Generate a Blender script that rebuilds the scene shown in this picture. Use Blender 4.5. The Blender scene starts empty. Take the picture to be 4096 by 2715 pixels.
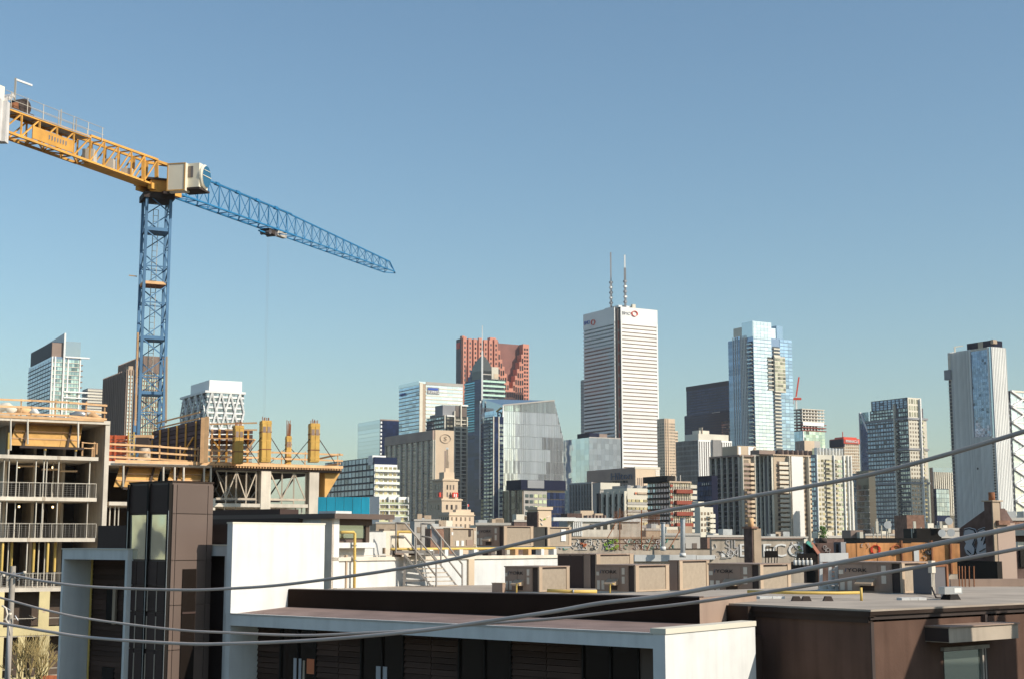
import bpy, math, random
from mathutils import Vector, Matrix
RAD = math.radians
rnd = random.Random(11)
sc = bpy.context.scene
COL = sc.collection
V = Vector

# ------------------------------------------------------------------ camera, sky, sun, exposure
W, H = 4096.0, 2715.0
LENS = 50.0
F = LENS / 36.0 * W
HZ = 2165.0                                  # row of the horizon in the photograph
PITCH = math.atan((HZ - H / 2) / F)
EYE = 12.0
SUN_AZ, SUN_EL = 116.0, 33.0
cam = bpy.data.cameras.new("camera")
cam.lens = LENS
cam.sensor_width = 36.0
cam.clip_start = 0.5
cam.clip_end = 30000
camo = bpy.data.objects.new("camera", cam)
COL.objects.link(camo)
camo.location = (0, 0, EYE)
camo.rotation_euler = (math.pi / 2 + PITCH, 0, 0)
sc.camera = camo
world = bpy.data.worlds.new("World")
sc.world = world
world.use_nodes = True
_n = world.node_tree.nodes
sky = _n.new("ShaderNodeTexSky")
sky.sky_type = 'NISHITA'
sky.sun_disc = False
sky.sun_elevation = RAD(SUN_EL)
sky.sun_rotation = RAD(SUN_AZ)
sky.air_density = 1.2
sky.dust_density = 1.0
sky.ozone_density = 4.2
sky.altitude = 80
tint = _n.new("ShaderNodeVectorMath")            # the film's slightly teal white balance
tint.operation = 'MULTIPLY'
tint.inputs[1].default_value = (0.98, 1.02, 0.935)
world.node_tree.links.new(sky.outputs[0], tint.inputs[0])
world.node_tree.links.new(tint.outputs[0], _n["Background"].inputs[0])
_n["Background"].inputs[1].default_value = 0.111
sun = bpy.data.lights.new("sun", 'SUN')
sun.energy = 4.0
sun.angle = RAD(0.55)
sun.color = (1.0, 0.905, 0.77)
suno = bpy.data.objects.new("sun", sun)
COL.objects.link(suno)
_sd = V((math.sin(RAD(SUN_AZ)) * math.cos(RAD(SUN_EL)), math.cos(RAD(SUN_AZ)) * math.cos(RAD(SUN_EL)), math.sin(RAD(SUN_EL))))
suno.rotation_euler = (-_sd).to_track_quat('-Z', 'Y').to_euler()
sc.view_settings.view_transform = 'Standard'
sc.view_settings.look = 'None'
sc.view_settings.gamma = 1.0
sc.view_settings.exposure = 0.33
sc.render.engine = 'CYCLES'
sc.cycles.use_denoising = True
sc.cycles.max_bounces = 6
sc.cycles.glossy_bounces = 3
sc.cycles.transmission_bounces = 3
sc.cycles.volume_bounces = 0
sc.cycles.sample_clamp_indirect = 4.0
sc.cycles.caustics_reflective = False
sc.cycles.caustics_refractive = False

# ------------------------------------------------------------------ photograph geometry -> places in the world
_cp, _sp = math.cos(PITCH), math.sin(PITCH)
def ray(u, v):
    cx, cy = (u - W / 2) / F, (H / 2 - v) / F
    return V((cx, _cp - _sp * cy, _sp + _cp * cy))
def P(u, v, Y):
    r = ray(u, v)
    return V((0, 0, EYE)) + r * (Y / r.y)
def PZ(u, v, z):
    r = ray(u, v)
    return V((0, 0, EYE)) + r * ((z - EYE) / r.z)
def along(p, d, u):
    """how far to walk from p along the level direction d until column u is reached"""
    k = (u - W / 2) / F
    q = p.y * _cp + (p.z - EYE) * _sp
    return (k * q - p.x) / (d.x - k * d.y * _cp)

# ------------------------------------------------------------------ materials
MATS = {}
def lin(c):
    return tuple(((x / 255.0) / 12.92 if x / 255.0 <= 0.04045 else ((x / 255.0 + 0.055) / 1.055) ** 2.4) for x in c)
def _rand(nt):
    N, L = nt.nodes, nt.links
    oi = N.new("ShaderNodeObjectInfo")
    ge = N.new("ShaderNodeNewGeometry")
    a = N.new("ShaderNodeMath"); a.operation = 'ADD'
    L.new(oi.outputs["Random"], a.inputs[0]); L.new(ge.outputs["Random Per Island"], a.inputs[1])
    f = N.new("ShaderNodeMath"); f.operation = 'FRACT'
    L.new(a.outputs[0], f.inputs[0])
    return f.outputs[0], ge
def mat(name, col, rough=0.75, metal=0.0, var=0.16, scale=0.7, rv=0.10, spec=0.3, streak=0.0, bump=0.0, emit=0.0):
    """painted / mineral surface: colour with blotches, fine grain, streaks of dirt and a slight difference between pieces"""
    m = bpy.data.materials.new(name); m.use_nodes = True
    nt = m.node_tree; N, L = nt.nodes, nt.links
    b = N["Principled BSDF"]
    b.inputs["Roughness"].default_value = rough
    b.inputs["Metallic"].default_value = metal
    b.inputs["Specular IOR Level"].default_value = spec
    r, ge = _rand(nt)
    n1 = N.new("ShaderNodeTexNoise"); n1.inputs["Scale"].default_value = scale; n1.inputs["Detail"].default_value = 6
    L.new(ge.outputs["Position"], n1.inputs["Vector"])
    mr = N.new("ShaderNodeMapRange")
    mr.inputs[1].default_value = 0.3; mr.inputs[2].default_value = 0.7
    mr.inputs[3].default_value = 1 - var; mr.inputs[4].default_value = 1 + var * 0.6
    L.new(n1.outputs["Fac"], mr.inputs[0])
    mr2 = N.new("ShaderNodeMapRange")
    mr2.inputs[3].default_value = 1 - rv; mr2.inputs[4].default_value = 1 + rv
    L.new(r, mr2.inputs[0])
    mu = N.new("ShaderNodeMath"); mu.operation = 'MULTIPLY'
    L.new(mr.outputs[0], mu.inputs[0]); L.new(mr2.outputs[0], mu.inputs[1])
    out = mu.outputs[0]
    if streak:
        mp = N.new("ShaderNodeMapping"); mp.inputs["Scale"].default_value = (3.0, 3.0, 0.25)
        L.new(ge.outputs["Position"], mp.inputs["Vector"])
        n2 = N.new("ShaderNodeTexNoise"); n2.inputs["Scale"].default_value = 1.0; n2.inputs["Detail"].default_value = 5
        L.new(mp.outputs[0], n2.inputs["Vector"])
        m3 = N.new("ShaderNodeMapRange")
        m3.inputs[1].default_value = 0.45; m3.inputs[2].default_value = 0.75
        m3.inputs[3].default_value = 1.0; m3.inputs[4].default_value = 1 - streak
        L.new(n2.outputs["Fac"], m3.inputs[0])
        mu2 = N.new("ShaderNodeMath"); mu2.operation = 'MULTIPLY'
        L.new(out, mu2.inputs[0]); L.new(m3.outputs[0], mu2.inputs[1])
        out = mu2.outputs[0]
    vm = N.new("ShaderNodeVectorMath"); vm.operation = 'SCALE'
    vm.inputs[0].default_value = col[:3]
    L.new(out, vm.inputs["Scale"])
    L.new(vm.outputs[0], b.inputs["Base Color"])
    if bump:
        nb = N.new("ShaderNodeTexNoise"); nb.inputs["Scale"].default_value = scale * 14; nb.inputs["Detail"].default_value = 4
        L.new(ge.outputs["Position"], nb.inputs["Vector"])
        bp = N.new("ShaderNodeBump"); bp.inputs["Strength"].default_value = bump; bp.inputs["Distance"].default_value = 0.03
        L.new(nb.outputs["Fac"], bp.inputs["Height"]); L.new(bp.outputs[0], b.inputs["Normal"])
    if emit:
        b.inputs["Emission Color"].default_value = (*col[:3], 1); b.inputs["Emission Strength"].default_value = emit
    MATS[name] = m
    return m
def glass(name, col, rough=0.06, metal=0.85, spec=0.5, rv=0.4, tilt=0.008, wave=0.012, scale=0.25, dark=0.0):
    """coated window glass: mirrors the sky, every pane a little differently toned and tilted; 'dark' panes of that share stand open or unlit"""
    m = bpy.data.materials.new(name); m.use_nodes = True
    nt = m.node_tree; N, L = nt.nodes, nt.links
    b = N["Principled BSDF"]
    b.inputs["Roughness"].default_value = rough
    b.inputs["Metallic"].default_value = metal
    b.inputs["Specular IOR Level"].default_value = spec
    r, ge = _rand(nt)
    mr2 = N.new("ShaderNodeMapRange")
    mr2.inputs[3].default_value = 1 - rv; mr2.inputs[4].default_value = 1 + rv * 0.5
    L.new(r, mr2.inputs[0])
    out = mr2.outputs[0]
    if dark:
        wn0 = N.new("ShaderNodeTexWhiteNoise"); wn0.noise_dimensions = '1D'; L.new(r, wn0.inputs["W"])
        gt = N.new("ShaderNodeMath"); gt.operation = 'GREATER_THAN'; gt.inputs[1].default_value = dark
        L.new(wn0.outputs["Value"], gt.inputs[0])
        m4 = N.new("ShaderNodeMapRange"); m4.inputs[3].default_value = 0.4; m4.inputs[4].default_value = 1.0
        L.new(gt.outputs[0], m4.inputs[0])
        mu = N.new("ShaderNodeMath"); mu.operation = 'MULTIPLY'
        L.new(out, mu.inputs[0]); L.new(m4.outputs[0], mu.inputs[1]); out = mu.outputs[0]
    vm = N.new("ShaderNodeVectorMath"); vm.operation = 'SCALE'
    vm.inputs[0].default_value = col[:3]
    L.new(out, vm.inputs["Scale"]); L.new(vm.outputs[0], b.inputs["Base Color"])
    wn = N.new("ShaderNodeTexWhiteNoise"); wn.noise_dimensions = '1D'; L.new(r, wn.inputs["W"])
    sb = N.new("ShaderNodeVectorMath"); sb.operation = 'SUBTRACT'; sb.inputs[1].default_value = (0.5, 0.5, 0.5)
    L.new(wn.outputs["Color"], sb.inputs[0])
    s1 = N.new("ShaderNodeVectorMath"); s1.operation = 'SCALE'; s1.inputs["Scale"].default_value = tilt * 2
    L.new(sb.outputs[0], s1.inputs[0])
    nz = N.new("ShaderNodeTexNoise"); nz.inputs["Scale"].default_value = scale; nz.inputs["Detail"].default_value = 2
    L.new(ge.outputs["Position"], nz.inputs["Vector"])
    sb2 = N.new("ShaderNodeVectorMath"); sb2.operation = 'SUBTRACT'; sb2.inputs[1].default_value = (0.5, 0.5, 0.5)
    L.new(nz.outputs["Color"], sb2.inputs[0])
    s2 = N.new("ShaderNodeVectorMath"); s2.operation = 'SCALE'; s2.inputs["Scale"].default_value = wave * 2
    L.new(sb2.outputs[0], s2.inputs[0])
    ad = N.new("ShaderNodeVectorMath"); L.new(s1.outputs[0], ad.inputs[0]); L.new(s2.outputs[0], ad.inputs[1])
    ad2 = N.new("ShaderNodeVectorMath"); L.new(ad.outputs[0], ad2.inputs[0]); L.new(ge.outputs["Normal"], ad2.inputs[1])
    no = N.new("ShaderNodeVectorMath"); no.operation = 'NORMALIZE'; L.new(ad2.outputs[0], no.inputs[0])
    L.new(no.outputs[0], b.inputs["Normal"])
    MATS[name] = m
    return m
mat('white', (0.66, 0.66, 0.64), rough=0.7, var=0.07, scale=1.4, streak=0.12, bump=0.12)
mat('white_far', (0.84, 0.83, 0.79), rough=0.6, var=0.06, scale=0.05)
mat('cream', (0.68, 0.63, 0.52), var=0.08, scale=0.1)
mat('concrete', (0.52, 0.44, 0.35), rough=0.85, streak=0.25)
mat('concrete_lit', (0.68, 0.61, 0.51), rough=0.85, streak=0.15)
mat('concrete_far', (0.45, 0.42, 0.38), rough=0.85, scale=0.08)
mat('beige', (0.58, 0.46, 0.33), rough=0.85, scale=0.1)
mat('sand', (0.68, 0.53, 0.38), rough=0.85, scale=0.1, var=0.08)
mat('pale_render', (0.78, 0.65, 0.52), rough=0.85, streak=0.15)
mat('tan', (0.46, 0.35, 0.25), rough=0.7, streak=0.12)
mat('brown_far', (0.30, 0.22, 0.18), scale=0.08)
mat('band_brown', (0.30, 0.21, 0.16), scale=0.1)
mat('tar_black', (0.028, 0.018, 0.014), rough=0.95, spec=0.02)
mat('hotel_brown', (0.42, 0.31, 0.25), scale=0.1)
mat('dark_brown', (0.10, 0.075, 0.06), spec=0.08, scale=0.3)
mat('navy', (0.012, 0.014, 0.035), spec=0.08, rough=0.5, scale=0.05)
mat('black_metal', (0.022, 0.019, 0.017), spec=0.08, rough=0.55)
mat('grey_far', (0.30, 0.30, 0.31), scale=0.06)
mat('grey_dark', (0.15, 0.145, 0.155), spec=0.08, scale=0.08)
mat('red_granite', (0.60, 0.25, 0.17), rough=0.6, scale=0.08, var=0.1)
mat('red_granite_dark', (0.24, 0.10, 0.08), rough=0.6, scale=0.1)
mat('red', (0.62, 0.07, 0.03), rough=0.5)
mat('red_brown', (0.26, 0.06, 0.035), rough=0.7)
mat('logo_red', (0.75, 0.06, 0.03), rough=0.5)
mat('logo_blue', (0.03, 0.10, 0.48), rough=0.5)
mat('logo_grey', (0.10, 0.12, 0.17), rough=0.5)
mat('mint', (0.48, 0.68, 0.58), rough=0.4, metal=0.3)
mat('teal', (0.04, 0.20, 0.28), rough=0.25, metal=0.6)
mat('hoarding', (0.02, 0.33, 0.48), rough=0.6, streak=0.2)
mat('timber', (0.68, 0.42, 0.22), rough=0.8, scale=2.0, rv=0.22)
mat('plywood', (0.62, 0.36, 0.12), rough=0.7, scale=1.2, rv=0.16, streak=0.15)
mat('form_yellow', (0.66, 0.40, 0.10), rough=0.7, scale=1.5, streak=0.2)
mat('form_dark', (0.11, 0.085, 0.09), spec=0.08, rough=0.7, rv=0.25)
mat('red_form', (0.52, 0.13, 0.06), rough=0.7)
mat('steel', (0.58, 0.53, 0.45), rough=0.5, metal=0.3, rv=0.15)
mat('galv', (0.45, 0.46, 0.47), rough=0.4, metal=0.6)
mat('crane_orange', (0.66, 0.34, 0.075), rough=0.6, scale=1.0, rv=0.16, var=0.22)
mat('crane_blue', (0.022, 0.17, 0.36), rough=0.5, scale=1.0, rv=0.14)
mat('mast_blue', (0.085, 0.19, 0.33), rough=0.5, scale=1.0, rv=0.14)
mat('cab', (0.74, 0.69, 0.56), rough=0.5, var=0.06)
mat('counterweight', (0.62, 0.60, 0.58), rough=0.9, streak=0.3)
mat('rust', (0.28, 0.12, 0.06), rough=0.9, scale=1.5, var=0.35)
mat('rust_wall', (0.60, 0.28, 0.11), rough=0.85, scale=0.8, var=0.3, streak=0.35)
mat('yellow_pipe', (0.62, 0.43, 0.12), rough=0.5)
mat('tower_brown', (0.135, 0.097, 0.08), rough=0.5, scale=0.4, var=0.08)
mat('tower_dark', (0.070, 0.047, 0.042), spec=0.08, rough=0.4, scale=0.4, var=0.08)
mat('siding', (0.085, 0.052, 0.040), spec=0.08, rough=0.6, scale=0.8, rv=0.3)
mat('roof_tar', (0.25, 0.18, 0.16), rough=0.95, scale=1.2, var=0.2, bump=0.5)
mat('roof_light', (0.40, 0.34, 0.28), rough=0.95, scale=0.6, var=0.22, bump=0.3)
mat('brown_stucco', (0.135, 0.082, 0.062), spec=0.08, rough=0.9, scale=0.9, streak=0.22, bump=0.25)
mat('flashing', (0.045, 0.031, 0.025), spec=0.08, rough=0.45, var=0.25)
mat('unit_brown', (0.34, 0.245, 0.19), rough=0.6, var=0.1, streak=0.15)
mat('unit_dark', (0.07, 0.055, 0.05), spec=0.08, rough=0.7)
mat('unit_coil', (0.33, 0.27, 0.205), rough=0.8, scale=6, var=0.1)
mat('cable', (0.50, 0.42, 0.37), rough=0.4, scale=2.0, spec=0.5)
mat('wood_pole', (0.40, 0.36, 0.31), rough=0.9, scale=3, streak=0.3)
mat('brick', (0.30, 0.17, 0.12), rough=0.9, scale=2.0, var=0.35)
mat('brick_dark', (0.15, 0.10, 0.085), spec=0.08, rough=0.9, scale=2.0, var=0.3)
mat('ground', (0.10, 0.10, 0.09), rough=0.95, scale=0.02, var=0.3)
mat('asphalt', (0.055, 0.053, 0.05), rough=0.95, scale=0.3)
mat('sheathing', (0.62, 0.52, 0.28), rough=0.8, scale=0.6, rv=0.15)
mat('graffiti_silver', (0.42, 0.43, 0.46), rough=0.5)
mat('graffiti_black', (0.02, 0.02, 0.022), rough=0.6)
mat('graffiti_green', (0.30, 0.50, 0.06), rough=0.6)
mat('graffiti_teal', (0.12, 0.45, 0.36), rough=0.6)
mat('graffiti_orange', (0.70, 0.22, 0.10), rough=0.6)
mat('graffiti_white', (0.80, 0.78, 0.74), rough=0.7)
mat('graffiti_grey', (0.45, 0.42, 0.40), rough=0.7)
mat('leaf', (0.10, 0.20, 0.04), rough=0.6, rv=0.4)
mat('bark', (0.26, 0.20, 0.13), rough=0.9)
mat('twig', (0.42, 0.32, 0.14), rough=0.9)
mat('skin', (0.55, 0.36, 0.27), rough=0.6)
mat('lamp', (1.0, 0.72, 0.35), rough=0.5, emit=4.0)
glass('glass_pale', (0.76, 0.83, 0.86), rv=0.18, metal=0.65)
glass('glass_slate', (0.24, 0.30, 0.41), rv=0.35, metal=0.7, dark=0.06)
glass('glass_blue', (0.42, 0.55, 0.70), rv=0.3, dark=0.03)
glass('glass_grey', (0.36, 0.40, 0.43), rv=0.5, dark=0.2)
glass('glass_green', (0.55, 0.66, 0.60), rv=0.4, dark=0.15)
glass('glass_navy', (0.022, 0.036, 0.10), rv=0.5, metal=0.35, rough=0.12, spec=0.12)
mat('stair_grey', (0.33, 0.30, 0.27), rough=0.6, metal=0.2)
glass('glass_teal', (0.10, 0.30, 0.40), rv=0.4)
glass('glass_dark', (0.11, 0.11, 0.115), rv=0.6, metal=0.6, dark=0.2)
glass('glass_brown', (0.26, 0.21, 0.18), rv=0.45, metal=0.4, dark=0.15)
glass('glass_warm', (0.52, 0.48, 0.36), rv=0.5, metal=0.6, dark=0.2)
glass('glass_black', (0.016, 0.012, 0.010), rv=0.5, metal=0.1, rough=0.12, spec=0.3)
glass('glass_mirror', (0.86, 0.80, 0.62), rv=0.1, metal=0.75, wave=0.10, scale=0.8)

# ------------------------------------------------------------------ building blocks
WM = {}
def _link(o, parent, M):
    COL.objects.link(o)
    if parent is not None:
        o.parent = parent
        o.matrix_parent_inverse = WM[parent.name].inverted_safe()
    o.matrix_basis = M
    WM[o.name] = M.copy()
    return o
def tag(o, label, cat=None, group=None, kind=None):
    if label: o["label"] = label
    if cat: o["category"] = cat
    if group: o["group"] = group
    if kind: o["kind"] = kind
    return o
def thing(name, label, cat, loc=(0, 0, 0), rz=0.0, group=None):
    o = bpy.data.objects.new(name, None)
    o.empty_display_size = 0.5
    _link(o, None, Matrix.Translation(V(loc)) @ Matrix.Rotation(rz, 4, 'Z'))
    return tag(o, label, cat, group, "thing")
_MESH = {}
def _unit(kind, m):
    k = (kind, m)
    if k in _MESH: return _MESH[k]
    me = bpy.data.meshes.new(kind)
    if kind == 'box':
        vs = [(x, y, z) for x in (-.5, .5) for y in (-.5, .5) for z in (-.5, .5)]
        fs = [(0, 1, 3, 2), (4, 6, 7, 5), (0, 4, 5, 1), (2, 3, 7, 6), (0, 2, 6, 4), (1, 5, 7, 3)]
    else:
        n = int(kind[3:])
        vs = [(0.5 * math.cos(2 * math.pi * i / n), 0.5 * math.sin(2 * math.pi * i / n), z) for z in (-.5, .5) for i in range(n)]
        fs = [(i, (i + 1) % n, n + (i + 1) % n, n + i) for i in range(n)] + [tuple(range(n - 1, -1, -1)), tuple(range(n, 2 * n))]
    me.from_pydata(vs, [], fs)
    me.materials.append(MATS[m])
    if kind != 'box':
        for p in me.polygons:
            if len(p.vertices) == 4: p.use_smooth = True
    _MESH[k] = me
    return me
I4 = Matrix.Identity(4)
def box(parent, name, m, x0, x1, y0, y1, z0, z1, M=I4):
    """a box given by its limits in the frame M"""
    o = bpy.data.objects.new(name, _unit('box', m))
    d = (max(abs(x1 - x0), 1e-4), max(abs(y1 - y0), 1e-4), max(abs(z1 - z0), 1e-4))
    return _link(o, parent, M @ Matrix.Translation(((x0 + x1) / 2, (y0 + y1) / 2, (z0 + z1) / 2)) @ Matrix.Diagonal((*d, 1)))
def _barM(p0, p1, w, h, roll=0.0):
    p0, p1 = V(p0), V(p1); d = p1 - p0; L = max(d.length, 1e-4); z = d / L
    up = V((0, 0, 1)) if abs(z.z) < 0.95 else V((0, 1, 0))
    x = up.cross(z).normalized(); y = z.cross(x)
    R = Matrix((x, y, z)).transposed().to_4x4() @ Matrix.Rotation(roll, 4, 'Z')
    return Matrix.Translation((p0 + p1) / 2) @ R @ Matrix.Diagonal((w, h, L, 1))
def bar(parent, name, m, p0, p1, w, h=None, M=None, roll=0.0):
    if M is not None: p0, p1 = M @ V(p0), M @ V(p1)
    return _link(bpy.data.objects.new(name, _unit('box', m)), parent, _barM(p0, p1, w, h or w, roll))
def rod(parent, name, m, p0, p1, r, n=10, M=None):
    if M is not None: p0, p1 = M @ V(p0), M @ V(p1)
    return _link(bpy.data.objects.new(name, _unit('cyl%d' % n, m)), parent, _barM(p0, p1, 2 * r, 2 * r))
def mesh(parent, name, m, vs, fs, M=I4, smooth=False, stuff=False):
    me = bpy.data.meshes.new(name)
    me.from_pydata([tuple(v) for v in vs], [], fs)
    me.materials.append(MATS[m]); me.update()
    if smooth:
        for p in me.polygons: p.use_smooth = True
    o = bpy.data.objects.new(name, me)
    _link(o, parent, M)
    if stuff: o["kind"] = "stuff"
    return o
def prism(parent, name, m, pts, z0, M=I4, tops=None):
    """vertical walls under a roof outline (points in order, counter-clockwise from above); z0 = foot"""
    n = len(pts); pts = [V(p) for p in pts]
    vs = [(p.x, p.y, z0) for p in pts] + [tuple(p) for p in pts]
    fs = [(i, (i + 1) % n, n + (i + 1) % n, n + i) for i in range(n)] + [tuple(range(n - 1, -1, -1)), tuple(range(n, 2 * n))]
    return mesh(parent, name, m, vs, fs, M)
class Many:
    """pieces too small to pick apart: one part of real boxes"""
    def __init__(s): s.v = []; s.f = []
    def box(s, x0, x1, y0, y1, z0, z1):
        b = len(s.v)
        s.v += [(x, y, z) for x in (x0, x1) for y in (y0, y1) for z in (z0, z1)]
        s.f += [tuple(b + i for i in q) for q in ((0, 1, 3, 2), (4, 6, 7, 5), (0, 4, 5, 1), (2, 3, 7, 6), (0, 2, 6, 4), (1, 5, 7, 3))]
    def bar(s, p0, p1, w, h=None):
        M = _barM(p0, p1, w, h or w); b = len(s.v)
        s.v += [tuple(M @ V((x, y, z))) for x in (-.5, .5) for y in (-.5, .5) for z in (-.5, .5)]
        s.f += [tuple(b + i for i in q) for q in ((0, 1, 3, 2), (4, 6, 7, 5), (0, 4, 5, 1), (2, 3, 7, 6), (0, 2, 6, 4), (1, 5, 7, 3))]
    def done(s, parent, name, m, M=I4):
        return mesh(parent, name, m, s.v, s.f, M, stuff=True) if s.v else None
def text(parent, name, m, s, size, M, align='LEFT', ext=0.02):
    """lettering lying in the x-y plane of M, y up"""
    c = bpy.data.curves.new(name, 'FONT'); c.body = s; c.size = size; c.extrude = ext; c.align_x = align
    c.resolution_u = 3
    c.materials.append(MATS[m])
    t = bpy.data.objects.new(name, c)
    me = bpy.data.meshes.new_from_object(t)
    bpy.data.objects.remove(t)
    me.materials.clear(); me.materials.append(MATS[m])
    return _link(bpy.data.objects.new(name, me), parent, M)
def tube(parent, name, m, pts, r, n=8):
    """round tube through points"""
    pts = [V(p) for p in pts]; vs = []; fs = []
    for i, p in enumerate(pts):
        t = (pts[min(i + 1, len(pts) - 1)] - pts[max(i - 1, 0)]).normalized()
        up = V((0, 0, 1)) if abs(t.z) < 0.9 else V((1, 0, 0))
        a = up.cross(t).normalized(); b = t.cross(a)
        for k in range(n):
            w = 2 * math.pi * k / n
            vs.append(p + (a * math.cos(w) + b * math.sin(w)) * r)
    for i in range(len(pts) - 1):
        for k in range(n):
            k2 = (k + 1) % n
            fs.append((i * n + k, i * n + k2, (i + 1) * n + k2, (i + 1) * n + k))
    fs += [tuple(range(n - 1, -1, -1)), tuple(range((len(pts) - 1) * n, len(pts) * n))]
    return mesh(parent, name, m, vs, fs, smooth=True)

class Block:
    """a building standing with one corner towards us: local x runs along its sunny face (the plane y=0), local y along its
    shaded face (the plane x=0), z from the ground up"""
    def __init__(s, name, label, cat, uc, ul, ur, vt, D, az=30.0, group=None, parent=None):
        top = P(uc, vt, D)
        a = RAD(az)
        s.uc, s.D, s.vt = uc, D, vt
        s.B, s.A = V((math.cos(a), math.sin(a), 0)), V((-math.sin(a), math.cos(a), 0))
        s.O = V((top.x, top.y, 0)); s.H = top.z
        s.M = Matrix.Translation(s.O) @ Matrix.Rotation(a, 4, 'Z')
        s.La = along(top, s.A, ul); s.Lb = along(top, s.B, ur)
        s.px = F / D
        if parent is None:
            s.e = thing(name, label, cat, s.O, a, group)
        else:
            s.e = parent
    def z(s, v): return P(s.uc, v, s.D).z
    def R(s, u, v=None):
        p = V((s.O.x, s.O.y, s.z(v) if v else s.H)); return along(p, s.B, u)
    def L(s, u, v=None):
        p = V((s.O.x, s.O.y, s.z(v) if v else s.H)); return along(p, s.A, u)
    def box(s, name, m, x0, x1, y0, y1, z0, z1, parent=None):
        return box(parent or s.e, name, m, x0, x1, y0, y1, z0, z1, s.M)
    def body(s, m, name='wall', top=None, z0=0.0, inset=0.0):
        return s.box(name, m, inset, s.Lb - inset, inset, s.La - inset, z0, top or s.H)
    def f(s, face, name, m, s0, s1, z0, z1, out=0.3, inn=0.1, parent=None):
        if face == 'R': return s.box(name, m, s0, s1, -out, inn, z0, z1, parent)
        return s.box(name, m, -out, inn, s0, s1, z0, z1, parent)
    def face(s, face, s0, s1):
        n = s.Lb if face == 'R' else s.La
        return (s0 * n, s1 * n)
    def panes(s, face, m, nc, nr, z0, z1, s0=0.0, s1=1.0, fw=0.6, fh=0.6, out=0.05, name='window', single=True, skip=None, parent=None):
        """nc x nr window panes spread over the face between s0..s1 (shares of its length) and heights z0..z1"""
        a, b = s.face(face, s0, s1); cw, ch = (b - a) / nc, (z1 - z0) / nr
        single = single and nc * nr <= 300
        mny = Many()
        for i in range(nc):
            for j in range(nr):
                if skip and skip(i, j): continue
                c0 = a + cw * (i + 0.5 - fw / 2); c1 = c0 + cw * fw
                w0 = z0 + ch * (j + 0.5 - fh / 2); w1 = w0 + ch * fh
                if single: s.f(face, name, m, c0, c1, w0, w1, out, 0.1, parent)
                elif face == 'R': mny.box(c0, c1, -out, 0.1, w0, w1)
                else: mny.box(-out, 0.1, c0, c1, w0, w1)
        if mny.v: mny.done(parent or s.e, name + 's' if not name.endswith('s') else name, m, s.M)
    def bands(s, face, m, n, z0, z1, s0=0.0, s1=1.0, fh=0.4, out=0.3, name='spandrel', off=0.0, parent=None):
        a, b = s.face(face, s0, s1); ch = (z1 - z0) / n
        for j in range(n):
            w0 = z0 + ch * (j + off)
            s.f(face, name, m, a, b, w0, w0 + ch * fh, out, 0.1, parent)
    def piers(s, face, m, n, z0, z1, s0=0.0, s1=1.0, w=0.5, out=0.35, name='pier', ends=True, parent=None):
        a, b = s.face(face, s0, s1)
        for i in range(n + 1 if ends else n):
            c = a + (b - a) * (i / n if ends else (i + 0.5) / n)
            s.f(face, name, m, max(a, c - w / 2), min(b, c + w / 2) , z0, z1, out, 0.1, parent)
    def balconies(s, face, mslab, mrail, n, z0, z1, s0, s1, deep=1.6, rail=1.0, parent=None):
        a, b = s.face(face, s0, s1); ch = (z1 - z0) / n
        for j in range(n):
            w = z0 + ch * j
            o = s.f(face, 'balcony', mslab, a, b, w, w + 0.25, deep, 0.1, parent)
            if mrail:
                if face == 'R': box(o, 'railing', mrail, a, b, -deep, -deep + 0.08, w + 0.25, w + 0.25 + rail, s.M)
                else: box(o, 'railing', mrail, -deep, -deep + 0.08, a, b, w + 0.25, w + 0.25 + rail, s.M)
    def faceM(s, face, at, z, out=0.4):
        """frame for lettering on a face, x to the right as one looks at it, y up"""
        if face == 'R':
            return s.M @ Matrix.Translation((at, -out, z)) @ Matrix.Rotation(math.pi / 2, 4, 'X')
        return s.M @ Matrix.Translation((-out, at, z)) @ Matrix.Rotation(-math.pi / 2, 4, 'Z') @ Matrix.Rotation(math.pi / 2, 4, 'X')

# ------------------------------------------------------------------ ground
g = mesh(None, 'ground', 'ground', [(-9000, -3000, 0), (9000, -3000, 0), (9000, 15000, 0), (-9000, 15000, 0)], [(0, 1, 2, 3)])
tag(g, 'flat grey city ground stretching to the horizon', 'ground', kind='structure')
# ------------------------------------------------------------------ the far skyline, from left to right
SKY = 'towers of the downtown skyline'
def antenna(parent, name, m, base, h, r):
    rod(parent, name, m, base, V(base) + V((0, 0, h)), r, 6)

# condominium tower with a white fin
b = Block('condominium_tower', 'pale glass condominium tower with dark rooftop box and tall white fin', 'tower', 207, 115, 322, 1424, 750, group=SKY)
zb = b.z(1700)
b.body('glass_slate')
b.bands('L', 'grey_dark', 14, b.z(1660), b.H - 1, fh=0.16, out=0.25)
b.panes('L', 'glass_slate', 9, 14, b.z(1660), b.H - 1, fw=0.82, fh=0.66, out=0.12)
b.panes('R', 'glass_green', 10, 14, b.z(1660), b.H - 1, fw=0.84, fh=0.8, out=0.15)
b.bands('R', 'cream', 14, b.z(1660), b.H - 1, fh=0.14, out=0.5, name='floor_slab')
for u in (0.0, 0.10, 0.55, 0.97):
    x0 = u * b.Lb
    b.f('R', 'pier', 'white_far', x0, x0 + 0.7, zb, b.H, 0.7)
for j, s1 in enumerate((1.30, 1.30, 1.30)):
    zz = (b.H - 0.4, b.z(1566), b.z(1589))[j]
    b.f('R', 'ledge', 'white_far', 0.45 * b.Lb, s1 * b.Lb, zz, zz + 0.7, 1.6)
for j in range(9):
    zz = b.H - 4.0 - j * 3.0
    b.box('balcony', 'brown_far', b.Lb, b.Lb + 1.6, 0.2, 3, zz, zz + 0.5)
pent = b.box('penthouse', 'navy', -0.3, 0.42 * b.Lb, 0.5, 0.9 * b.La, b.H, b.z(1367))
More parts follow.
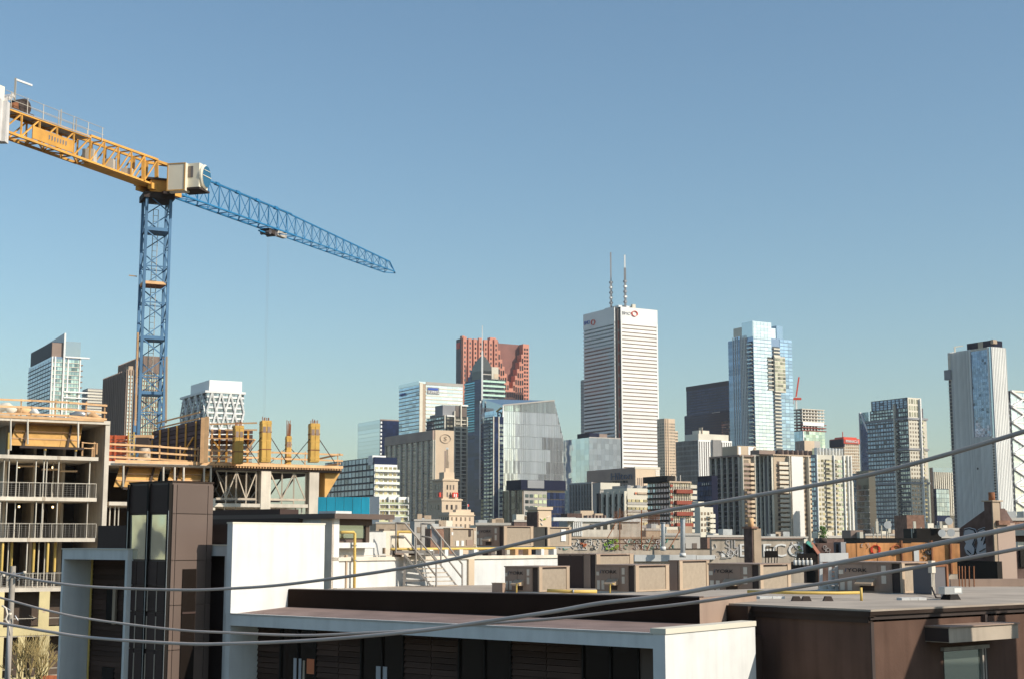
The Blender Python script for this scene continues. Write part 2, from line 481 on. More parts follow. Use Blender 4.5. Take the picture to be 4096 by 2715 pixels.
b.box('penthouse_panel', 'brown_far', 0, 0.42 * b.Lb, 0.2, 0.5, b.H, b.z(1369), parent=pent)
b.box('glass_screen', 'glass_grey', 0.46 * b.Lb, b.Lb, 0.6, 1.0, b.H, b.z(1360))
b.box('glass_screen', 'glass_grey', 0.7 * b.Lb, b.Lb, 1.3, 0.9 * b.La, b.H, b.z(1361))
x = b.R(252)
zf0, zf1 = b.z(1655), b.z(1330)
mesh(b.e, 'fin', 'white_far', [(x, -1.2, zf0), (x, -1.2, zf1), (x, 0.8 * b.La, zf1 - 1.0), (x, 0.8 * b.La, b.H), (x, 0, b.H - 2), (x, 0, zf0),
                              (x + 0.9, -1.2, zf0), (x + 0.9, -1.2, zf1), (x + 0.9, 0.8 * b.La, zf1 - 1.0), (x + 0.9, 0.8 * b.La, b.H), (x + 0.9, 0, b.H - 2), (x + 0.9, 0, zf0)],
     [(0, 1, 2, 3, 4, 5), (11, 10, 9, 8, 7, 6), (0, 6, 7, 1), (1, 7, 8, 2), (2, 8, 9, 3), (3, 9, 10, 4), (4, 10, 11, 5), (5, 11, 6, 0)], b.M)

# pale striped slab block
b = Block('office_block', 'low pale office block with cream stripes between two left towers', 'office block', 351, 330, 425, 1551, 900, group=SKY)
b.body('grey_far')
b.bands('R', 'cream', 12, b.z(1690), b.H, fh=0.6, out=0.5)
b.bands('L', 'concrete_far', 12, b.z(1690), b.H, fh=0.5, out=0.4)

# brown twin towers behind the crane mast
b = Block('office_tower', 'dark brown office tower with close vertical mullions, lower one of the brown pair', 'tower', 512, 417, 535, 1476, 520, group=SKY)
b.body('hotel_brown')
zb = b.z(1760)
b.panes('L', 'glass_warm', 13, 22, zb, b.H - 2, fw=0.45, fh=0.6, out=0.1)
b.piers('L', 'brown_far', 13, zb, b.H, w=0.30, out=0.5, name='mullion')
b.piers('L', 'hotel_brown', 26, zb, b.H - 1, w=0.10, out=0.42, name='fine_mullion')
b.panes('R', 'glass_pale', 2, 18, zb, b.H - 2, fw=0.5, fh=0.7, out=0.1)
b.piers('R', 'tan', 2, zb, b.H, w=0.5, out=0.4)
b.box('penthouse', 'tan', 0.5, b.Lb, 1, 5, b.H, b.H + 1.4)
b = Block('office_tower', 'taller dark brown office tower directly behind the crane mast', 'tower', 572, 476, 668, 1422, 560, group=SKY)
b.body('hotel_brown')
zb = b.z(1760); zt = b.z(1490)
b.panes('L', 'glass_brown', 12, 20, zb, zt, fw=0.5, fh=0.6, out=0.1)
b.piers('L', 'hotel_brown', 24, zb, b.H, w=0.18, out=0.4, name='mullion')
b.panes('R', 'glass_green', 10, 16, zb, zt, fw=0.7, fh=0.8, out=0.1)
b.piers('R', 'tan', 10, zb, b.H, w=0.35, out=0.5)
b.bands('R', 'brown_far', 16, zb, zt, fh=0.16, out=0.4)
b.f('R', 'louvre_band', 'dark_brown', 0, b.Lb, zt, b.H, 0.35)
b.piers('R', 'brown_far', 20, zt, b.H, w=0.3, out=0.6, name='rib')
b.f('R', 'corner_fin', 'tan', b.Lb - 0.8, b.Lb, 0, b.H, 0.9)

# white lattice building
b = Block('lattice_building', 'squat office building wrapped in white diagonal lattice with blank white rooftop box', 'office building', 828, 730, 976, 1566, 900, group=SKY)
b.body('glass_grey')
zb = b.z(1800)
nf = 11
for fc in 'LR':
    b.bands(fc, 'white_far' if fc == 'R' else 'grey_far', nf, zb, b.H, fh=0.34, out=0.5)
    b.panes(fc, 'glass_grey', 8, nf, zb, b.H, fw=0.9, fh=0.6, out=0.2)
    n = b.Lb if fc == 'R' else b.La
    k = 4
    cw = n / k
    hz = (b.H - zb) / 3
    for i in range(k):
        for j in range(3):
            z0, z1 = zb + j * hz, zb + (j + 1) * hz
            for (a0, a1) in ((i * cw, (i + 0.5) * cw), ((i + 1) * cw, (i + 0.5) * cw)):
                if j % 2: a0, a1 = a1, a0
                p0, p1 = ((a0, -1.1, z0), (a1, -1.1, z1)) if fc == 'R' else ((-1.1, a0, z0), (-1.1, a1, z1))
                bar(b.e, 'lattice_tube', 'white_far', p0, p1, 0.95, 0.8, M=b.M)
b.box('cornice', 'white_far', -1.6, b.Lb + 0.6, -1.6, b.La + 0.6, b.H - 0.5, b.H + 0.9)
b.box('penthouse', 'white_far', 2.2, b.Lb * 0.97, 2.2, b.La * 0.8, b.H + 0.9, b.z(1516))

# two-tone glass block
b = Block('glass_office_block', 'plain glass block, pale blue on one side and navy on the other', 'office block', 1521, 1432, 1595, 1676, 1300, group=SKY)
b.body('glass_pale')
zb = b.z(1900)
b.bands('L', 'glass_pale', 14, zb, b.H, fh=0.82, out=0.3, name='glass_strip')
b.f('R', 'dark_glazing', 'glass_navy', 0.5, b.Lb, zb, b.H - 0.8, 0.4)
b.panes('R', 'glass_navy', 6, 14, zb, b.H - 1, fw=0.93, fh=0.9, out=0.5)
b.panes('R', 'white_far', 1, 14, zb, b.H - 1, s0=0.0, s1=0.10, fw=0.8, fh=0.55, out=0.6, name='corner_panel')
b.f('R', 'parapet', 'brown_far', 0, b.Lb, b.H - 0.8, b.H + 0.3, 0.5)

# pale banded tower carrying the blue and white letters
b = Block('office_tower', 'pale banded glass office tower with blue and white letters near its top', 'tower', 1678, 1597, 1851, 1524, 1400, group=SKY)
b.body('glass_pale')
zb = b.z(1760)
b.bands('L', 'grey_far', 15, zb, b.H - 3, fh=0.22, out=0.3)
b.panes('L', 'glass_blue', 6, 15, zb, b.H - 3, fw=0.9, fh=0.62, out=0.12, skip=None)
b.bands('R', 'cream', 15, zb, b.H - 3, s0=0.15, fh=0.30, out=0.4)
b.panes('R', 'glass_pale', 7, 15, zb, b.H - 3, s0=0.15, fw=0.95, fh=0.6, out=0.12)
b.f('R', 'corner_column', 'cream', 0, 0.07 * b.Lb, 0, b.H - 1, 0.7)
b.f('R', 'corner_slot', 'tan', 0.075 * b.Lb, 0.145 * b.Lb, 0, b.H - 2, 0.15)
b.f('R', 'parapet', 'concrete_far', 0.15 * b.Lb, b.Lb, b.H - 3, b.H, 0.5)
b.f('R', 'sign_panel', 'grey_far', b.R(1708, 1560), b.R(1756, 1560), b.z(1573), b.z(1544), 0.6)
b.f('L', 'parapet', 'glass_pale', 0, b.La, b.H - 3, b.H + 0.5, 0.5)
x0, x1 = b.R(1711, 1560), b.R(1752, 1560)
for i in range(4):
    b.f('R', 'sign_square', 'logo_blue', x0 + (x1 - x0) * i / 4, x0 + (x1 - x0) * (i + 0.92) / 4, b.z(1556), b.z(1548), 0.9)
text(b.e, 'lettering', 'white_far', 'KPMG', 4.2, b.faceM('R', x0, b.z(1570), 0.9) @ Matrix.Diagonal((1.05, 1, 1, 1)), ext=0.2)
y0 = b.L(1602, 1565)
text(b.e, 'lettering', 'logo_blue', 'KPMG', 4.4, b.faceM('L', y0, b.z(1570), 0.9) @ Matrix.Diagonal((1.15, 1, 1, 1)), ext=0.2)

# hotel slab with the round sign
b = Block('hotel_slab', 'broad brown hotel slab with white fins and a round emblem on its sandy end wall', 'hotel', 1738, 1545, 1815, 1719, 1150, group=SKY)
b.body('glass_brown')
zb, zt = b.z(2110), b.z(1757)
b.f('L', 'parapet_wall', 'hotel_brown', 0, b.La, zt, b.H, 1.6)
b.panes('L', 'glass_brown', 9, 28, zb, zt, fw=0.74, fh=0.55, out=0.15)
b.bands('L', 'hotel_brown', 28, zb, zt, fh=0.28, out=0.3)
b.piers('L', 'cream', 9, zb, zt, w=0.55, out=1.3, name='fin')
b.f('R', 'end_wall', 'sand', 0.4, b.Lb, 0, b.H + 0.2, 0.6)
b.piers('R', 'cream', 1, zb, zt, s0=0.0, s1=0.04, w=0.5, out=0.9, name='corner_fin')
cx = b.R(1780, 1750); cz = b.z(1751)
for k in range(24):
    w0, w1 = 2 * math.pi * k / 24, 2 * math.pi * (k + 1) / 24
    for rr in (3.5,):
        bar(b.e, 'emblem_ring', 'tan', (cx + rr * 1.35 * math.cos(w0), -0.9, cz + rr * math.sin(w0)), (cx + rr * 1.35 * math.cos(w1), -0.9, cz + rr * math.sin(w1)), 0.55, 0.4, M=b.M)
text(b.e, 'emblem_letter', 'tan', 'S', 5.2, b.faceM('R', cx, cz - 1.8, 0.9) @ Matrix.Diagonal((1.3, 1, 1, 1)), 'CENTER', 0.2)
b.f('R', 'slot_window', 'brown_far', b.R(1776, 1850), b.R(1783, 1850), b.z(1900), b.z(1800), 0.65)

# condominium behind the hotel
b = Block('condominium_tower', 'grey condominium tower with white frames and stacked balconies behind the brown hotel', 'tower', 1776, 1706, 1868, 1662, 1250, group=SKY)
b.body('glass_dark')
zb = b.z(2130)
b.panes('L', 'glass_grey', 7, 6, b.z(1760), b.H, fw=0.7, fh=0.5, out=0.2)
b.bands('L', 'navy', 6, b.z(1760), b.H, fh=0.3, out=0.6)
b.box('penthouse', 'grey_far', -1, 0.52 * b.Lb, 0.5, 0.45 * b.La, b.H, b.z(1618))
b.box('penthouse', 'grey_dark', 0, 0.3 * b.Lb, 0.45 * b.La, 0.8 * b.La, b.H, b.z(1652))
upz = b.z(1614)
b.box('upper_wall', 'glass_brown', 0.5 * b.Lb, b.Lb, 0.3, 8, b.H, upz - 0.8)
b.panes('R', 'glass_warm', 6, 30, zb, b.H, s0=0.1, fw=0.72, fh=0.55, out=0.2)
b.bands('R', 'cream', 30, zb, b.H, s0=0.5, fh=0.22, out=0.7, name='floor_slab')
for s0, zt in ((0.0, b.H + 1), (0.42, b.z(1640)), (0.70, upz), (0.97, b.H)):
    b.f('R', 'column', 'cream', s0 * b.Lb, s0 * b.Lb + 1.0, zb, zt, 1.2)
b.f('R', 'frame_cap', 'white_far', 0.70 * b.Lb + 1.0, b.Lb * 1.02, upz - 1.2, upz, 1.2)
b.f('R', 'frame_cap', 'white_far', 0.1 * b.Lb, 0.42 * b.Lb, b.H - 0.4, b.H + 0.9, 1.25)
b.balconies('R', 'cream', 'glass_warm', 28, zb, b.H - 2, 0.46, 0.68, 1.0, 1.0)

# red granite tower with stepped recess
b = Block('granite_tower', 'red granite skyscraper with ribbed wall and stepped dark recess', 'tower', 1845, 1826, 2116, 1354, 1700, group=SKY)
zb = b.z(1620)
GD = max(b.La, 12.0)
b.box('wall', 'red_granite', 0, b.R(1990), 0, GD, 0, b.H)
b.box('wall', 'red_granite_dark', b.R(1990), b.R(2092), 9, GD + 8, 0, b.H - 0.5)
b.box('wall', 'red_granite', b.R(2092), b.Lb, 0, GD, 0, b.H - 0.4)
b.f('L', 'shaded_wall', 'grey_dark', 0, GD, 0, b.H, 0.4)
b.f('L', 'red_sign', 'logo_red', GD * 0.2, GD * 0.9, b.z(1392), b.z(1368), 1.0)
rs = (b.R(1845), b.R(1990))
nr = 7
for i in range(nr):
    x0 = rs[0] + (rs[1] - rs[0]) * (i + 0.18) / nr; x1 = rs[0] + (rs[1] - rs[0]) * (i + 0.86) / nr
    rib = b.f('R', 'rib', 'red_granite', x0, x1, zb, b.H + (0.6 if i % 3 else 2.2), 2.6)
    xm = (x0 + x1) / 2
    n = 14
    for j in range(n):
        z0 = zb + (b.H - 2 - zb) * (j + 0.2) / n; z1 = zb + (b.H - 2 - zb) * (j + 0.68) / n
        b.box('window', 'glass_dark', xm - 0.9, xm + 0.9, -2.75, -2.55, z0, z1, parent=rib)
    b.f('R', 'groove', 'red_granite_dark', x1, rs[0] + (rs[1] - rs[0]) * (i + 1.18) / nr, zb, b.H, 0.12)
stepsL = [(1990, 1999, 1390), (1999, 2007, 1425), (2007, 2016, 1453), (2016, 2025, 1481), (2025, 2034, 1511), (2034, 2042, 1539)]
stepsR = [(2083, 2092, 1399), (2075, 2083, 1430), (2066, 2075, 1459), (2058, 2066, 1487), (2050, 2058, 1512), (2042, 2050, 1539)]
for u0, u1, v in stepsL + stepsR:
    st = b.box('stepped_bay', 'red_granite', b.R(u0), b.R(u1), -1.4, 9, 0, b.z(v))
    xm = (b.R(u0) + b.R(u1)) / 2
    zz = b.z(v) - 5
    while zz > zb + 6:
        b.box('window', 'glass_dark', xm - 0.9, xm + 0.9, -1.55, -1.3, zz - 6, zz, parent=st)
        zz -= 9
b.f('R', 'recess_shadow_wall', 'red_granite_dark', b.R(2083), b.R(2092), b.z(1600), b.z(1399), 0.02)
for j in range(16):
    z0 = zb + (b.H - 5 - zb) * (j + 0.3) / 16
    for k in range(2):
        xx = b.R(2092) + (b.Lb - b.R(2092)) * (0.3 + 0.4 * k)
        b.f('R', 'window', 'glass_dark', xx - 1.0, xx + 1.0, z0, z0 + 2.6, 0.25)
b.box('roof_plant', 'red_granite', b.R(1962), b.R(1985), 1, 8, b.H, b.H + 4.5)
b.box('roof_plant', 'red_granite', b.R(1846), b.R(1856), -2, 4, b.H, b.H + 3.2)

# navy tower with curved hood and needle spire
b = Block('spired_tower', 'dark teal glass tower with curved pointed hood and thin white spire', 'tower', 1930, 1860, 2021, 1512, 1450, group=SKY)
zb = b.z(2100)
b.box('wall', 'glass_navy', 0, b.Lb * 0.6, 0, b.La * 0.82, 0, b.H)
b.box('wall', 'glass_navy', 0.3, b.Lb * 0.95, 0.3, b.La, b.z(1700), b.H)
b.bands('L', 'glass_teal', 20, b.z(1720), b.H - 1, s0=0.42, s1=1.0, fh=0.55, out=0.5, name='teal_strip')
b.bands('L', 'glass_navy', 44, zb, b.H - 1, s0=0.0, s1=0.42, fh=0.85, out=0.4, name='dark_strip')
b.bands('L', 'glass_navy', 26, zb, b.z(1720), s0=0.42, s1=0.82, fh=0.9, out=0.4, name='dark_strip')
b.bands('R', 'mint', 5, b.z(1600), b.H + 1, fh=0.42, out=1.0, s1=0.98, name='mint_spandrel')
b.panes('R', 'glass_dark', 9, 5, b.z(1600), b.H + 1, fw=0.85, fh=0.5, out=0.5)
def hood(M, La, Lb, z0, z1, n=7):
    vs, fs = [], []
    for i in range(n + 1):
        t = i / n
        k = 1 - t ** 1.6
        z = z0 + (z1 - z0) * (t ** 0.75)
        vs += [(0, 0, z), (Lb * k, 0, z), (Lb * k, La * k, z), (0, La * k, z)]
    for i in range(n):
        for q in range(4):
            a, c = i * 4 + q, i * 4 + (q + 1) % 4
            fs.append((a, c, c + 4, a + 4))
    fs.append((3, 2, 1, 0))
    return vs, fs
vs, fs = hood(b.M, b.La * 0.62, b.Lb * 0.40, b.z(1480), b.z(1418))
mesh(b.e, 'hood', 'glass_dark', vs, fs, b.M)
b.box('upper_wall', 'glass_dark', 0.2, b.Lb * 0.38, 0.2, b.La * 0.62, b.H, b.z(1480))
b.f('R', 'grid_band', 'concrete_far', 0.2, b.Lb * 0.38, b.z(1497), b.z(1493), 0.3, 0.3)
for i, (s1, v) in enumerate(((0.72, 1470), (0.86, 1495))):
    b.box('setback', 'glass_navy', 0.6, b.Lb * 0.3, 0.6, b.La * s1, b.H - 1, b.z(v))
b.box('roof_box', 'cream', b.Lb * 0.42, b.Lb * 0.72, 1, 9, b.H, b.z(1463))
b.box('roof_box_panel', 'beige', b.Lb * 0.52, b.Lb * 0.70, 0.7, 1.0, b.H + 1, b.z(1490))
bar(b.e, 'spire', 'white_far', (-0.8, -0.8, b.z(1600)), (-0.8, -0.8, b.z(1404)), 1.7, 1.7, M=b.M)
bar(b.e, 'spire_tip', 'white_far', (-0.8, -0.8, b.z(1404)), (-0.8, -0.8, b.z(1303)), 0.8, 0.8, M=b.M)

# bevelled glass tower
b = Block('glass_office_tower', 'broad grey-green glass office tower with a sloping right shoulder', 'tower', 2012, 1922, 2256, 1620, 1200, group=SKY)
zb = b.z(1990)
u1, u2 = b.R(2217, 1612), b.R(2256, 1754)
zsh = b.z(1754)
prof = [(0, 0), (u2, 0), (u2, zsh), (u1, b.H + 6.5), (0, b.H)]
n = len(prof); dpt = b.La
vs = [(x, 0, z) for x, z in prof] + [(x + (2.0 if i in (3, 4) else 0), dpt, z + (9 if i == 4 else 0) + (4 if i == 3 else 0)) for i, (x, z) in enumerate(prof)]
fs = [tuple(range(n)), tuple(range(2 * n - 1, n - 1, -1))] + [(i, i + n, (i + 1) % n + n, (i + 1) % n) for i in range(n)]
mesh(b.e, 'wall', 'glass_grey', vs, fs, b.M)
def roof_at(x):
    if x < u1: return b.H + 6.5 * x / u1
    return b.H + 6.5 + (zsh - b.H - 6.5) * (x - u1) / (u2 - u1)
nm = 56
mm = Many()
for i in range(nm + 1):
    x = u2 * i / nm
    mm.box(x - 0.09, x + 0.09, -0.4, 0.1, zb, roof_at(x) - 0.3)
mm.done(b.e, 'mullions', 'white_far', b.M)
nr_, nc_ = 8, 30
for i in range(nc_):
    xa, xb = u2 * i / nc_ + 0.15, u2 * (i + 1) / nc_ - 0.15
    ztop_ = min(roof_at(xa), roof_at(xb)) - 0.6
    for j in range(nr_):
        z0 = zb + (b.H + 6 - zb) * j / nr_; z1_ = min(zb + (b.H + 6 - zb) * (j + 0.965) / nr_, ztop_)
        if z1_ - z0 < 1: continue
        t_ = i / nc_ + 0.35 * math.sin(j * 1.7) * 0.3
        m_ = 'glass_green' if j >= nr_ - 1 else 'glass_grey' if (t_ > 0.66 and j < 5) or (j < 3 and t_ < 0.25 and (i + j) % 2) else 'glass_pale'  # grey panes paint in the reflections of neighbouring buildings
        b.f('R', 'window_strip', m_, xa, xb, z0, z1_, 0.2)
b.f('R', 'corner_strip', 'white_far', -0.5, 0.3, zb, b.H + 0.3, 0.6)
mesh(b.e, 'parapet', 'concrete_far', [(0, -0.7, b.H - 0.4), (u1, -0.7, b.H + 6.1), (u1, 0.8, b.H + 7.3), (0, 0.8, b.H + 0.8), (0, -0.7, b.H + 0.8), (u1, -0.7, b.H + 7.3)],
     [(0, 1, 5, 4), (4, 5, 2, 3), (0, 4, 3), (1, 2, 5), (0, 3, 2, 1)], b.M)
b.panes('L', 'glass_navy', 5, 10, b.z(1990), b.z(1680), s0=0.0, s1=1.0, fw=0.94, fh=0.95, out=0.25)
b.panes('L', 'glass_blue', 5, 3, b.z(1680), b.z(1635), fw=0.96, fh=0.95, out=0.25)
b.f('L', 'edge_strip', 'white_far', b.La - 1.2, b.La, b.z(1990), b.H + 7, 0.9)
b.panes('L', 'brown_far', 1, 26, b.z(1990), b.H + 4, s0=0.93, s1=0.985, fw=0.9, fh=0.5, out=0.4, name='edge_vent')
text(b.e, 'lettering', 'black_metal', 'EY', 9.0, b.faceM('L', b.L(1990, 1660), b.z(1672), 0.5), ext=0.1)
bar(b.e, 'sign_beam', 'yellow_pipe', (-0.7, b.L(1988, 1640), b.z(1641)), (-0.7, b.L(2007, 1630), b.z(1628)), 0.5, 1.2, M=b.M)

# tall white banded tower with twin masts
b = Block('banded_tower', 'tallest white skyscraper with dark window bands and two rooftop masts', 'tower', 2468, 2335, 2628, 1226, 1600, group=SKY)
zb, zt = b.z(1900), b.z(1284)
c = b.R(2481)
b.box('wall', 'glass_dark', c, b.Lb - 0.5, 0.3, b.La - c, 0, b.H)
b.box('wall', 'glass_dark', 0.3, b.Lb - c, c, b.La - 0.5, 0, b.H)
b.box('corner_wall', 'brown_far', c * 0.5, c + 4, c * 0.5, c + 4, 0, b.H - 2)
nb = 41
for j in range(nb):
    z0 = zb + (zt - zb) * j / nb; ch = (zt - zb) / nb
    b.f('R', 'spandrel', 'white_far', c, b.Lb, z0 + ch * 0.29, z0 + ch, 0.7)
    b.f('R', 'window_band', 'band_brown', c + 1, b.Lb - 2.6, z0, z0 + ch * 0.29, 0.05, 0.3)
    b.f('L', 'spandrel', 'white_far', c, b.La, z0 + ch * 0.42, z0 + ch, 0.7)
    b.f('L', 'window_band', 'glass_dark', c + 1, b.La - 0.5, z0, z0 + ch * 0.42, 0.05, 0.3)
    if j % 3 == 0:
        b.f('R', 'corner_vent', 'red_brown', c * 0.55, c * 0.95, z0, z0 + ch * 2.2, -c * 0.42, c * 0.6)
b.f('R', 'crown', 'white_far', c, b.Lb, zt, b.H, 0.75)
b.f('L', 'crown', 'white_far', c, b.La, zt, b.H, 0.75)
for s_ in (c, b.Lb - 1.6):
    b.f('R', 'corner_pier', 'white_far', s_, s_ + 1.6, 0, zt, 0.9)
b.f('L', 'corner_pier', 'white_far', c, c + 1.8, 0, zt, 0.9)
b.box('roof_plant', 'white_far', c + 2, b.Lb * 0.5, 6, b.La * 0.5, b.H, b.H + 3.0)
b.box('roof_plant', 'cream', b.Lb * 0.42, b.Lb * 0.5, 3, 6, b.H, b.H + 5)
for u, v0, v1, v2 in ((2433, 1225, 1120, 998), (2509, 1215, 1065, 1013)):
    px_, py_ = (4, b.L(u, 1200)) if u < 2468 else (b.R(u, 1200), 4)
    bar(b.e, 'mast', 'grey_far', (px_, py_, b.H), (px_, py_, b.z(v1)), 2.4, 2.4, M=b.M)
    bar(b.e, 'mast_tip', 'white_far' if u > 2468 else 'grey_far', (px_, py_, b.z(v1)), (px_, py_, b.z(v2)), 1.5, 1.5, M=b.M)
    for k in range(5):
        zz = b.H + 6 + k * 6
        b.box('mast_panel', 'white_far' if k % 2 else 'grey_far', px_ - 1.6, px_ + 1.6, py_ - 1.6, py_ + 1.6, zz, zz + 2)
zl = b.z(1257)
text(b.e, 'lettering', 'grey_far', 'BMO', 5.4, b.faceM('R', b.R(2486, 1250), zl, 1.0) @ Matrix.Diagonal((1.05, 1, 1, 1)), ext=0.2)
text(b.e, 'lettering', 'logo_blue', 'BMO', 6.2, b.faceM('L', b.L(2338, 1265), b.z(1270), 1.0), ext=0.2)
for fc, u, v in (('R', 2536, 1249), ('L', 2376, 1259)):
    s0 = b.R(u, v) if fc == 'R' else b.L(u, v); zc_ = b.z(v) - (0 if fc == 'R' else 2.5)
    for k in range(14):
        w0, w1 = 2 * math.pi * k / 14, 2 * math.pi * (k + 1) / 14
        q = lambda w: (s0 + 3.4 * math.cos(w) * 1.15, -1.1, zc_ + 3.0 * math.sin(w)) if fc == 'R' else (-1.1, s0 + 3.9 * math.cos(w), zc_ + 3.0 * math.sin(w))
        bar(b.e, 'roundel', 'logo_red', q(w0), q(w1), 1.9, 0.5, M=b.M)

b = Block('slab_tower', 'thin pale slab tower half hidden behind the tallest white skyscraper', 'tower', 2345, 2323, 2400, 1516, 1900, group=SKY)
b.body('concrete_far')
b.bands('L', 'grey_far', 20, b.z(1760), b.H, fh=0.5, out=0.4)

# pale blue mirror block
b = Block('mirror_block', 'pale blue mirror glass office block below the tallest white skyscraper', 'office block', 2356, 2254, 2482, 1748, 1000, group=SKY)
b.body('glass_pale')
zb = b.z(1950)
b.panes('L', 'glass_pale', 6, 9, zb, b.H, fw=0.985, fh=0.985, out=0.15)
b.panes('R', 'glass_pale', 8, 9, zb, b.H, fw=0.985, fh=0.985, out=0.15)
b.f('R', 'parapet', 'concrete_far', 0, b.Lb, b.H - 0.2, b.H + 0.5, 0.2)
b.box('roof_plant', 'navy', 1, b.Lb * 0.35, 1, b.La * 0.5, b.H, b.z(1729))
b.box('roof_plant', 'brown_far', b.Lb * 0.35, b.Lb * 0.6, 1, b.La * 0.5, b.H, b.z(1731))

# beige stepped tower
b = Block('stone_tower', 'beige stone tower with small square windows right of the tallest white skyscraper', 'tower', 2656, 2628, 2712, 1672, 1500, group=SKY)
zb = b.z(1900)
b.box('wall', 'sand', 0, b.Lb * 0.78, 0, b.La, 0, b.H)
b.box('wall', 'sand', b.Lb * 0.78, b.Lb, 0.5, b.La, 0, b.z(1720))
b.panes('R', 'glass_brown', 7, 18, zb, b.H - 4, s0=0.05, s1=0.78, fw=0.55, fh=0.5, out=0.1)
b.panes('R', 'glass_brown', 2, 14, zb, b.z(1722), s0=0.8, s1=1.0, fw=0.55, fh=0.5, out=-0.3)
b.panes('L', 'glass_brown', 3, 18, zb, b.H - 4, fw=0.6, fh=0.5, out=0.1)
b.piers('R', 'sand', 2, zb, b.H, s0=0.0, s1=0.3, w=1.2, out=0.8)

# dark navy towers
b = Block('dark_tower', 'black-blue steel and glass office tower beside the tall silvery condominium', 'tower', 2925, 2745, 3000, 1519, 1700, group=SKY)
b.body('glass_navy')
zb = b.z(1790)
b.bands('L', 'navy', 22, zb, b.H - 6, fh=0.4, out=0.3)
b.panes('L', 'glass_navy', 24, 12, zb, b.H - 6, fw=0.8, fh=0.8, out=0.15, single=True)
b.f('L', 'louvre_band', 'navy', 0, b.La, b.H - 6, b.H, 0.5)
b2 = Block('dark_annex', 'lower black office slab in front of the black-blue tower', 'tower', 2918, 2738, 2960, 1640, 1640, group=SKY)
b2.body('glass_navy')
b2.bands('L', 'navy', 14, b2.z(1790), b2.H, fh=0.5, out=0.4)
b2.panes('L', 'glass_grey', 5, 8, b2.z(1760), b2.z(1680), s0=0.0, s1=0.17, fw=0.8, fh=0.6, out=0.5)
b2.panes('L', 'grey_far', 5, 1, b2.z(1643), b2.z(1640), s0=0.2, s1=0.38, fw=0.7, fh=0.9, out=0.6, name='sign_letter')

# grey and white striped tower
b = Block('striped_office_block', 'office block with white and brown vertical stripes on its sunny side', 'office block', 2791, 2704, 2925, 1757, 1000, group=SKY)
b.body('grey_far')
zb = b.z(1960)
b.piers('L', 'concrete_far', 26, zb, b.H, w=0.18, out=0.35, name='mullion')
b.panes('L', 'glass_dark', 26, 10, zb, b.H, fw=0.6, fh=0.7, out=0.1)
b.f('R', 'dark_strip_wall', 'brown_far', 0, b.Lb, 0, b.H - 1.2, 0.08)
b.piers('R', 'white_far', 15, zb, b.H - 0.5, w=1.05, out=0.7, name='rib')
b.f('R', 'parapet', 'white_far', 0, b.Lb, b.H - 1.2, b.H, 0.75)
b.f('R', 'projecting_panel', 'concrete_far', b.R(2844), b.R(2877), b.z(1838), b.H + 0.4, 2.2)
b.piers('R', 'grey_far', 8, b.z(1838), b.H, s0=b.R(2844) / b.Lb, s1=b.R(2877) / b.Lb, w=0.25, out=2.4, name='panel_rib')
pe = b.box('penthouse', 'cream', 3, b.Lb, 3, b.La * 0.75, b.H, b.z(1731))
b.box('roof_box', 'cream', 6, b.Lb * 0.5, 6, b.La * 0.55, b.z(1731), b.z(1716))
b.box('roof_box', 'sand', 8, b.Lb * 0.28, 5, 9, b.z(1731), b.z(1704))

# tall silvery condominium
b = Block('condominium_tower', 'tall silvery blue glass condominium with balcony columns and stepped glass crown', 'tower', 3012, 2913, 3166, 1346, 1100, group=SKY)
zb = b.z(1830)
b.body('glass_slate')
b.bands('L', 'glass_slate', 34, zb, b.H, s0=0.55, s1=1.0, fh=0.8, out=0.3, name='glass_strip')
b.piers('L', 'white_far', 4, zb, b.H + 2, s0=0.25, s1=0.5, w=0.7, out=0.8)
b.piers('L', 'white_far', 2, zb, b.H + 2, s0=0.62, s1=0.80, w=0.5, out=0.7)
b.panes('L', 'glass_slate', 2, 34, zb, b.H, s0=0.26, s1=0.5, fw=0.6, fh=0.8, out=0.3)
b.balconies('L', 'cream', 'glass_grey', 30, zb, b.H - 3, 0.02, 0.2, 1.6, 1.0)
b.panes('L', 'glass_navy', 1, 30, zb, b.H - 3, s0=0.02, s1=0.2, fw=1.0, fh=0.75, out=0.15)
b.panes('R', 'glass_pale', 5, 34, zb, b.H + 1, s0=0.0, s1=0.46, fw=0.97, fh=0.82, out=0.35)
b.balconies('R', 'cream', 'cream', 32, zb, b.H - 6, 0.50, 0.66, 1.4, 0.9)
b.panes('R', 'glass_dark', 1, 32, zb, b.H - 6, s0=0.49, s1=0.67, fw=1.0, fh=0.7, out=0.1)
b.panes('R', 'glass_blue', 3, 34, zb, b.H, s0=0.68, s1=1.0, fw=0.95, fh=0.8, out=0.3)
b.f('R', 'bay', 'cream', b.R(3089), b.R(3131), b.z(1562), b.z(1419), 2.2)
b.panes('R', 'glass_warm', 4, 9, b.z(1558), b.z(1423), s0=b.R(3089) / b.Lb, s1=b.R(3131) / b.Lb, fw=0.9, fh=0.7, out=2.3)
b.balconies('R', 'concrete_far', 'cream', 8, b.z(1556), b.z(1420), b.R(3066) / b.Lb, b.R(3087) / b.Lb, 1.2, 0.8)
b.panes('R', 'glass_dark', 1, 8, b.z(1556), b.z(1420), s0=b.R(3066) / b.Lb, s1=b.R(3087) / b.Lb, fw=1, fh=0.7, out=0.4)
cr = b.box('crown', 'glass_pale', -0.5, b.Lb * 0.47, -0.4, b.La * 0.42, b.H, b.z(1284))
b.panes('R', 'glass_pale', 5, 5, b.H, b.z(1286), s0=0.0, s1=0.46, fw=0.94, fh=0.9, out=0.6, parent=cr)
b.box('crown', 'glass_pale', b.Lb * 0.47, b.Lb * 0.62, 1, b.La * 0.4, b.H, b.z(1305))
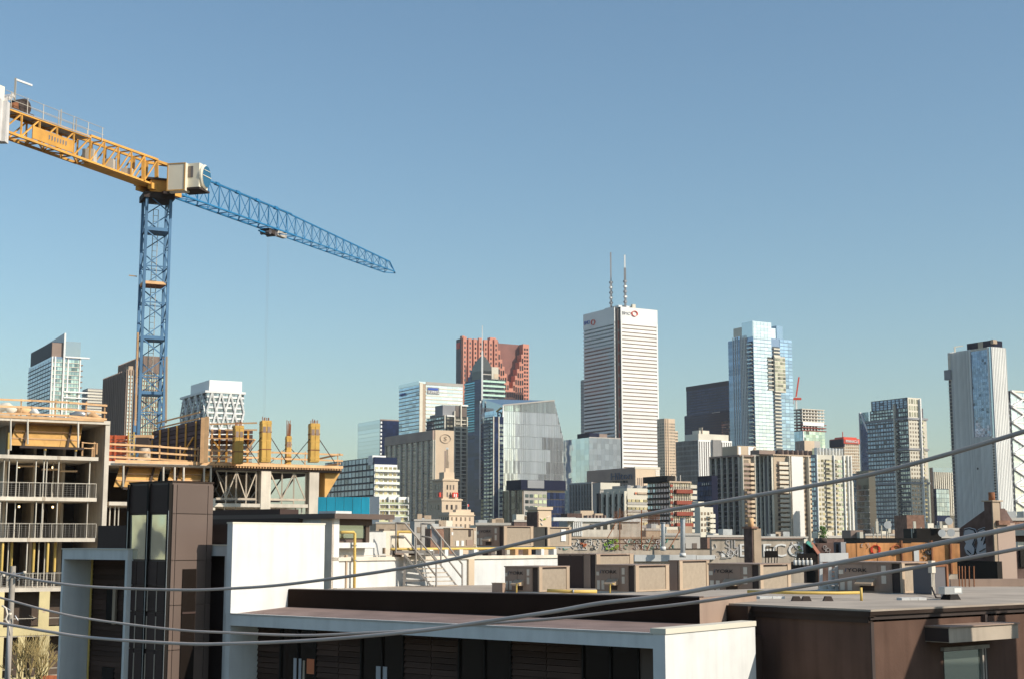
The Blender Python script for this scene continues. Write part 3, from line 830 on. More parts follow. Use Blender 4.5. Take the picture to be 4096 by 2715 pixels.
b.box('crown', 'glass_blue', b.Lb * 0.62, b.Lb * 0.78, 0.4, b.La * 0.3, b.H, b.z(1293))
b.box('crown', 'cream', 0, b.Lb * 0.4, b.La * 0.42, b.La * 0.78, b.z(1335), b.z(1300))
b.box('crown', 'glass_blue', 0, b.Lb * 0.4, b.La * 0.40, b.La * 0.76, b.H, b.z(1335))

# tower under construction, with its small crane
b = Block('unfinished_tower', 'unfinished concrete tower with teal glass below open floors', 'tower', 3208, 3170, 3296, 1630, 1400, group=SKY)
zg, zb = b.z(1722), b.z(1800)
b.box('core', 'concrete_far', b.Lb * 0.25, b.Lb * 0.8, 3, b.La * 0.8, 0, b.H - 1)
b.box('glazed_wall', 'glass_teal', 0, b.Lb, 0, b.La, 0, zg)
b.panes('R', 'glass_green', 7, 6, zb, zg, fw=0.97, fh=0.95, out=0.2)
b.panes('L', 'glass_blue', 3, 6, zb, zg, fw=0.95, fh=0.95, out=0.2)
b.f('R', 'corner_pier', 'white_far', 0, 1.0, 0, zg, 0.6)
for j in range(8):
    zz = zg + (b.H - zg) * j / 7.5
    b.box('floor_slab', 'concrete_lit' if j > 2 else 'red_brown', -0.8, b.Lb * (1.0 if j > 2 else 1.06), -0.8, b.La, zz, zz + 0.9)
    if j < 7:
        for i in range(8):
            b.box('column', 'white_far', b.Lb * i / 7.4, b.Lb * i / 7.4 + 0.7, 0, 0.7, zz + 0.9, zz + (b.H - zg) / 7.5)
b.f('R', 'safety_screen', 'white_far', 0, b.Lb * 0.95, zg + 5.5, zg + 9, 1.0)
tc = thing('tower_crane', 'tiny red tower crane atop the distant unfinished tower', 'crane', b.M @ V((2, b.La * 0.75, b.H)))
k = b.M @ V((2, b.La * 0.75, b.H))
bar(tc, 'mast', 'white_far', k - V((0, 0, 26)), k + V((0, 0, 12)), 1.6)
bar(tc, 'cab', 'red', k + V((-5, 0, 10)), k + V((5, 0, 10)), 2.2)
bar(tc, 'jib', 'red', k + V((0, 0, 12)), k + V((4, 3, 32)), 1.3)
bar(tc, 'ballast', 'red', k + V((-4, 0, 5)), k + V((-4, 0, 10)), 2.4)

# red-topped building
b = Block('red_topped_tower', 'beige apartment tower under a red roof band with white letters', 'tower', 3375, 3322, 3436, 1772, 1300, group=SKY)
zb = b.z(1930)
b.body('sand')
b.panes('R', 'glass_brown', 8, 13, zb, b.H, fw=0.6, fh=0.5, out=0.1)
b.bands('R', 'cream', 13, zb, b.H, fh=0.25, out=0.5)
b.panes('L', 'glass_brown', 5, 13, zb, b.H, fw=0.6, fh=0.5, out=0.1)
b.box('red_crown', 'red', -1, b.Lb, -1, b.La, b.H, b.z(1752))
b.f('L', 'navy_panel', 'navy', -1, b.La, b.z(1785), b.z(1755), 1.4)
b.box('roof_cap', 'red', 2, b.Lb * 0.96, 2, b.La * 0.8, b.z(1752), b.z(1745))
text(b.e, 'lettering', 'white_far', 'PINNACLE', 3.6, b.faceM('R', b.Lb * 0.06, b.z(1768), 1.4) @ Matrix.Diagonal((0.95, 1, 1, 1)), ext=0.2)
antenna(b.e, 'antenna', 'red', b.M @ V((b.Lb * 0.2, 5, b.z(1745))), 5, 0.4)

# slim blue towers
b = Block('glass_sliver', 'slim blue glass tower with white diagonal edge beside the grey setback tower', 'tower', 3474, 3436, 3520, 1646, 1350, group=SKY)
b.body('glass_blue')
b.panes('L', 'glass_blue', 3, 14, b.z(1900), b.H, fw=0.96, fh=0.95, out=0.2)
b.f('L', 'edge', 'white_far', b.La - 1, b.La, 0, b.H, 0.6)
bar(b.e, 'diagonal', 'white_far', (-0.7, b.La * 0.8, b.H), (-0.7, 0, b.z(1735)), 1.0, M=b.M)
b = Block('glass_sliver', 'dark glass tower ringed by thin white floor lines', 'tower', 3474, 3424, 3500, 1880, 760, group=SKY)
b.body('glass_dark')
b.bands('L', 'concrete_far', 9, b.z(2140), b.z(1935), fh=0.1, out=0.5, name='floor_line')
b.panes('L', 'glass_dark', 5, 9, b.z(2140), b.z(1935), fw=0.95, fh=0.8, out=0.2)
b = Block('glass_sliver', 'low pale blue glass block stepping down beside the yellow-grey condominium', 'office block', 3452, 3391, 3470, 1890, 820, group=SKY)
b.body('glass_pale', top=b.H)
b.panes('L', 'glass_blue', 4, 8, b.z(2040), b.H, fw=0.95, fh=0.9, out=0.2)

# grey setback condominium
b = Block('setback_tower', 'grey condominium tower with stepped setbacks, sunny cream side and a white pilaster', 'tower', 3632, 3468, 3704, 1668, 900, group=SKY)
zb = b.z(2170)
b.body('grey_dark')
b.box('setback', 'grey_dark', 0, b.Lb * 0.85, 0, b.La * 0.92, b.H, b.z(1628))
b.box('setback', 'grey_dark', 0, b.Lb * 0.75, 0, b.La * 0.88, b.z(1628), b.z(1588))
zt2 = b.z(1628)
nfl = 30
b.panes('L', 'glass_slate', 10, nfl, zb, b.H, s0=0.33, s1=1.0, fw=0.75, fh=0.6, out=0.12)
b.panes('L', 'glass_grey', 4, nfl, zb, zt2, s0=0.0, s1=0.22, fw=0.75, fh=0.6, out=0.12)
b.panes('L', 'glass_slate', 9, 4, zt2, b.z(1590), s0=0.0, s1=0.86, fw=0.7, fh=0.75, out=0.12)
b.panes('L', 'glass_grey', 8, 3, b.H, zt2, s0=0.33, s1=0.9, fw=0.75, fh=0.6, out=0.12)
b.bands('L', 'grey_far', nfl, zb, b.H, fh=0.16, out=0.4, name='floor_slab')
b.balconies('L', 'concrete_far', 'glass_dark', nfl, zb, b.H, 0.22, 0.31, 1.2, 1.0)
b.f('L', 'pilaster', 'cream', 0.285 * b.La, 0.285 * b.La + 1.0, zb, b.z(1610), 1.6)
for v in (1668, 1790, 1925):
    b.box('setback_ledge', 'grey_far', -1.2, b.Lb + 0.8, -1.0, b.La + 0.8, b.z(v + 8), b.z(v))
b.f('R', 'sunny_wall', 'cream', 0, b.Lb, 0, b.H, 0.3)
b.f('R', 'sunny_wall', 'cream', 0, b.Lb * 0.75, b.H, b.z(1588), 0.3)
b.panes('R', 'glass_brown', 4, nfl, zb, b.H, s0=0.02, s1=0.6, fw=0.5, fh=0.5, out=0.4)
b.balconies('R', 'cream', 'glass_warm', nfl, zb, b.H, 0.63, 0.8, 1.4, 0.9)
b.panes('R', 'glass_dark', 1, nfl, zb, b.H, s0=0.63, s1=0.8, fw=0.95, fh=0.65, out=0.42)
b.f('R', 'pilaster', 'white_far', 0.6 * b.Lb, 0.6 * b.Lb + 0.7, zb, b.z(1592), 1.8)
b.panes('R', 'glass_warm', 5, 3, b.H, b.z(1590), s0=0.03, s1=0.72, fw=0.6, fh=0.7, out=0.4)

# small striped block and dark block
b = Block('ribbed_block', 'small office block with white ribs in the gap beside the tall grey ribbed tower', 'office block', 3730, 3717, 3812, 1868, 980, group=SKY)
b.body('glass_dark')
zb = b.z(2060)
b.piers('R', 'cream', 10, zb, b.H - 3, w=0.9, out=0.9, name='rib')
b.f('R', 'parapet', 'glass_blue', 0, b.Lb, b.H - 3, b.H, 0.6)
b.f('R', 'glazed_front', 'glass_navy', 0, b.Lb * 0.62, 0, b.z(1953), 2.4)
b.panes('R', 'glass_blue', 5, 6, b.z(2060), b.z(1955), s0=0.0, s1=0.62, fw=0.93, fh=0.93, out=2.5)

# tall grey-white ribbed tower
b = Block('ribbed_tower', 'tall grey-white ribbed tower with a blue glass inset and dark rooftop box', 'tower', 3962, 3790, 4020, 1386, 800, group=SKY)
zb = b.z(2130)
b.body('concrete_lit')
b.panes('L', 'glass_dark', 1, 60, zb, b.H - 1, s0=0.47, s1=0.92, fw=1.0, fh=0.5, out=0.08, name='window_strip')
b.panes('L', 'glass_dark', 1, 34, zb, b.z(1745), s0=0.02, s1=0.47, fw=1.0, fh=0.5, out=0.08, name='window_strip')
b.piers('L', 'white_far', 17, zb, b.H, s0=0.46, s1=0.92, w=0.34, out=0.7, name='rib')
b.piers('L', 'white_far', 15, zb, b.z(1742), s0=0.06, s1=0.46, w=0.34, out=0.7, name='rib')
b.f('L', 'blue_inset', 'glass_slate', 0.055 * b.La, 0.46 * b.La, b.z(1742), b.z(1395), 0.15)
b.panes('L', 'glass_slate', 8, 30, b.z(1742), b.z(1396), s0=0.055, s1=0.455, fw=0.95, fh=0.9, out=0.3)
for s_ in (0.05, 0.46):
    b.f('L', 'frame', 'white_far', s_ * b.La - 0.35, s_ * b.La + 0.35, b.z(1742), b.H, 0.9)
b.f('L', 'pale_strip', 'glass_pale', 0.0, 0.045 * b.La, b.z(1750), b.H, 0.4)
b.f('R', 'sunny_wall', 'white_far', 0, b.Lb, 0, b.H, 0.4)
b.piers('R', 'white_far', 9, zb, b.H, w=0.3, out=0.7, name='rib')
b.f('L', 'balcony_strip', 'grey_dark', 0.93 * b.La, b.La, zb, b.z(1500), 0.1)
b.balconies('L', 'concrete_lit', None, 42, zb, b.z(1500), 0.92, 0.985, 1.5)
b.f('L', 'projecting_box', 'grey_far', 0.90 * b.La, 1.04 * b.La, b.z(1497), b.z(1457), 2.2)
b.box('penthouse', 'navy', 3, 12, 0.06 * b.La, 0.62 * b.La, b.H, b.z(1357))
b.box('penthouse_panel', 'beige', 2.8, 3.0, 0.25 * b.La, 0.36 * b.La, b.H, b.z(1358))
b.box('penthouse_panel', 'tan', 2.8, 6, -0.02 * b.La + 1, 0.07 * b.La, b.H + 2, b.z(1356))
k0 = b.M @ V((2, b.La * 0.88, b.H))
bar(b.e, 'davit', 'cream', k0, k0 + V((0, 0, 3.5)), 0.8)
bar(b.e, 'davit', 'cream', k0 + V((0, 0, 3.3)), k0 + V((5, 0, 4.0)), 0.5)
b.box('small_vent', 'black_metal', -0.8, 0, 0.40 * b.La, 0.41 * b.La, b.z(1872), b.z(1865))
b.box('small_vent', 'black_metal', -0.8, 0, 0.38 * b.La, 0.39 * b.La, b.z(1872), b.z(1865))

# lattice tower at the edge
b = Block('lattice_tower', 'glass tower clad in white crossing diagonals at the picture edge', 'tower', 4040, 4024, 4230, 1562, 850, group=SKY)
b.body('glass_pale')
zb = b.z(2130)
b.panes('R', 'glass_pale', 8, 22, zb, b.H, fw=0.94, fh=0.8, out=0.15)
b.f('L', 'dark_side', 'grey_dark', 0, b.La, 0, b.H, 0.3)
b.f('L', 'dark_head', 'navy', 0, b.La, b.z(1596), b.H, 0.7)
b.panes('L', 'white_far', 1, 22, zb, b.z(1600), s0=0.1, s1=0.5, fw=0.8, fh=0.35, out=0.4, name='edge_panel')
nx = 9
hz = (b.H - zb) / nx
for j in range(nx):
    for i in range(2):
        x0, x1 = b.Lb * i / 2, b.Lb * (i + 1) / 2
        bar(b.e, 'lattice_tube', 'white_far', (x0, -0.9, zb + j * hz), (x1, -0.9, zb + (j + 1) * hz), 1.0, M=b.M)
        bar(b.e, 'lattice_tube', 'white_far', (x1, -0.9, zb + j * hz), (x0, -0.9, zb + (j + 1) * hz), 1.0, M=b.M)
    b.f('R', 'floor_beam', 'white_far', 0, b.Lb, zb + j * hz - 0.4, zb + j * hz + 0.4, 0.7)
b.f('R', 'parapet', 'cream', 0, b.Lb, b.H - 0.6, b.H + 0.4, 0.8)
# ------------------------------------------------------------------ middle distance
MID = 'mid-rise blocks below the skyline'
# navy and white condominium beside the building site
b = Block('condominium_block', 'mid-rise condominium, navy glass on one side and white balconies on the other', 'apartment block', 1497, 1300, 1588, 1826, 700, group=MID)
zb = b.z(2110)
b.body('glass_navy')
nf = 11
b.panes('L', 'glass_slate', 14, nf, zb, b.H, fw=0.8, fh=0.72, out=0.15)
b.bands('L', 'navy', nf, zb, b.H, fh=0.16, out=0.3)
b.box('penthouse', 'white_far', -0.5, b.Lb * 0.55, 1.0, 6, b.z(1857), b.z(1819))
b.box('penthouse_vent', 'brown_far', 0.8, 5, 0.85, 1.0, b.z(1842), b.z(1828))
b.f('R', 'white_wall', 'white_far', 0, b.Lb, 0, b.z(1855), 0.4)
b.panes('R', 'glass_warm', 5, 9, b.z(2085), b.z(1860), fw=0.72, fh=0.62, out=0.5)
b.balconies('R', 'white_far', 'glass_pale', 9, b.z(2085), b.z(1860), 0.0, 1.05, 2.0, 0.9)
b = Block('condominium_block', 'lower white balcony wing in front of the navy and white condominium', 'apartment block', 1512, 1480, 1630, 1984, 640, group=MID)
b.body('white_far')
b.panes('R', 'glass_warm', 9, 4, b.z(2090), b.H - 0.8, fw=0.75, fh=0.66, out=0.15)
b.balconies('R', 'white_far', 'glass_green', 4, b.z(2090), b.H - 1.0, 0.0, 1.0, 1.6, 0.9)
b.piers('R', 'white_far', 3, 0, b.H, w=0.5, out=1.5, name='party_wall')

# stone building with the slim beacon
b = Block('stone_building', 'stepped sandstone office building topped by a slim beacon mast', 'office building', 1768, 1712, 1846, 1905, 900, group=MID)
zb = b.z(2110)
def stage(b, m0, m1, s0, s1, l1, z0, z1, nw, rows, wz0, wz1):
    b.box('wall', m0, s0, s1, s0, l1, z0, z1)
    b.box('cornice', m0, s0 - 0.6, s1 + 0.6, s0 - 0.6, l1 + 0.6, z1 - 1.2, z1 - 0.2)
    for j in range(rows):
        zz = wz0 + (wz1 - wz0) * j / rows; zh = (wz1 - wz0) / rows * 0.62
        for i in range(nw):
            w = (s1 - s0 - 4) / nw
            x = s0 + 2 + w * (i + 0.3)
            b.box('window', 'glass_brown', x, x + w * 0.4, s0 - 0.15, s0 + 0.1, zz, zz + zh)
            w2 = (l1 - s0 - 4) / nw
            y = s0 + 2 + w2 * (i + 0.3)
            b.box('window', 'glass_dark', s0 - 0.15, s0 + 0.1, y, y + w2 * 0.4, zz, zz + zh)
xR = lambda u, v: b.R(u, v)
stage(b, 'sand', None, 0, b.R(1846, 2000), b.L(1712, 2000), 0, b.z(1992), 3, 1, b.z(2035), b.z(2005))
stage(b, 'sand', None, 1.5, b.R(1836, 1960), b.L(1722, 1960), b.z(1992), b.z(1912), 3, 2, b.z(1985), b.z(1925))
b.box('upper_shaft', 'sand', 3, b.R(1826, 1900), 3, b.L(1740, 1900), b.z(1912), b.z(1885))
b.box('upper_shaft', 'sand', 5, b.R(1812, 1870), 5, b.L(1752, 1870), b.z(1885), b.z(1868))
bx, by = 7.5, 7.5
for k, (v0, v1, w) in enumerate(((1868, 1840, 2.2), (1840, 1815, 1.5), (1815, 1792, 1.0))):
    bar(b.e, 'beacon_stage', 'tan', (bx, by, b.z(v0)), (bx, by, b.z(v1)), w, M=b.M)
bar(b.e, 'beacon_lamp', 'white_far', (bx, by, b.z(1792)), (bx, by, b.z(1784)), 1.6, M=b.M)
b.f('R', 'red_sign', 'logo_red', b.R(1808, 1980), b.R(1830, 1980), b.z(1986), b.z(1967), 0.9)
b.f('R', 'sign_mark', 'white_far', b.R(1813, 1980), b.R(1816.5, 1980), b.z(1985), b.z(1972), 1.05)
b.f('R', 'sign_mark', 'white_far', b.R(1820, 1980), b.R(1824, 1980), b.z(1985), b.z(1972), 1.05)
b.f('L', 'red_sign', 'logo_red', b.L(1763, 1975), b.L(1757, 1975), b.z(1986), b.z(1967), 0.9)
b = Block('stone_wing', 'low sandstone wing with a row of narrow windows at the stepped building foot', 'office building', 1797, 1752, 1896, 2046, 850, group=MID)
b.body('sand')
for j, (v0, v1) in enumerate(((2081, 2066), (2108, 2094))):
    for i in range(5):
        x = b.Lb * (0.08 + 0.18 * i)
        b.f('R', 'window', 'glass_brown', x, x + b.Lb * 0.06, b.z(v0), b.z(v1), 0.12)
        y = b.La * (0.08 + 0.18 * i)
        b.f('L', 'window', 'glass_dark', y, y + b.La * 0.08, b.z(v0), b.z(v1), 0.12)
b.box('cornice', 'sand', -0.5, b.Lb + 0.5, -0.5, b.La + 0.5, b.z(2060), b.z(2056))
b.box('pediment', 'sand', b.Lb * 0.3, b.Lb * 0.9, 1, 5, b.H, b.H + 1.6)
antenna(b.e, 'flagpole', 'white_far', b.M @ V((b.Lb * 0.8, 2, b.H)), 5, 0.12)
b.box('flag', 'logo_red', b.Lb * 0.8, b.Lb * 0.86, 2, 2.2, b.H + 3.4, b.H + 4.8)

# dark balcony tower and dark low blocks in front of the sloping glass tower
b = Block('balcony_tower', 'narrow dark glass tower with a column of grey balconies', 'tower', 1972, 1936, 2014, 1664, 1050, group=SKY)
b.body('glass_navy')
zb = b.z(2110)
b.panes('L', 'glass_grey', 3, 30, zb, b.H, fw=0.8, fh=0.5, out=0.15)
b.balconies('L', 'concrete_far', 'grey_far', 30, zb, b.H - 2, 0.35, 0.9, 1.0, 0.8)
b.panes('R', 'glass_navy', 2, 20, zb, b.H, s0=0.05, s1=0.5, fw=0.9, fh=0.95, out=0.2)
b.panes('R', 'glass_grey', 3, 24, zb, b.z(1690), s0=0.52, s1=1.0, fw=0.8, fh=0.6, out=0.2)
for s_ in (0.0, 0.5):
    b.f('R', 'pier', 'cream', s_ * b.Lb, s_ * b.Lb + 0.7, zb, b.H, 0.6)
b = Block('dark_office_block', 'dark glass office block with pale green windows beneath the sloping glass tower', 'office block', 2094, 2014, 2259, 1957, 720, group=MID)
b.body('glass_dark')
zb = b.z(2110)
b.panes('L', 'glass_dark', 5, 6, zb, b.H, fw=0.85, fh=0.9, out=0.15)
b.piers('L', 'tan', 3, zb, b.H, w=0.4, out=0.5)
b.f('R', 'pale_front', 'concrete_far', 0, b.R(2186), 0, b.H, 0.3)
b.panes('R', 'glass_green', 5, 6, zb, b.H - 1.5, s0=0.02, s1=b.R(2186) / b.Lb, fw=0.75, fh=0.55, out=0.45)
b.panes('R', 'glass_navy', 6, 5, zb, b.H - 1, s0=b.R(2188) / b.Lb, s1=1.0, fw=0.93, fh=0.9, out=0.2)
b.box('dark_head', 'navy', -2, b.Lb, -1.0, 14, b.z(1957), b.z(1917))
b.f('R', 'grey_panel', 'grey_far', b.R(2106), b.R(2172), b.z(1950), b.z(1918), 1.2)

# hotel with letters
b = Block('hotel_block', 'brown concrete hotel block with dark letters on its shaded wall', 'hotel', 2540, 2347, 2637, 1867, 800, group=MID)
b.body('hotel_brown')
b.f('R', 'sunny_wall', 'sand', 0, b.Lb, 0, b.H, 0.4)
text(b.e, 'lettering', 'logo_grey', 'Hilton', 5.6, b.faceM('L', b.L(2444, 1900), b.z(1912), 0.5) @ Matrix.Diagonal((1.55, 1, 1, 1)), ext=0.15)
b.panes('L', 'glass_dark', 14, 1, b.z(1928), b.z(1917), s0=0.14, s1=0.9, fw=0.86, fh=0.9, out=0.12)
b.panes('L', 'glass_brown', 14, 3, b.z(1975), b.z(1932), s0=0.14, s1=0.9, fw=0.6, fh=0.8, out=0.12)
b.piers('L', 'concrete_far', 8, b.z(1990), b.z(1930), s0=0.14, s1=0.9, w=0.7, out=0.6)
b.panes('R', 'brown_far', 4, 1, b.z(1945), b.z(1908), s0=0.05, s1=0.35, fw=0.55, fh=0.95, out=0.5)
b.f('R', 'roof_edge', 'cream', -0.4, b.Lb + 0.3, b.H - 0.8, b.H + 0.4, 0.6)
b.panes('R', 'white_far', 1, 4, b.z(1900), b.z(1867), s0=0.82, s1=1.0, fw=0.9, fh=0.5, out=0.6, name='end_band')
b = Block('ribbed_block', 'low grey block with concrete ribs in front of the hotel letters', 'office block', 2372, 2282, 2400, 1928, 740, group=MID)
b.body('brown_far')
b.piers('L', 'concrete_far', 8, b.z(2070), b.H, w=0.9, out=0.9, name='rib')
b.f('L', 'parapet', 'concrete_far', 0, b.La, b.H - 0.6, b.H + 0.3, 0.95)
b.panes('L', 'glass_dark', 8, 6, b.z(2070), b.H - 1, fw=0.55, fh=0.7, out=0.1)
b = Block('concrete_annex', 'pale plain concrete annex boxes stacked below the hotel', 'office block', 2400, 2370, 2478, 1928, 690, group=MID)
b.body('concrete_far')
b.f('R', 'upper_wall', 'cream', 0, b.Lb, b.z(1956), b.H, 0.4)
b.f('R', 'dark_front', 'glass_dark', -2, b.Lb * 0.8, 0, b.z(1972), 2.0)
b.bands('R', 'brown_far', 5, b.z(2070), b.z(1972), s0=-0.02, s1=0.8, fh=0.3, out=2.2)

# pale office with pillars
b = Block('pillared_office', 'pale banded office building with white pillars and a small roof sign', 'office building', 2508, 2415, 2635, 1950, 600, group=MID)
b.body('cream')
zb = b.z(2170)
b.f('L', 'dark_wall', 'glass_dark', 0, b.La, 0, b.z(1972), 0.2)
b.piers('L', 'cream', 4, zb, b.z(1962), w=1.4, out=1.4, name='pillar')
b.bands('L', 'glass_dark', 5, zb, b.z(1975), fh=0.8, out=0.6, name='window_band')
b.bands('R', 'concrete_far', 6, zb, b.z(1985), fh=0.35, out=0.25, name='window_band')
b.panes('R', 'glass_warm', 8, 6, zb, b.z(1985), fw=0.8, fh=0.35, out=0.32)
b.f('R', 'sign', 'tan', b.R(2548), b.R(2595), b.z(1974), b.z(1966), 0.45)
b.f('R', 'sign_mark', 'graffiti_orange', b.R(2538), b.R(2544), b.z(1974), b.z(1966), 0.45)
b.box('roof_plant', 'concrete_far', 2, b.Lb * 0.9, 4, b.La * 0.8, b.H, b.z(1938))
for i in range(3):
    b.box('roof_duct', 'grey_far', b.Lb * (0.1 + 0.3 * i), b.Lb * (0.2 + 0.3 * i), 2, 4, b.H, b.H + 1.4)
b.f('R', 'edge_line', 'cream', b.Lb, b.Lb + 0.4, 0, b.H + 1, 0.8)

# red and black condominium
b = Block('condominium_block', 'black and cream condominium striped with dark red balconies', 'apartment block', 2676, 2590, 2760, 1926, 450, group=MID)
b.body('glass_dark')
zb = b.z(2150); nf = 10
ch = (b.H - zb) / nf
b.panes('L', 'glass_blue', 8, nf, zb, b.H, fw=0.7, fh=0.62, out=0.1)
b.bands('L', 'black_metal', nf, zb, b.H, fh=0.28, out=0.3)
b.panes('R', 'glass_warm', 12, nf, zb, b.H, fw=0.72, fh=0.66, out=0.1)
b.piers('R', 'cream', 12, zb, b.H, w=0.25, out=0.3, name='mullion')
b.bands('R', 'black_metal', nf, zb, b.H, fh=0.2, out=0.28)
for j in range(nf):
    z0 = zb + ch * j
    if j % 2 == 0:
        b.f('R', 'red_balcony', 'red_brown', b.Lb * 0.22, b.Lb, z0, z0 + 1.2, 1.5)
    b.f('R', 'red_panel', 'red_brown', 0.1, b.Lb * 0.14, z0 + 0.2, z0 + 1.0, 0.5)
    b.box('side_balcony', 'cream', b.Lb, b.R(2795, 1930), 1, 6, z0, z0 + 1.1)
    b.box('side_window', 'glass_warm', b.Lb + 0.2, b.R(2785, 1930), 2.2, 6, z0 + 1.1, z0 + ch * 0.95)
b.box('dark_parapet', 'black_metal', -1, b.Lb * 0.25, -0.5, b.La + 1, b.H, b.z(1901))
b.box('roof_edge', 'tan', -0.4, b.Lb, -0.8, 3, b.H - 0.2, b.H + 0.3)
for i in range(4):
    antenna(b.e, 'vent_pipe', 'concrete_far', b.M @ V((b.Lb * (0.3 + 0.2 * i), 4, b.H)), 2.0 + 0.5 * (i % 2), 0.18)
b = Block('dark_office_block', 'dark navy block between the red striped condominium and the long grey apartments', 'office block', 2846, 2790, 2870, 1900, 560, group=MID)
b.body('navy')
b.panes('L', 'glass_navy', 5, 8, b.z(2080), b.H - 2, fw=0.85, fh=0.8, out=0.2)
b.panes('L', 'cream', 4, 1, b.z(1938), b.z(1928), s0=0.1, s1=0.7, fw=0.3, fh=0.9, out=0.3, name='pale_window')
b = Block('low_apartment', 'small cream low-rise with dark windows below the dark navy block', 'apartment block', 2800, 2778, 2852, 2026, 400, group=MID)
b.body('cream')
b.panes('R', 'glass_brown', 4, 4, b.z(2130), b.H - 1, fw=0.5, fh=0.5, out=0.1)
b.balconies('R', 'cream', 'cream', 4, b.z(2130), b.H - 1.5, 0.6, 1.0, 1.0, 0.8)
b.box('stair_tower', 'cream', 1, 3, 2, 5, b.H, b.H + 1.6)

# long grey apartment complex
b = Block('apartment_slab', 'long dark grey apartment slab lined with thin white vertical fins', 'apartment block', 2960, 2846, 3026, 1824, 650, group=MID)
b.body('glass_dark')
zb = b.z(2160); nf = 17
b.panes('L', 'glass_dark', 10, nf, zb, b.H - 1, fw=0.8, fh=0.6, out=0.15)
b.bands('L', 'grey_dark', nf, zb, b.H - 1, fh=0.2, out=0.3)
b.piers('L', 'concrete_lit', 5, zb, b.H, w=0.45, out=1.2, name='fin')
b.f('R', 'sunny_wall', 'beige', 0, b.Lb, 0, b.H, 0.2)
b.panes('R', 'glass_brown', 3, nf, zb, b.H - 1, s0=0.04, s1=0.5, fw=0.8, fh=0.6, out=0.3)
b.balconies('R', 'beige', 'sand', nf, zb, b.H - 2, 0.5, 0.72, 1.6, 1.0)
b.balconies('R', 'brown_far', 'hotel_brown', nf, zb, b.H - 2, 0.05, 0.48, 1.2, 0.9)
for s_ in (0.0, 0.73, 0.97):
    b.f('R', 'fin', 'cream', s_ * b.Lb, s_ * b.Lb + 0.5, 0, b.H + 0.5, 1.8)
b.box('roof_edge', 'brown_far', -1.3, b.Lb, -1.3, b.La, b.H, b.H + 0.8)
ph = b.box('penthouse', 'beige', 1, b.Lb * 1.25, 3, 14, b.H + 0.8, b.z(1779))
b.box('penthouse_panel', 'white_far', b.Lb * 0.15, b.Lb * 0.3, 2.8, 3.0, b.H + 1, b.z(1783), parent=ph)
b.box('penthouse_panel', 'white_far', b.Lb * 0.75, b.Lb * 1.2, 2.8, 3.0, b.H + 1, b.z(1781), parent=ph)
bar(ph, 'stair', 'tan', (b.Lb * 0.9, 2.6, b.H + 1), (b.Lb * 1.15, 2.6, b.z(1785)), 0.8, M=b.M)
b = Block('apartment_slab', 'apartment slab with a tall blank white end panel and cream balconies', 'apartment block', 3092, 3028, 3247, 1820, 620, group=MID)
b.body('glass_dark')
zb = b.z(2160)
b.panes('L', 'glass_dark', 6, nf, zb, b.H - 1, fw=0.8, fh=0.6, out=0.15)
b.f('L', 'grey_strip', 'grey_dark', b.La * 0.25, b.La * 0.55, 0, b.H - 1, 0.4)
b.piers('L', 'cream', 4, zb, b.H, w=0.4, out=1.0, name='fin')
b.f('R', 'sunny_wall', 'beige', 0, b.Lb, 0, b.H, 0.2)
s1, s2 = b.R(3160) / b.Lb, b.R(3206) / b.Lb
b.f('R', 'blank_panel', 'white_far', s1 * b.Lb, s2 * b.Lb, 0, b.H + 0.5, 0.9)
b.balconies('R', 'sand', 'cream', nf, zb, b.H - 2, 0.10, 0.34, 1.5, 1.1)
b.panes('R', 'glass_brown', 3, nf, zb, b.H - 2, s0=0.06, s1=s1, fw=0.6, fh=0.6, out=0.3)
b.panes('R', 'glass_brown', 1, nf, zb, b.H - 2, s0=s2 + 0.02, s1=s2 + 0.1, fw=0.7, fh=0.5, out=0.3)
b.balconies('R', 'beige', 'sand', nf, zb, b.H - 2, s2 + 0.13, 0.98, 1.5, 1.0)
b.panes('R', 'glass_dark', 2, nf, zb, b.H - 2, s0=s2 + 0.12, s1=1.0, fw=0.8, fh=0.6, out=0.3)
for s_ in (0.34, s2 + 0.105):
    b.f('R', 'fin', 'cream', s_ * b.Lb, s_ * b.Lb + 0.4, 0, b.H, 1.9)
b.box('roof_edge', 'tan', -0.8, b.Lb, -1, b.La, b.H, b.H + 0.6)
b.box('roof_screen', 'glass_blue', b.Lb * 0.2, b.Lb * 1.1, 4, 5, b.H + 0.6, b.z(1794))
b.panes('R', 'brown_far', 7, 1, b.H + 0.6, b.z(1794), s0=0.2, s1=1.1, fw=0.12, fh=1.0, out=-3.8, name='screen_post')
b.box('roof_box', 'brown_far', -6, 3, 2, 8, b.H + 0.6, b.z(1798))
b = Block('far_block', 'sand coloured blank boxes peeking above the apartment slabs', 'office block', 3216, 3180, 3280, 1760, 1000, group=MID)
b.body('concrete_far')
b.f('R', 'wall', 'sand', 0, b.Lb * 0.62, 0, b.H, 0.4)
b.panes('L', 'brown_far', 6, 1, b.z(1800), b.H, fw=0.5, fh=0.9, out=0.2)

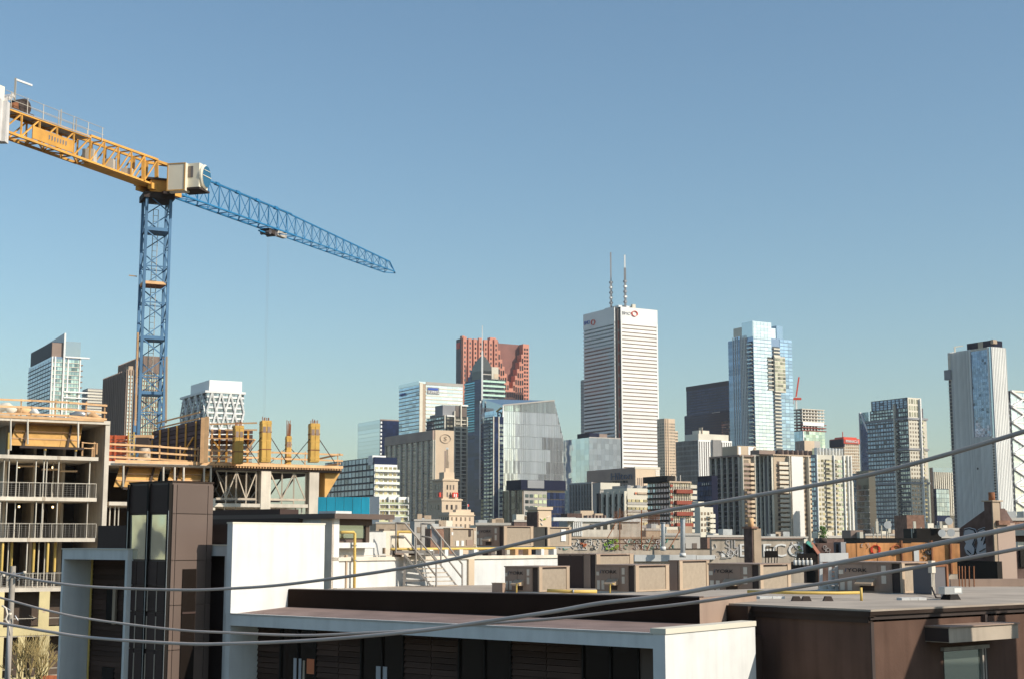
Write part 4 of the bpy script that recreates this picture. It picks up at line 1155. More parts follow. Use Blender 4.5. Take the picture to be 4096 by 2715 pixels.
# yellow-grey condominium
b = Block('condominium_tower', 'cream-green condominium with recessed dark balconies and thin white verticals', 'tower', 3262, 3244, 3400, 1816, 600, group=MID)
b.body('cream')
zb = b.z(2180); nf = 18
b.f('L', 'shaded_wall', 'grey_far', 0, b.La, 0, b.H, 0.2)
b.panes('L', 'glass_blue', 2, nf, zb, b.H - 1, fw=0.7, fh=0.6, out=0.3)
for a0, a1, m_ in ((0.03, 0.24, 'glass_warm'), (0.40, 0.50, 'glass_warm'), (0.62, 0.78, 'glass_green'), (0.80, 0.98, 'glass_warm')):
    b.panes('R', m_, 2, nf, zb, b.H - 1.5, s0=a0, s1=a1, fw=0.62, fh=0.5, out=0.15)
b.panes('R', 'glass_dark', 2, nf, zb, b.H - 1.5, s0=0.25, s1=0.40, fw=0.75, fh=0.6, out=0.15)
b.balconies('R', 'cream', 'glass_warm', nf, zb, b.H - 1.5, 0.25, 0.40, 0.9, 0.8)
b.panes('R', 'glass_dark', 1, nf, zb, b.H - 1.5, s0=0.52, s1=0.60, fw=0.9, fh=0.6, out=0.15)
b.balconies('R', 'cream', 'glass_warm', nf, zb, b.H - 1.5, 0.51, 0.61, 0.9, 0.8)
for s_ in (0.0, 0.49, 0.78, 0.90, 0.99):
    b.f('R', 'pilaster', 'white_far', s_ * b.Lb, s_ * b.Lb + 0.4, 0, b.H, 0.8)
b.box('roof_screen', 'glass_warm', b.Lb * 0.05, b.Lb * 0.8, 2, 3, b.H, b.z(1790))
b.piers('R', 'white_far', 8, b.H, b.z(1788), s0=0.05, s1=0.8, w=0.3, out=-1.8, name='screen_post')
b.box('step_wall', 'cream', b.Lb, b.Lb * 1.12, 1, 8, 0, b.z(1920))

# ------------------------------------------------------------------ low roofs and rooftop clutter
b = Block('low_office', 'low pale concrete building with white ribs and square windows behind the fence', 'office building', 2270, 2235, 2560, 2075, 260, az=12, group=MID)
b.body('concrete_far')
b.f('R', 'wall', 'concrete_lit', 0, b.Lb, 0, b.H, 0.15)
x0, x1 = b.R(2290), b.R(2330)
for i in range(5):
    b.f('R', 'rib', 'white_far', x0 + (x1 - x0) * i / 5, x0 + (x1 - x0) * (i + 0.55) / 5, b.z(2142), b.z(2086), 0.5)
for u in (2358, 2385, 2412, 2440, 2470):
    b.f('R', 'window', 'glass_dark', b.R(u), b.R(u + 16), b.z(2115), b.z(2094), 0.2)
b.f('R', 'roof_edge', 'white_far', -0.3, b.Lb, b.H - 0.4, b.H + 0.25, 0.5)
b.box('roof_box', 'sand', b.R(2345), b.R(2398), 4, 9, b.H, b.z(2038))
b.box('roof_box', 'sand', b.R(2398), b.R(2430), 3, 9, b.H, b.z(2050))
b.panes('R', 'brown_far', 6, 1, b.z(2070), b.z(2058), s0=b.R(2346) / b.Lb, s1=b.R(2430) / b.Lb, fw=0.45, fh=0.95, out=-2.9)
b.box('roof_box', 'brick_dark', b.R(2285), b.R(2345), 3, 8, b.H, b.z(2050))
b.f('R', 'white_shed', 'white_far', -3, b.R(2295), b.z(2082), b.z(2068), 1.5)

# beige chimney block with a green tag
b = Block('stair_tower', 'beige rooftop stair tower with a dark shaded side and green graffiti', 'stair tower', 2152, 2110, 2205, 2025, 170, az=25)
b.body('sand', top=b.H)
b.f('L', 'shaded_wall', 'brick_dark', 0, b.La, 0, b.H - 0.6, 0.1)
b.box('cap', 'sand', -0.15, b.Lb + 0.15, -0.15, b.La + 0.1, b.H - 0.35, b.H)
for i in range(6):
    a0 = rnd.uniform(0.1, 0.7) * b.Lb
    z0 = b.z(2090) + rnd.uniform(0, 0.7)
    bar(b.e, 'graffiti_stroke', 'graffiti_green' if i < 3 else 'graffiti_white', (a0, -0.03, z0), (a0 + rnd.uniform(0.1, 0.4), -0.03, z0 + rnd.uniform(-0.3, 0.5)), 0.16, 0.05, M=b.M)

def strokes(parent, M, x0, x1, z0, z1, y, cols, n, w, rs):
    """loose painted lettering: short loops and bars on a wall"""
    for i in range(n):
        cx, cz = rs.uniform(x0, x1), rs.uniform(z0, z1)
        h = (z1 - z0) * rs.uniform(0.3, 0.6)
        pts = []
        a0 = rs.uniform(0, 6.28)
        for k in range(6):
            a = a0 + k * rs.uniform(0.6, 1.1)
            pts.append((min(x1, max(x0, cx + h * 0.5 * math.cos(a))), y - 0.004 * (i % 5), min(z1, max(z0, cz + h * 0.5 * math.sin(a)))))
        mm = Many()
        for k in range(5):
            mm.bar(pts[k], pts[k + 1], w, 0.03)
        o = mesh(parent, 'graffiti_stroke', rs.choice(cols), mm.v, mm.f, M)
rs = random.Random(5)
b = Block('graffiti_wall', 'low rooftop wall crowded with green, orange and white graffiti', 'wall', 2205, 2200, 2720, 2150, 130, az=10)
b.body('concrete', top=b.H)
b.f('R', 'coping', 'tan', -0.1, b.Lb, b.H - 0.05, b.H + 0.12, 0.12)
strokes(b.e, b.M, 0.3, b.Lb * 0.95, b.z(2196), b.z(2154), -0.04, ['graffiti_white', 'graffiti_grey', 'graffiti_white', 'graffiti_silver', 'graffiti_teal', 'graffiti_black'], 80, 0.065, rs)
strokes(b.e, b.M, b.R(2418), b.R(2470), b.z(2196), b.z(2154), -0.07, ['graffiti_green'], 9, 0.16, rs)
strokes(b.e, b.M, b.R(2316), b.R(2350), b.z(2186), b.z(2168), -0.07, ['graffiti_orange'], 5, 0.16, rs)

# picket fence
pf = thing('picket_fence', 'rusty steel picket fence with braced posts on the far flat roof', 'fence', P(2550, 2195, 118))
for i in range(40):
    u = 2456 + (2638 - 2456) * i / 39
    p0, p1 = P(u, 2199, 118), P(u, 2040 + 3 * math.sin(i), 118)
    bar(pf, 'picket', 'rust', p0, p1, 0.03)
bar(pf, 'rail', 'rust', P(2450, 2070, 118.1), P(2640, 2070, 118.1), 0.07)
bar(pf, 'rail', 'rust', P(2450, 2172, 118.1), P(2640, 2172, 118.1), 0.07)
for u, v in ((2479, 2030), (2565, 2038), (2734, 2090)):
    bar(pf, 'post', 'rust', P(u, 2199, 118), P(u, v, 118), 0.09)
bar(pf, 'brace', 'rust', P(2479, 2060, 118), P(2430, 2150, 117), 0.05)
bar(pf, 'brace', 'rust', P(2612, 2140, 118), P(2588, 2200, 117), 0.05)
bar(pf, 'brace', 'rust', P(2725, 2110, 118), P(2665, 2212, 116), 0.06)

# white parapet deck and flues
b = Block('flat_roof_building', 'flat roof edged in white with a grey rendered upstand behind the rooftop units', 'building', 2535, 2525, 2856, 2218, 96, az=8)
b.body('concrete')
b.f('R', 'white_edge', 'white', 0, b.R(2780), b.z(2243), b.z(2217), 0.25)
b.f('R', 'white_edge', 'white', b.R(2782), b.Lb, b.z(2236), b.z(2219), 0.25)
b.box('upstand', 'concrete', b.R(2632), b.Lb, 1.0, 1.6, b.H - 0.2, b.z(2195))
b.box('upstand_cap', 'flashing', b.R(2630), b.Lb + 0.05, 0.95, 1.65, b.z(2195), b.z(2192))
for i, (u0, u1, v0, v1) in enumerate(((2644, 2661, 2198, 2092), (2721, 2741, 2224, 2074))):
    r_ = (P(u1, v0, 95) - P(u0, v0, 95)).length / 2
    f_ = thing('flue_pipe', ('slimmer' if i == 0 else 'taller') + ' galvanised flue pipe rising from the white-edged flat roof', 'flue', P((u0 + u1) / 2, v0, 95.5), group='galvanised flues')
    rod(f_, 'pipe', 'galv', P((u0 + u1) / 2, v0, 95.5), P((u0 + u1) / 2, v1, 95.5), r_, 16)
    rod(f_, 'cap', 'galv', P((u0 + u1) / 2, v1, 95.5), P((u0 + u1) / 2, v1 - 5, 95.5), r_ * 1.15, 16)
    rod(f_, 'collar', 'white', P((u0 + u1) / 2, v0 + 3, 95.5), P((u0 + u1) / 2, v0 - 14, 95.5), r_ * 1.3, 16)

# long graffiti wall and brick chimney
b = Block('graffiti_wall', 'long grey rooftop wall with big white block letters behind the brick chimney', 'wall', 2846, 2838, 3216, 2154, 125, az=6)
b.body('concrete', top=b.H)
b.f('R', 'coping', 'brown_far', -0.1, b.Lb + 0.1, b.H, b.H + 0.12, 0.15)
strokes(b.e, b.M, b.R(2848), b.R(2948), b.z(2230), b.z(2165), -0.05, ['graffiti_grey', 'graffiti_white'], 9, 0.07, rs)
text(b.e, 'graffiti_letters', 'graffiti_grey', 'SIL', 1.0, b.faceM('R', b.R(2900), b.z(2190), 0.06), ext=0.01)
text(b.e, 'graffiti_letters', 'graffiti_grey', 'M', 1.0, b.faceM('R', b.R(2908), b.z(2222), 0.06) @ Matrix.Diagonal((1.4, 1, 1, 1)), ext=0.01)
text(b.e, 'graffiti_letters', 'graffiti_white', 'E', 1.6, b.faceM('R', b.R(2952), b.z(2224), 0.06) @ Matrix.Diagonal((1.1, 1, 1, 1)), ext=0.02)
text(b.e, 'graffiti_letters', 'graffiti_white', 'FCOA', 1.6, b.faceM('R', b.R(3045), b.z(2224), 0.06) @ Matrix.Diagonal((1.22, 1, 1, 1)), ext=0.02)
strokes(b.e, b.M, b.R(3158), b.R(3210), b.z(2225), b.z(2165), -0.05, ['graffiti_green', 'graffiti_grey', 'graffiti_white'], 6, 0.07, rs)
b.f('R', 'white_patch', 'graffiti_white', b.R(2884), b.R(2898), b.z(2226), b.z(2211), 0.05)
b = Block('brick_chimney', 'square brick chimney before the graffiti wall, its shaded side painted darker', 'chimney', 3010, 2977, 3044, 2112, 100, az=20)
b.body('tan', top=b.H)
b.f('L', 'shaded_side', 'brick_dark', 0, b.La, 0, b.H + 0.02, 0.05)  # shade put into the colour: darker here, lighter on the lit body
b.box('cap', 'brick', -0.12, b.Lb * 0.6, -0.1, b.La + 0.1, b.H, b.H + 0.14)
rod(b.e, 'chimney_pot', 'timber', b.M @ V((b.Lb * 0.15, 0.4, b.H + 0.14)), b.M @ V((b.Lb * 0.15, 0.4, b.H + 0.75)), 0.2, 12)

# patch of further low roofs
b = Block('low_shed', 'low brick shed with a bent sheet roof and green streak', 'shed', 3222, 3212, 3335, 2170, 118, az=8)
b.body('brick_dark', top=b.H)
b.f('R', 'dark_front', 'black_metal', 0, b.Lb * 0.4, 0, b.H - 0.1, 0.1)
bar(b.e, 'brace', 'red_granite', (b.Lb * 0.15, -0.3, b.H), (b.Lb * 0.45, -0.3, b.H - 1.0), 0.25, M=b.M)
bar(b.e, 'brace', 'graffiti_teal', (0, -0.3, b.H + 0.1), (b.Lb * 0.2, -0.3, b.H - 0.3), 0.25, M=b.M)
strokes(b.e, b.M, b.Lb * 0.5, b.Lb * 0.95, b.H - 1.0, b.H - 0.2, -0.05, ['graffiti_grey'], 4, 0.05, rs)
b = Block('low_shed', 'small dark purple metal cabin with white side panel', 'shed', 3362, 3334, 3383, 2166, 116, az=20)
b.body('grey_dark', top=b.H)
b.f('R', 'pale_side', 'grey_far', 0, b.Lb, 0, b.H, 0.05)
b.f('L', 'slit', 'black_metal', b.La * 0.3, b.La * 0.6, b.H - 1.1, b.H - 0.15, 0.05)
b = Block('rusty_wall', 'long rusty orange sheet metal wall with red graffiti rounds', 'wall', 3384, 3376, 3838, 2170, 112, az=8)
xs = 0.0
k = 0
b.body('concrete', top=b.H - 2.4)
while xs < b.Lb - 0.2:
    w_ = rnd.uniform(0.75, 1.15)
    dz = rnd.uniform(-0.05, 0.05)
    b.box('sheet', 'rust_wall', xs + 0.01, min(b.Lb, xs + w_), -0.03 * (k % 2), 0.15 - 0.03 * (k % 2), b.H - 2.4, b.H + dz)
    xs += w_; k += 1
for u in (3600, 3720, 3795):
    b.f('R', 'post', 'rust', b.R(u), b.R(u) + 0.12, b.H - 2.4, b.H + 0.2, 0.25)
for u in (3500, 3582):
    cx_, cz_ = b.R(u), b.z(2196)
    for q in range(10):
        a = q * 0.628
        bar(b.e, 'graffiti_round', 'logo_red' if u < 3550 else 'graffiti_orange', (cx_ + 0.35 * math.cos(a), -0.08, cz_ + 0.35 * math.sin(a)), (cx_ + 0.35 * math.cos(a + 0.63), -0.08, cz_ + 0.35 * math.sin(a + 0.63)), 0.16, 0.03, M=b.M)
strokes(b.e, b.M, b.R(3690), b.R(3720), b.z(2235), b.z(2180), -0.10, ['graffiti_black', 'graffiti_grey'], 6, 0.08, rs)
b.f('R', 'white_door', 'white', b.R(3652), b.R(3672), b.z(2245), b.z(2195), 0.12)
strokes(b.e, b.M, b.R(3440), b.R(3480), b.z(2190), b.z(2172), -0.08, ['graffiti_grey'], 4, 0.04, rs)
b = Block('dark_roof_building', 'dark flat-roofed building with antennas behind the rusty wall', 'building', 3440, 3375, 3860, 2150, 160, az=6)
b.body('black_metal')
b.box('roof_box', 'brown_far', b.R(3428), b.R(3478), 2, 5, b.H, b.z(2118))
b.box('roof_unit', 'cream', b.R(3452), b.R(3466), 1, 2, b.H, b.z(2125))
b.box('roof_box', 'black_metal', b.R(3695), b.R(3795), 2, 6, b.H, b.z(2110))
b.box('roof_box', 'brick', b.R(3738), b.R(3812), 8, 12, b.H, b.z(2052))
for u, v in ((3548, 2070), (3566, 2098), (3587, 2072), (3596, 2100), (3532, 2105), (3689, 2110), (3727, 2105), (3768, 2108), (3795, 2080)):
    antenna(b.e, 'antenna', 'cream', b.M @ V((b.R(u), 3, b.H)), b.z(v) - b.H, 0.07)
for u, v in ((3568, 2097), (3815, 2081), (3785, 2130), (3822, 2128)):
    r_ = 0.42
    rod(b.e, 'dish', 'white', b.M @ V((b.R(u), 1.2, b.z(v))), b.M @ V((b.R(u) - 0.05, 1.0, b.z(v))), r_, 16)
for u in (3540, 3590, 3693, 3800):
    b.box('antenna_panel', 'cream', b.R(u), b.R(u) + 0.3, 2.7, 2.9, b.H + 0.6, b.H + 1.9)

# gabled house with the silver tag
b = Block('gabled_house', 'brown gabled house with a silver bubble graffiti tag and end chimney', 'house', 3985, 3836, 4056, 2090, 85, az=28)
zl = b.z(2104)
zr = b.z(2030)
La = b.La
vs = [(0, 0, 0), (0, La, 0), (0, La, P(3837, 2104, 85).z - 0.1), (0, La * 0.22, zr), (0, 0, b.H)]
vs += [(b.Lb, y, z) for _, y, z in vs]
mesh(b.e, 'wall', 'brick_dark', vs, [(0, 1, 2, 3, 4)[::-1], (5, 6, 7, 8, 9), (0, 5, 9, 4)[::-1] and (0, 4, 9, 5)[::-1], (1, 6, 7, 2), (2, 7, 8, 3), (3, 8, 9, 4)], b.M)
b.f('R', 'sunny_wall', 'hotel_brown', 0.02, b.Lb, 0, b.H, 0.06)
b.f('R', 'roof_edge', 'brick', -0.05, b.Lb * 0.6, b.H - 0.1, b.H + 0.15, 0.25)
b.box('chimney', 'brick_dark', -0.25, 0.5, 0.05, La * 0.22, b.z(2245), b.z(2000))
b.f('R', 'chimney_face', 'tan', -0.25, 0.32, b.z(2245), b.z(2001), 0.02, 0.1)
b.box('chimney_cap', 'tan', -0.33, 0.55, -0.1, La * 0.26, b.z(2004), b.z(1999))
rod(b.e, 'chimney_pot', 'rust', b.M @ V((0.1, La * 0.12, b.z(1999))), b.M @ V((0.1, La * 0.12, b.z(1966))), 0.2, 10)
b.f('L', 'dark_base', 'black_metal', -0.2, La, 0, b.z(2243), 0.3)
def blob(parent, M, name, m, pts, y, t=0.03):
    n = len(pts)
    vs = [(-y, p[0], p[1]) for p in pts] + [(-y - t, p[0], p[1]) for p in pts]
    fs = [tuple(range(n)), tuple(range(2 * n - 1, n - 1, -1))] + [(i, (i + 1) % n, n + (i + 1) % n, n + i) for i in range(n)]
    return mesh(parent, name, m, vs, fs, M)
def q(u, v): return (b.L(u, v), P(u, v, 85).z * 1.0)
tagA = [(3858, 2130), (3862, 2114), (3880, 2110), (3900, 2116), (3910, 2135), (3902, 2158), (3894, 2176), (3905, 2195), (3902, 2218), (3884, 2228), (3868, 2215), (3860, 2190), (3868, 2172), (3857, 2155)]
tagB = [(3918, 2118), (3938, 2110), (3950, 2116), (3945, 2150), (3936, 2178), (3955, 2168), (3974, 2172), (3976, 2190), (3962, 2208), (3936, 2220), (3914, 2224), (3906, 2205), (3914, 2170), (3908, 2140)]
for tg in (tagA, tagB):
    cu = sum(p[0] for p in tg) / len(tg); cv = sum(p[1] for p in tg) / len(tg)
    blob(b.e, b.M, 'graffiti_outline', 'graffiti_silver', [q(cu + (u - cu) * 1.12, cv + (v - cv) * 1.08) for u, v in tg], 0.01)
    blob(b.e, b.M, 'graffiti_line', 'graffiti_black', [q(cu + (u - cu) * 1.04, cv + (v - cv) * 1.03) for u, v in tg], 0.045)
    blob(b.e, b.M, 'graffiti_fill', 'graffiti_silver', [q(cu + (u - cu) * 0.90, cv + (v - cv) * 0.93) for u, v in tg], 0.08)
for (u0, v0), (u1, v1) in (((3870, 2150), (3884, 2138)), ((3876, 2200), (3890, 2214)), ((3932, 2160), (3944, 2130)), ((3925, 2205), (3948, 2192))):
    a_, c_ = q(u0, v0), q(u1, v1)
    bar(b.e, 'graffiti_line', 'graffiti_black', (-0.14, a_[0], a_[1]), (-0.14, c_[0], c_[1]), 0.08, 0.03, M=b.M)
b = Block('side_house', 'dark house corner with a cream awning at the picture edge', 'house', 4060, 4052, 4200, 2110, 92, az=20)
b.body('brick_dark')
b.f('R', 'awning', 'cream', 0, b.Lb, b.z(2140), b.z(2118), 0.9)
b.f('R', 'pale_band', 'cream', 0, b.Lb, b.z(2188), b.z(2165), 0.2)
b.f('R', 'opening', 'black_metal', 0.2, b.Lb, b.z(2265), b.z(2195), 0.15)

# far low fill so that the foot of the skyline is built up (flat roofs between the named blocks)
fill = random.Random(3)
FILL = [('tan', 'low tan flat-roofed shop row'), ('concrete_far', 'low grey warehouse'), ('brick', 'low brick warehouse'), ('cream', 'low cream walk-up'), ('brick_dark', 'low dark brick terrace')]
WHERE = ['under the striped tower', 'beside the white balcony wing', 'below the hotel slab', 'below the stepped stone building', 'beside the beige stair tower', 'behind the picket fence', 'behind the slimmer flue',
         'left of the brick chimney', 'right of the brick chimney', 'behind the purple cabin', 'behind the rusty wall', 'left of the gabled house', 'behind the gabled house']
for i, (u0, u1, v, D) in enumerate(((1480, 1640, 2092, 420), (1640, 1760, 2082, 380), (1700, 1850, 2112, 330), (1880, 2040, 2098, 300), (2040, 2150, 2085, 360), (2560, 2720, 2120, 330), (2640, 2800, 2140, 300),
                                    (2800, 2990, 2146, 350), (3000, 3230, 2150, 420), (3260, 3420, 2150, 300), (3420, 3700, 2140, 380), (3700, 3880, 2120, 260), (3950, 4200, 2080, 240))):
    m_, lb = FILL[i % 5]
    b = Block('low_building', lb + ' ' + WHERE[i], 'building', u0 + (u1 - u0) * 0.15, u0, u1, v, D, az=fill.choice((14, 22, 30)), group='low roofs at the foot of the skyline')
    b.body(m_)
    nw = max(3, int(b.Lb / 4))
    b.panes('R', 'glass_brown', min(nw, 9), 2, b.H - 7, b.H - 0.8, fw=0.42, fh=0.5, out=0.08)
    b.box('parapet', 'concrete_far', -0.2, b.Lb + 0.2, -0.2, 0.3, b.H, b.H + 0.5)
    for k in range(3):
        x = fill.uniform(0.1, 0.8) * b.Lb
        b.box('roof_unit', fill.choice(('galv', 'cream', 'tan')), x, x + fill.uniform(1, 3), 2, 4, b.H, b.H + fill.uniform(0.8, 2.0))
# ------------------------------------------------------------------ the white framed building in front
FA = 51.5                                         # how the near building is turned
c = Block('framed_building', 'near low-rise building with white framed bays, brown lift tower and dark slatted walls', 'building', 2660, 922, 3020, 2534, 36.0, az=FA)
near = c.e
ZC = c.H                                          # top of the long bay
LA, LB = c.La, c.Lb
RC = 1.2                                          # depth of the bays
ZF = ZC - 0.37
bay = c.box('bay_fascia', 'white', 0, 0.30, 0.36, LA, ZF, ZC)
c.box('drip_edge', 'galv', -0.02, 0.0, 0.36, LA, ZC - 0.03, ZC + 0.015, parent=bay)
c.box('bay_soffit', 'white', 0.30, RC + 0.1, 0.36, LA, ZF, ZC - 0.06)
c.box('bay_end_wall', 'white', 0, LB, 0, 0.36, 0, ZC - 0.004)
c.box('bay_coping', 'cream', -0.03, LB, -0.04, 0.42, ZC - 0.004, ZC + 0.13)
c.box('bay_side_wall', 'white', 0, RC, LA, LA + 0.22, 0, ZC)
c.box('core_wall', 'siding', RC + 0.06, 9, 0.4, LA + 4.0, 0, ZF + 0.05)
# the slatted wall in the long bay: sections of boards and dark windows, given by columns of the photograph
pb = V((c.O.x, c.O.y, ZC - 1)) + c.B * RC
def yb(u): return along(pb, c.A, u)
secs = [(1028, 1125, 's'), (1125, 1270, 'w'), (1270, 1447, 's'), (1447, 1620, 'w'), (1620, 1837, 's'), (1837, 2050, 'w'), (2050, 2332, 's'), (2332, 2562, 'w'), (2562, 2640, 'b')]
zlow = ZC - 4.6
for u0, u1, k in secs:
    y1, y0 = min(yb(u0), LA), max(yb(u1), 0.36)
    if k == 's':
        half = [(y0, (y0 + y1) / 2 - 0.01), ((y0 + y1) / 2 + 0.01, y1)] if y1 - y0 > 1.3 else [(y0, y1)]
        z = ZF; row = 0
        while z > zlow:
            for a0, a1 in half:
                mesh(near, 'slat', 'siding', [(RC - 0.05, a0, z - 0.165), (RC - 0.05, a1, z - 0.165), (RC + 0.06, a1, z - 0.165), (RC + 0.06, a0, z - 0.165),
                                              (RC, a0, z - 0.01), (RC, a1, z - 0.01), (RC + 0.06, a1, z - 0.01), (RC + 0.06, a0, z - 0.01)],
                     [(0, 1, 2, 3), (7, 6, 5, 4), (0, 4, 5, 1), (1, 5, 6, 2), (2, 6, 7, 3), (3, 7, 4, 0)], c.M)
            z -= 0.172; row += 1
    elif k == 'w':
        w = c.box('window', 'glass_black', RC - 0.01, RC + 0.05, y0 + 0.06, y1 - 0.06, zlow, ZF - 0.06)
        for yy in (y0, (y0 + y1) / 2 - 0.03, y1 - 0.06):
            c.box('window_frame', 'black_metal', RC - 0.07, RC + 0.04, yy, yy + 0.06, zlow, ZF, parent=w)
        c.box('window_frame', 'black_metal', RC - 0.06, RC + 0.04, y0 + 0.06, y1 - 0.06, ZF - 0.06, ZF, parent=w)
    else:
        c.box('end_panel', 'tower_brown', RC - 0.02, RC + 0.05, y0, y1, zlow, ZF)
# reflections in the windows, painted as pale and orange strips
for u0, u1, v0, v1, m_ in ((1175, 1205, 2632, 2760, 'graffiti_silver'), (1228, 1265, 2635, 2695, 'graffiti_orange'), (1212, 1219, 2640, 2760, 'concrete'), (1505, 1548, 2665, 2760, 'graffiti_silver')):
    p0 = V((c.O.x, c.O.y, 0)) + c.B * (RC - 0.03)
    yy0, yy1 = along(V((p0.x, p0.y, ZC - 1.5)), c.A, u1), along(V((p0.x, p0.y, ZC - 1.5)), c.A, u0)
    d_ = (p0 + c.A * yy0).y
    c.box('window_reflection', m_, RC - 0.04, RC - 0.015, yy0, yy1, P(u0, v1, d_).z, P(u0, v0, d_).z)
# roof of the long bay and the dark upstand behind it
Q1, Q0, Q2 = P(1065, 2424, 48.6), PZ(2800, 2497, ZC), PZ(2985, 2478, ZC)
K0, K1, K2 = c.M @ V((0.3, 0.36, ZC)), c.M @ V((0.28, LA, ZC + 0.02)), c.M @ V((LB, 0.36, ZC))
dz = V((0, 0, 0.02)); th = V((0, 0, 0.3))
top = [K1 - dz, K0 - dz, K2 - dz, Q2 + dz, Q0 + dz, Q1 + dz]
mesh(near, 'bay_roof', 'roof_tar', top + [p - th for p in top], [(0, 1, 4, 5), (1, 2, 3, 4), (6, 11, 10, 7), (7, 10, 9, 8), (0, 6, 7, 1), (1, 7, 8, 2), (2, 8, 9, 3), (3, 9, 10, 4), (4, 10, 11, 5), (5, 11, 6, 0)])
def wall_between(parent, name, m, a, b_, za, zb_, t, z0, z0b=None):
    d = (V((b_.x, b_.y, 0)) - V((a.x, a.y, 0))).normalized(); nrm = V((-d.y, d.x, 0)) * t
    vs = []
    for p, zt in ((a, za), (b_, zb_)):
        for k in (0, 1):
            q_ = V((p.x, p.y, 0)) + nrm * k
            vs += [V((q_.x, q_.y, z0)), V((q_.x, q_.y, zt))]
    return mesh(parent, name, m, vs, [(0, 4, 5, 1), (2, 3, 7, 6), (1, 5, 7, 3), (0, 1, 3, 2), (4, 6, 7, 5), (0, 2, 6, 4)])
zp1, zp0 = P(1065, 2355, Q1.y).z, P(2800, 2388, Q0.y).z
wall_between(near, 'parapet_wall', 'tar_black', Q1, Q0, zp1, zp0, 0.25, ZC - 0.3)
wall_between(near, 'parapet_return', 'unit_brown', Q0, Q2 + (Q2 - Q0) * 0.25, zp0 - 0.01, zp0 - 0.01, 0.25, ZC - 0.3)
wall_between(near, 'parapet_cap', 'tower_brown', Q1 + V((0, 0.03, 0)), Q0 + V((0, 0.03, 0)), zp1 + 0.03, zp0 + 0.03, 0.3, zp0 + 0.005 - 0.05)
ZR = EYE - 2.25
mesh(near, 'main_roof', 'roof_light', [V((Q1.x, Q1.y + 0.2, ZR)), V((Q0.x, Q0.y + 0.2, ZR)), V((Q2.x + 2, Q2.y + 0.2, ZR)), V((26, 62, ZR)), V((18, 80, ZR)), V((-9, 74, ZR))], [(0, 1, 2, 3, 4, 5)])
# tall white upper wall at the left end of the bay
zw = c.M @ V((0, LA, 0))
ztop = P(925, 2092, zw.y).z
xw = along(V((zw.x, zw.y, ztop)), c.B, 1300)
c.box('upper_wall', 'white', 0.0, xw, LA + 0.004, LA + 0.26, ZC + 0.004, ztop)
c.box('upper_wall_cap', 'cream', -0.02, xw + 0.02, LA - 0.01, LA + 0.28, ztop, ztop + 0.05)
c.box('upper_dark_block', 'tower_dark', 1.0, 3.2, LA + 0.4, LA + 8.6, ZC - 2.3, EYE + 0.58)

# bays with deep white frames
def framed_bay(uc, ul, vt, D, zback=None, top_t=0.33, t=0.12):
    f_ = Block(None, None, None, uc, ul, uc + 20, vt, D, az=FA, parent=near)
    fr = f_.box('frame_head', 'white', 0, RC, 0, f_.La, f_.H - top_t, f_.H)
    f_.box('frame_cap', 'cream', -0.03, RC, -0.03, f_.La + 0.03, f_.H, f_.H + 0.04, parent=fr)
    f_.box('frame_jamb', 'white', 0, RC, f_.La - t, f_.La, 0, f_.H - top_t)
    f_.box('frame_jamb', 'white', 0, RC, 0, t, 0, f_.H - top_t)
    f_.box('bay_back', 'siding', RC, RC + 0.3, 0, f_.La, 0, f_.H - 0.1)
    z = f_.H - top_t
    while z > EYE - 4.6:
        mesh(near, 'slat', 'siding', [(RC - 0.05, t, z - 0.165), (RC - 0.05, f_.La - t, z - 0.165), (RC + 0.02, f_.La - t, z - 0.165), (RC + 0.02, t, z - 0.165),
                                      (RC - 0.01, t, z - 0.01), (RC - 0.01, f_.La - t, z - 0.01), (RC + 0.02, f_.La - t, z - 0.01), (RC + 0.02, t, z - 0.01)],
             [(0, 1, 2, 3), (7, 6, 5, 4), (0, 4, 5, 1), (1, 5, 6, 2), (2, 6, 7, 3), (3, 7, 4, 0)], f_.M)
        z -= 0.172
    return f_
f1 = framed_bay(512, 250, 2197, 47.0)
p0 = f1.M @ V((RC, 0, f1.H - 2))
def y1(u): return along(p0, f1.A, u)
def z1(v): return P(430, v, (p0 + f1.A * y1(430)).y).z
f1.box('window', 'glass_black', RC - 0.08, RC, y1(468), y1(432), z1(2492), z1(2338))
f1.box('window_bar', 'tan', RC - 0.16, RC - 0.08, y1(475), y1(464), z1(2492), z1(2340))
rod(near, 'downpipe', 'yellow_pipe', f1.M @ V((RC - 0.12, f1.La - 0.2, 0)), f1.M @ V((RC - 0.12, f1.La - 0.2, f1.H - 0.33)), 0.04, 10)
f1.box('window', 'glass_black', RC - 0.08, RC, y1(470), y1(425), z1(2900), z1(2665))
f2 = framed_bay(912, 775, 2181, 46.9, t=0.14)
f2.box('bay_lining', 'white', 0.1, RC, 0.15, 0.2, 0, f2.H - 0.33)

# lift tower
t_ = Block(None, None, None, 690, 520, 852, 1926, 46.0, az=FA, parent=near)
tw = t_.box('lift_tower', 'tower_brown', 0, t_.Lb, 0, t_.La, 0, t_.H)
t_.box('tower_cap', 'flashing', -0.03, t_.Lb + 0.03, -0.03, t_.La + 0.03, t_.H, t_.H + 0.05, parent=tw)
zz = [t_.H - 0.06, t_.z(2052), t_.z(2240), t_.z(2420), t_.z(2600), t_.z(2790)]
def tp(x0, x1, z0, z1_):
    t_.box('cladding_panel', 'tower_brown', x0 + 0.012, x1 - 0.012, -0.05, 0.0, z0 + 0.012, z1_ - 0.012, parent=tw)
xs = [0.0, t_.R(706), t_.R(830), t_.Lb]
for j in range(5):
    for i in range(3):
        tp(xs[i], xs[i + 1], zz[j + 1] if i == 1 else zz[j + 1], zz[j])
t_.box('side_window', 'glass_black', t_.R(722, 2400), t_.R(775, 2400), -0.09, -0.05, t_.z(2900), t_.z(2275), parent=tw)
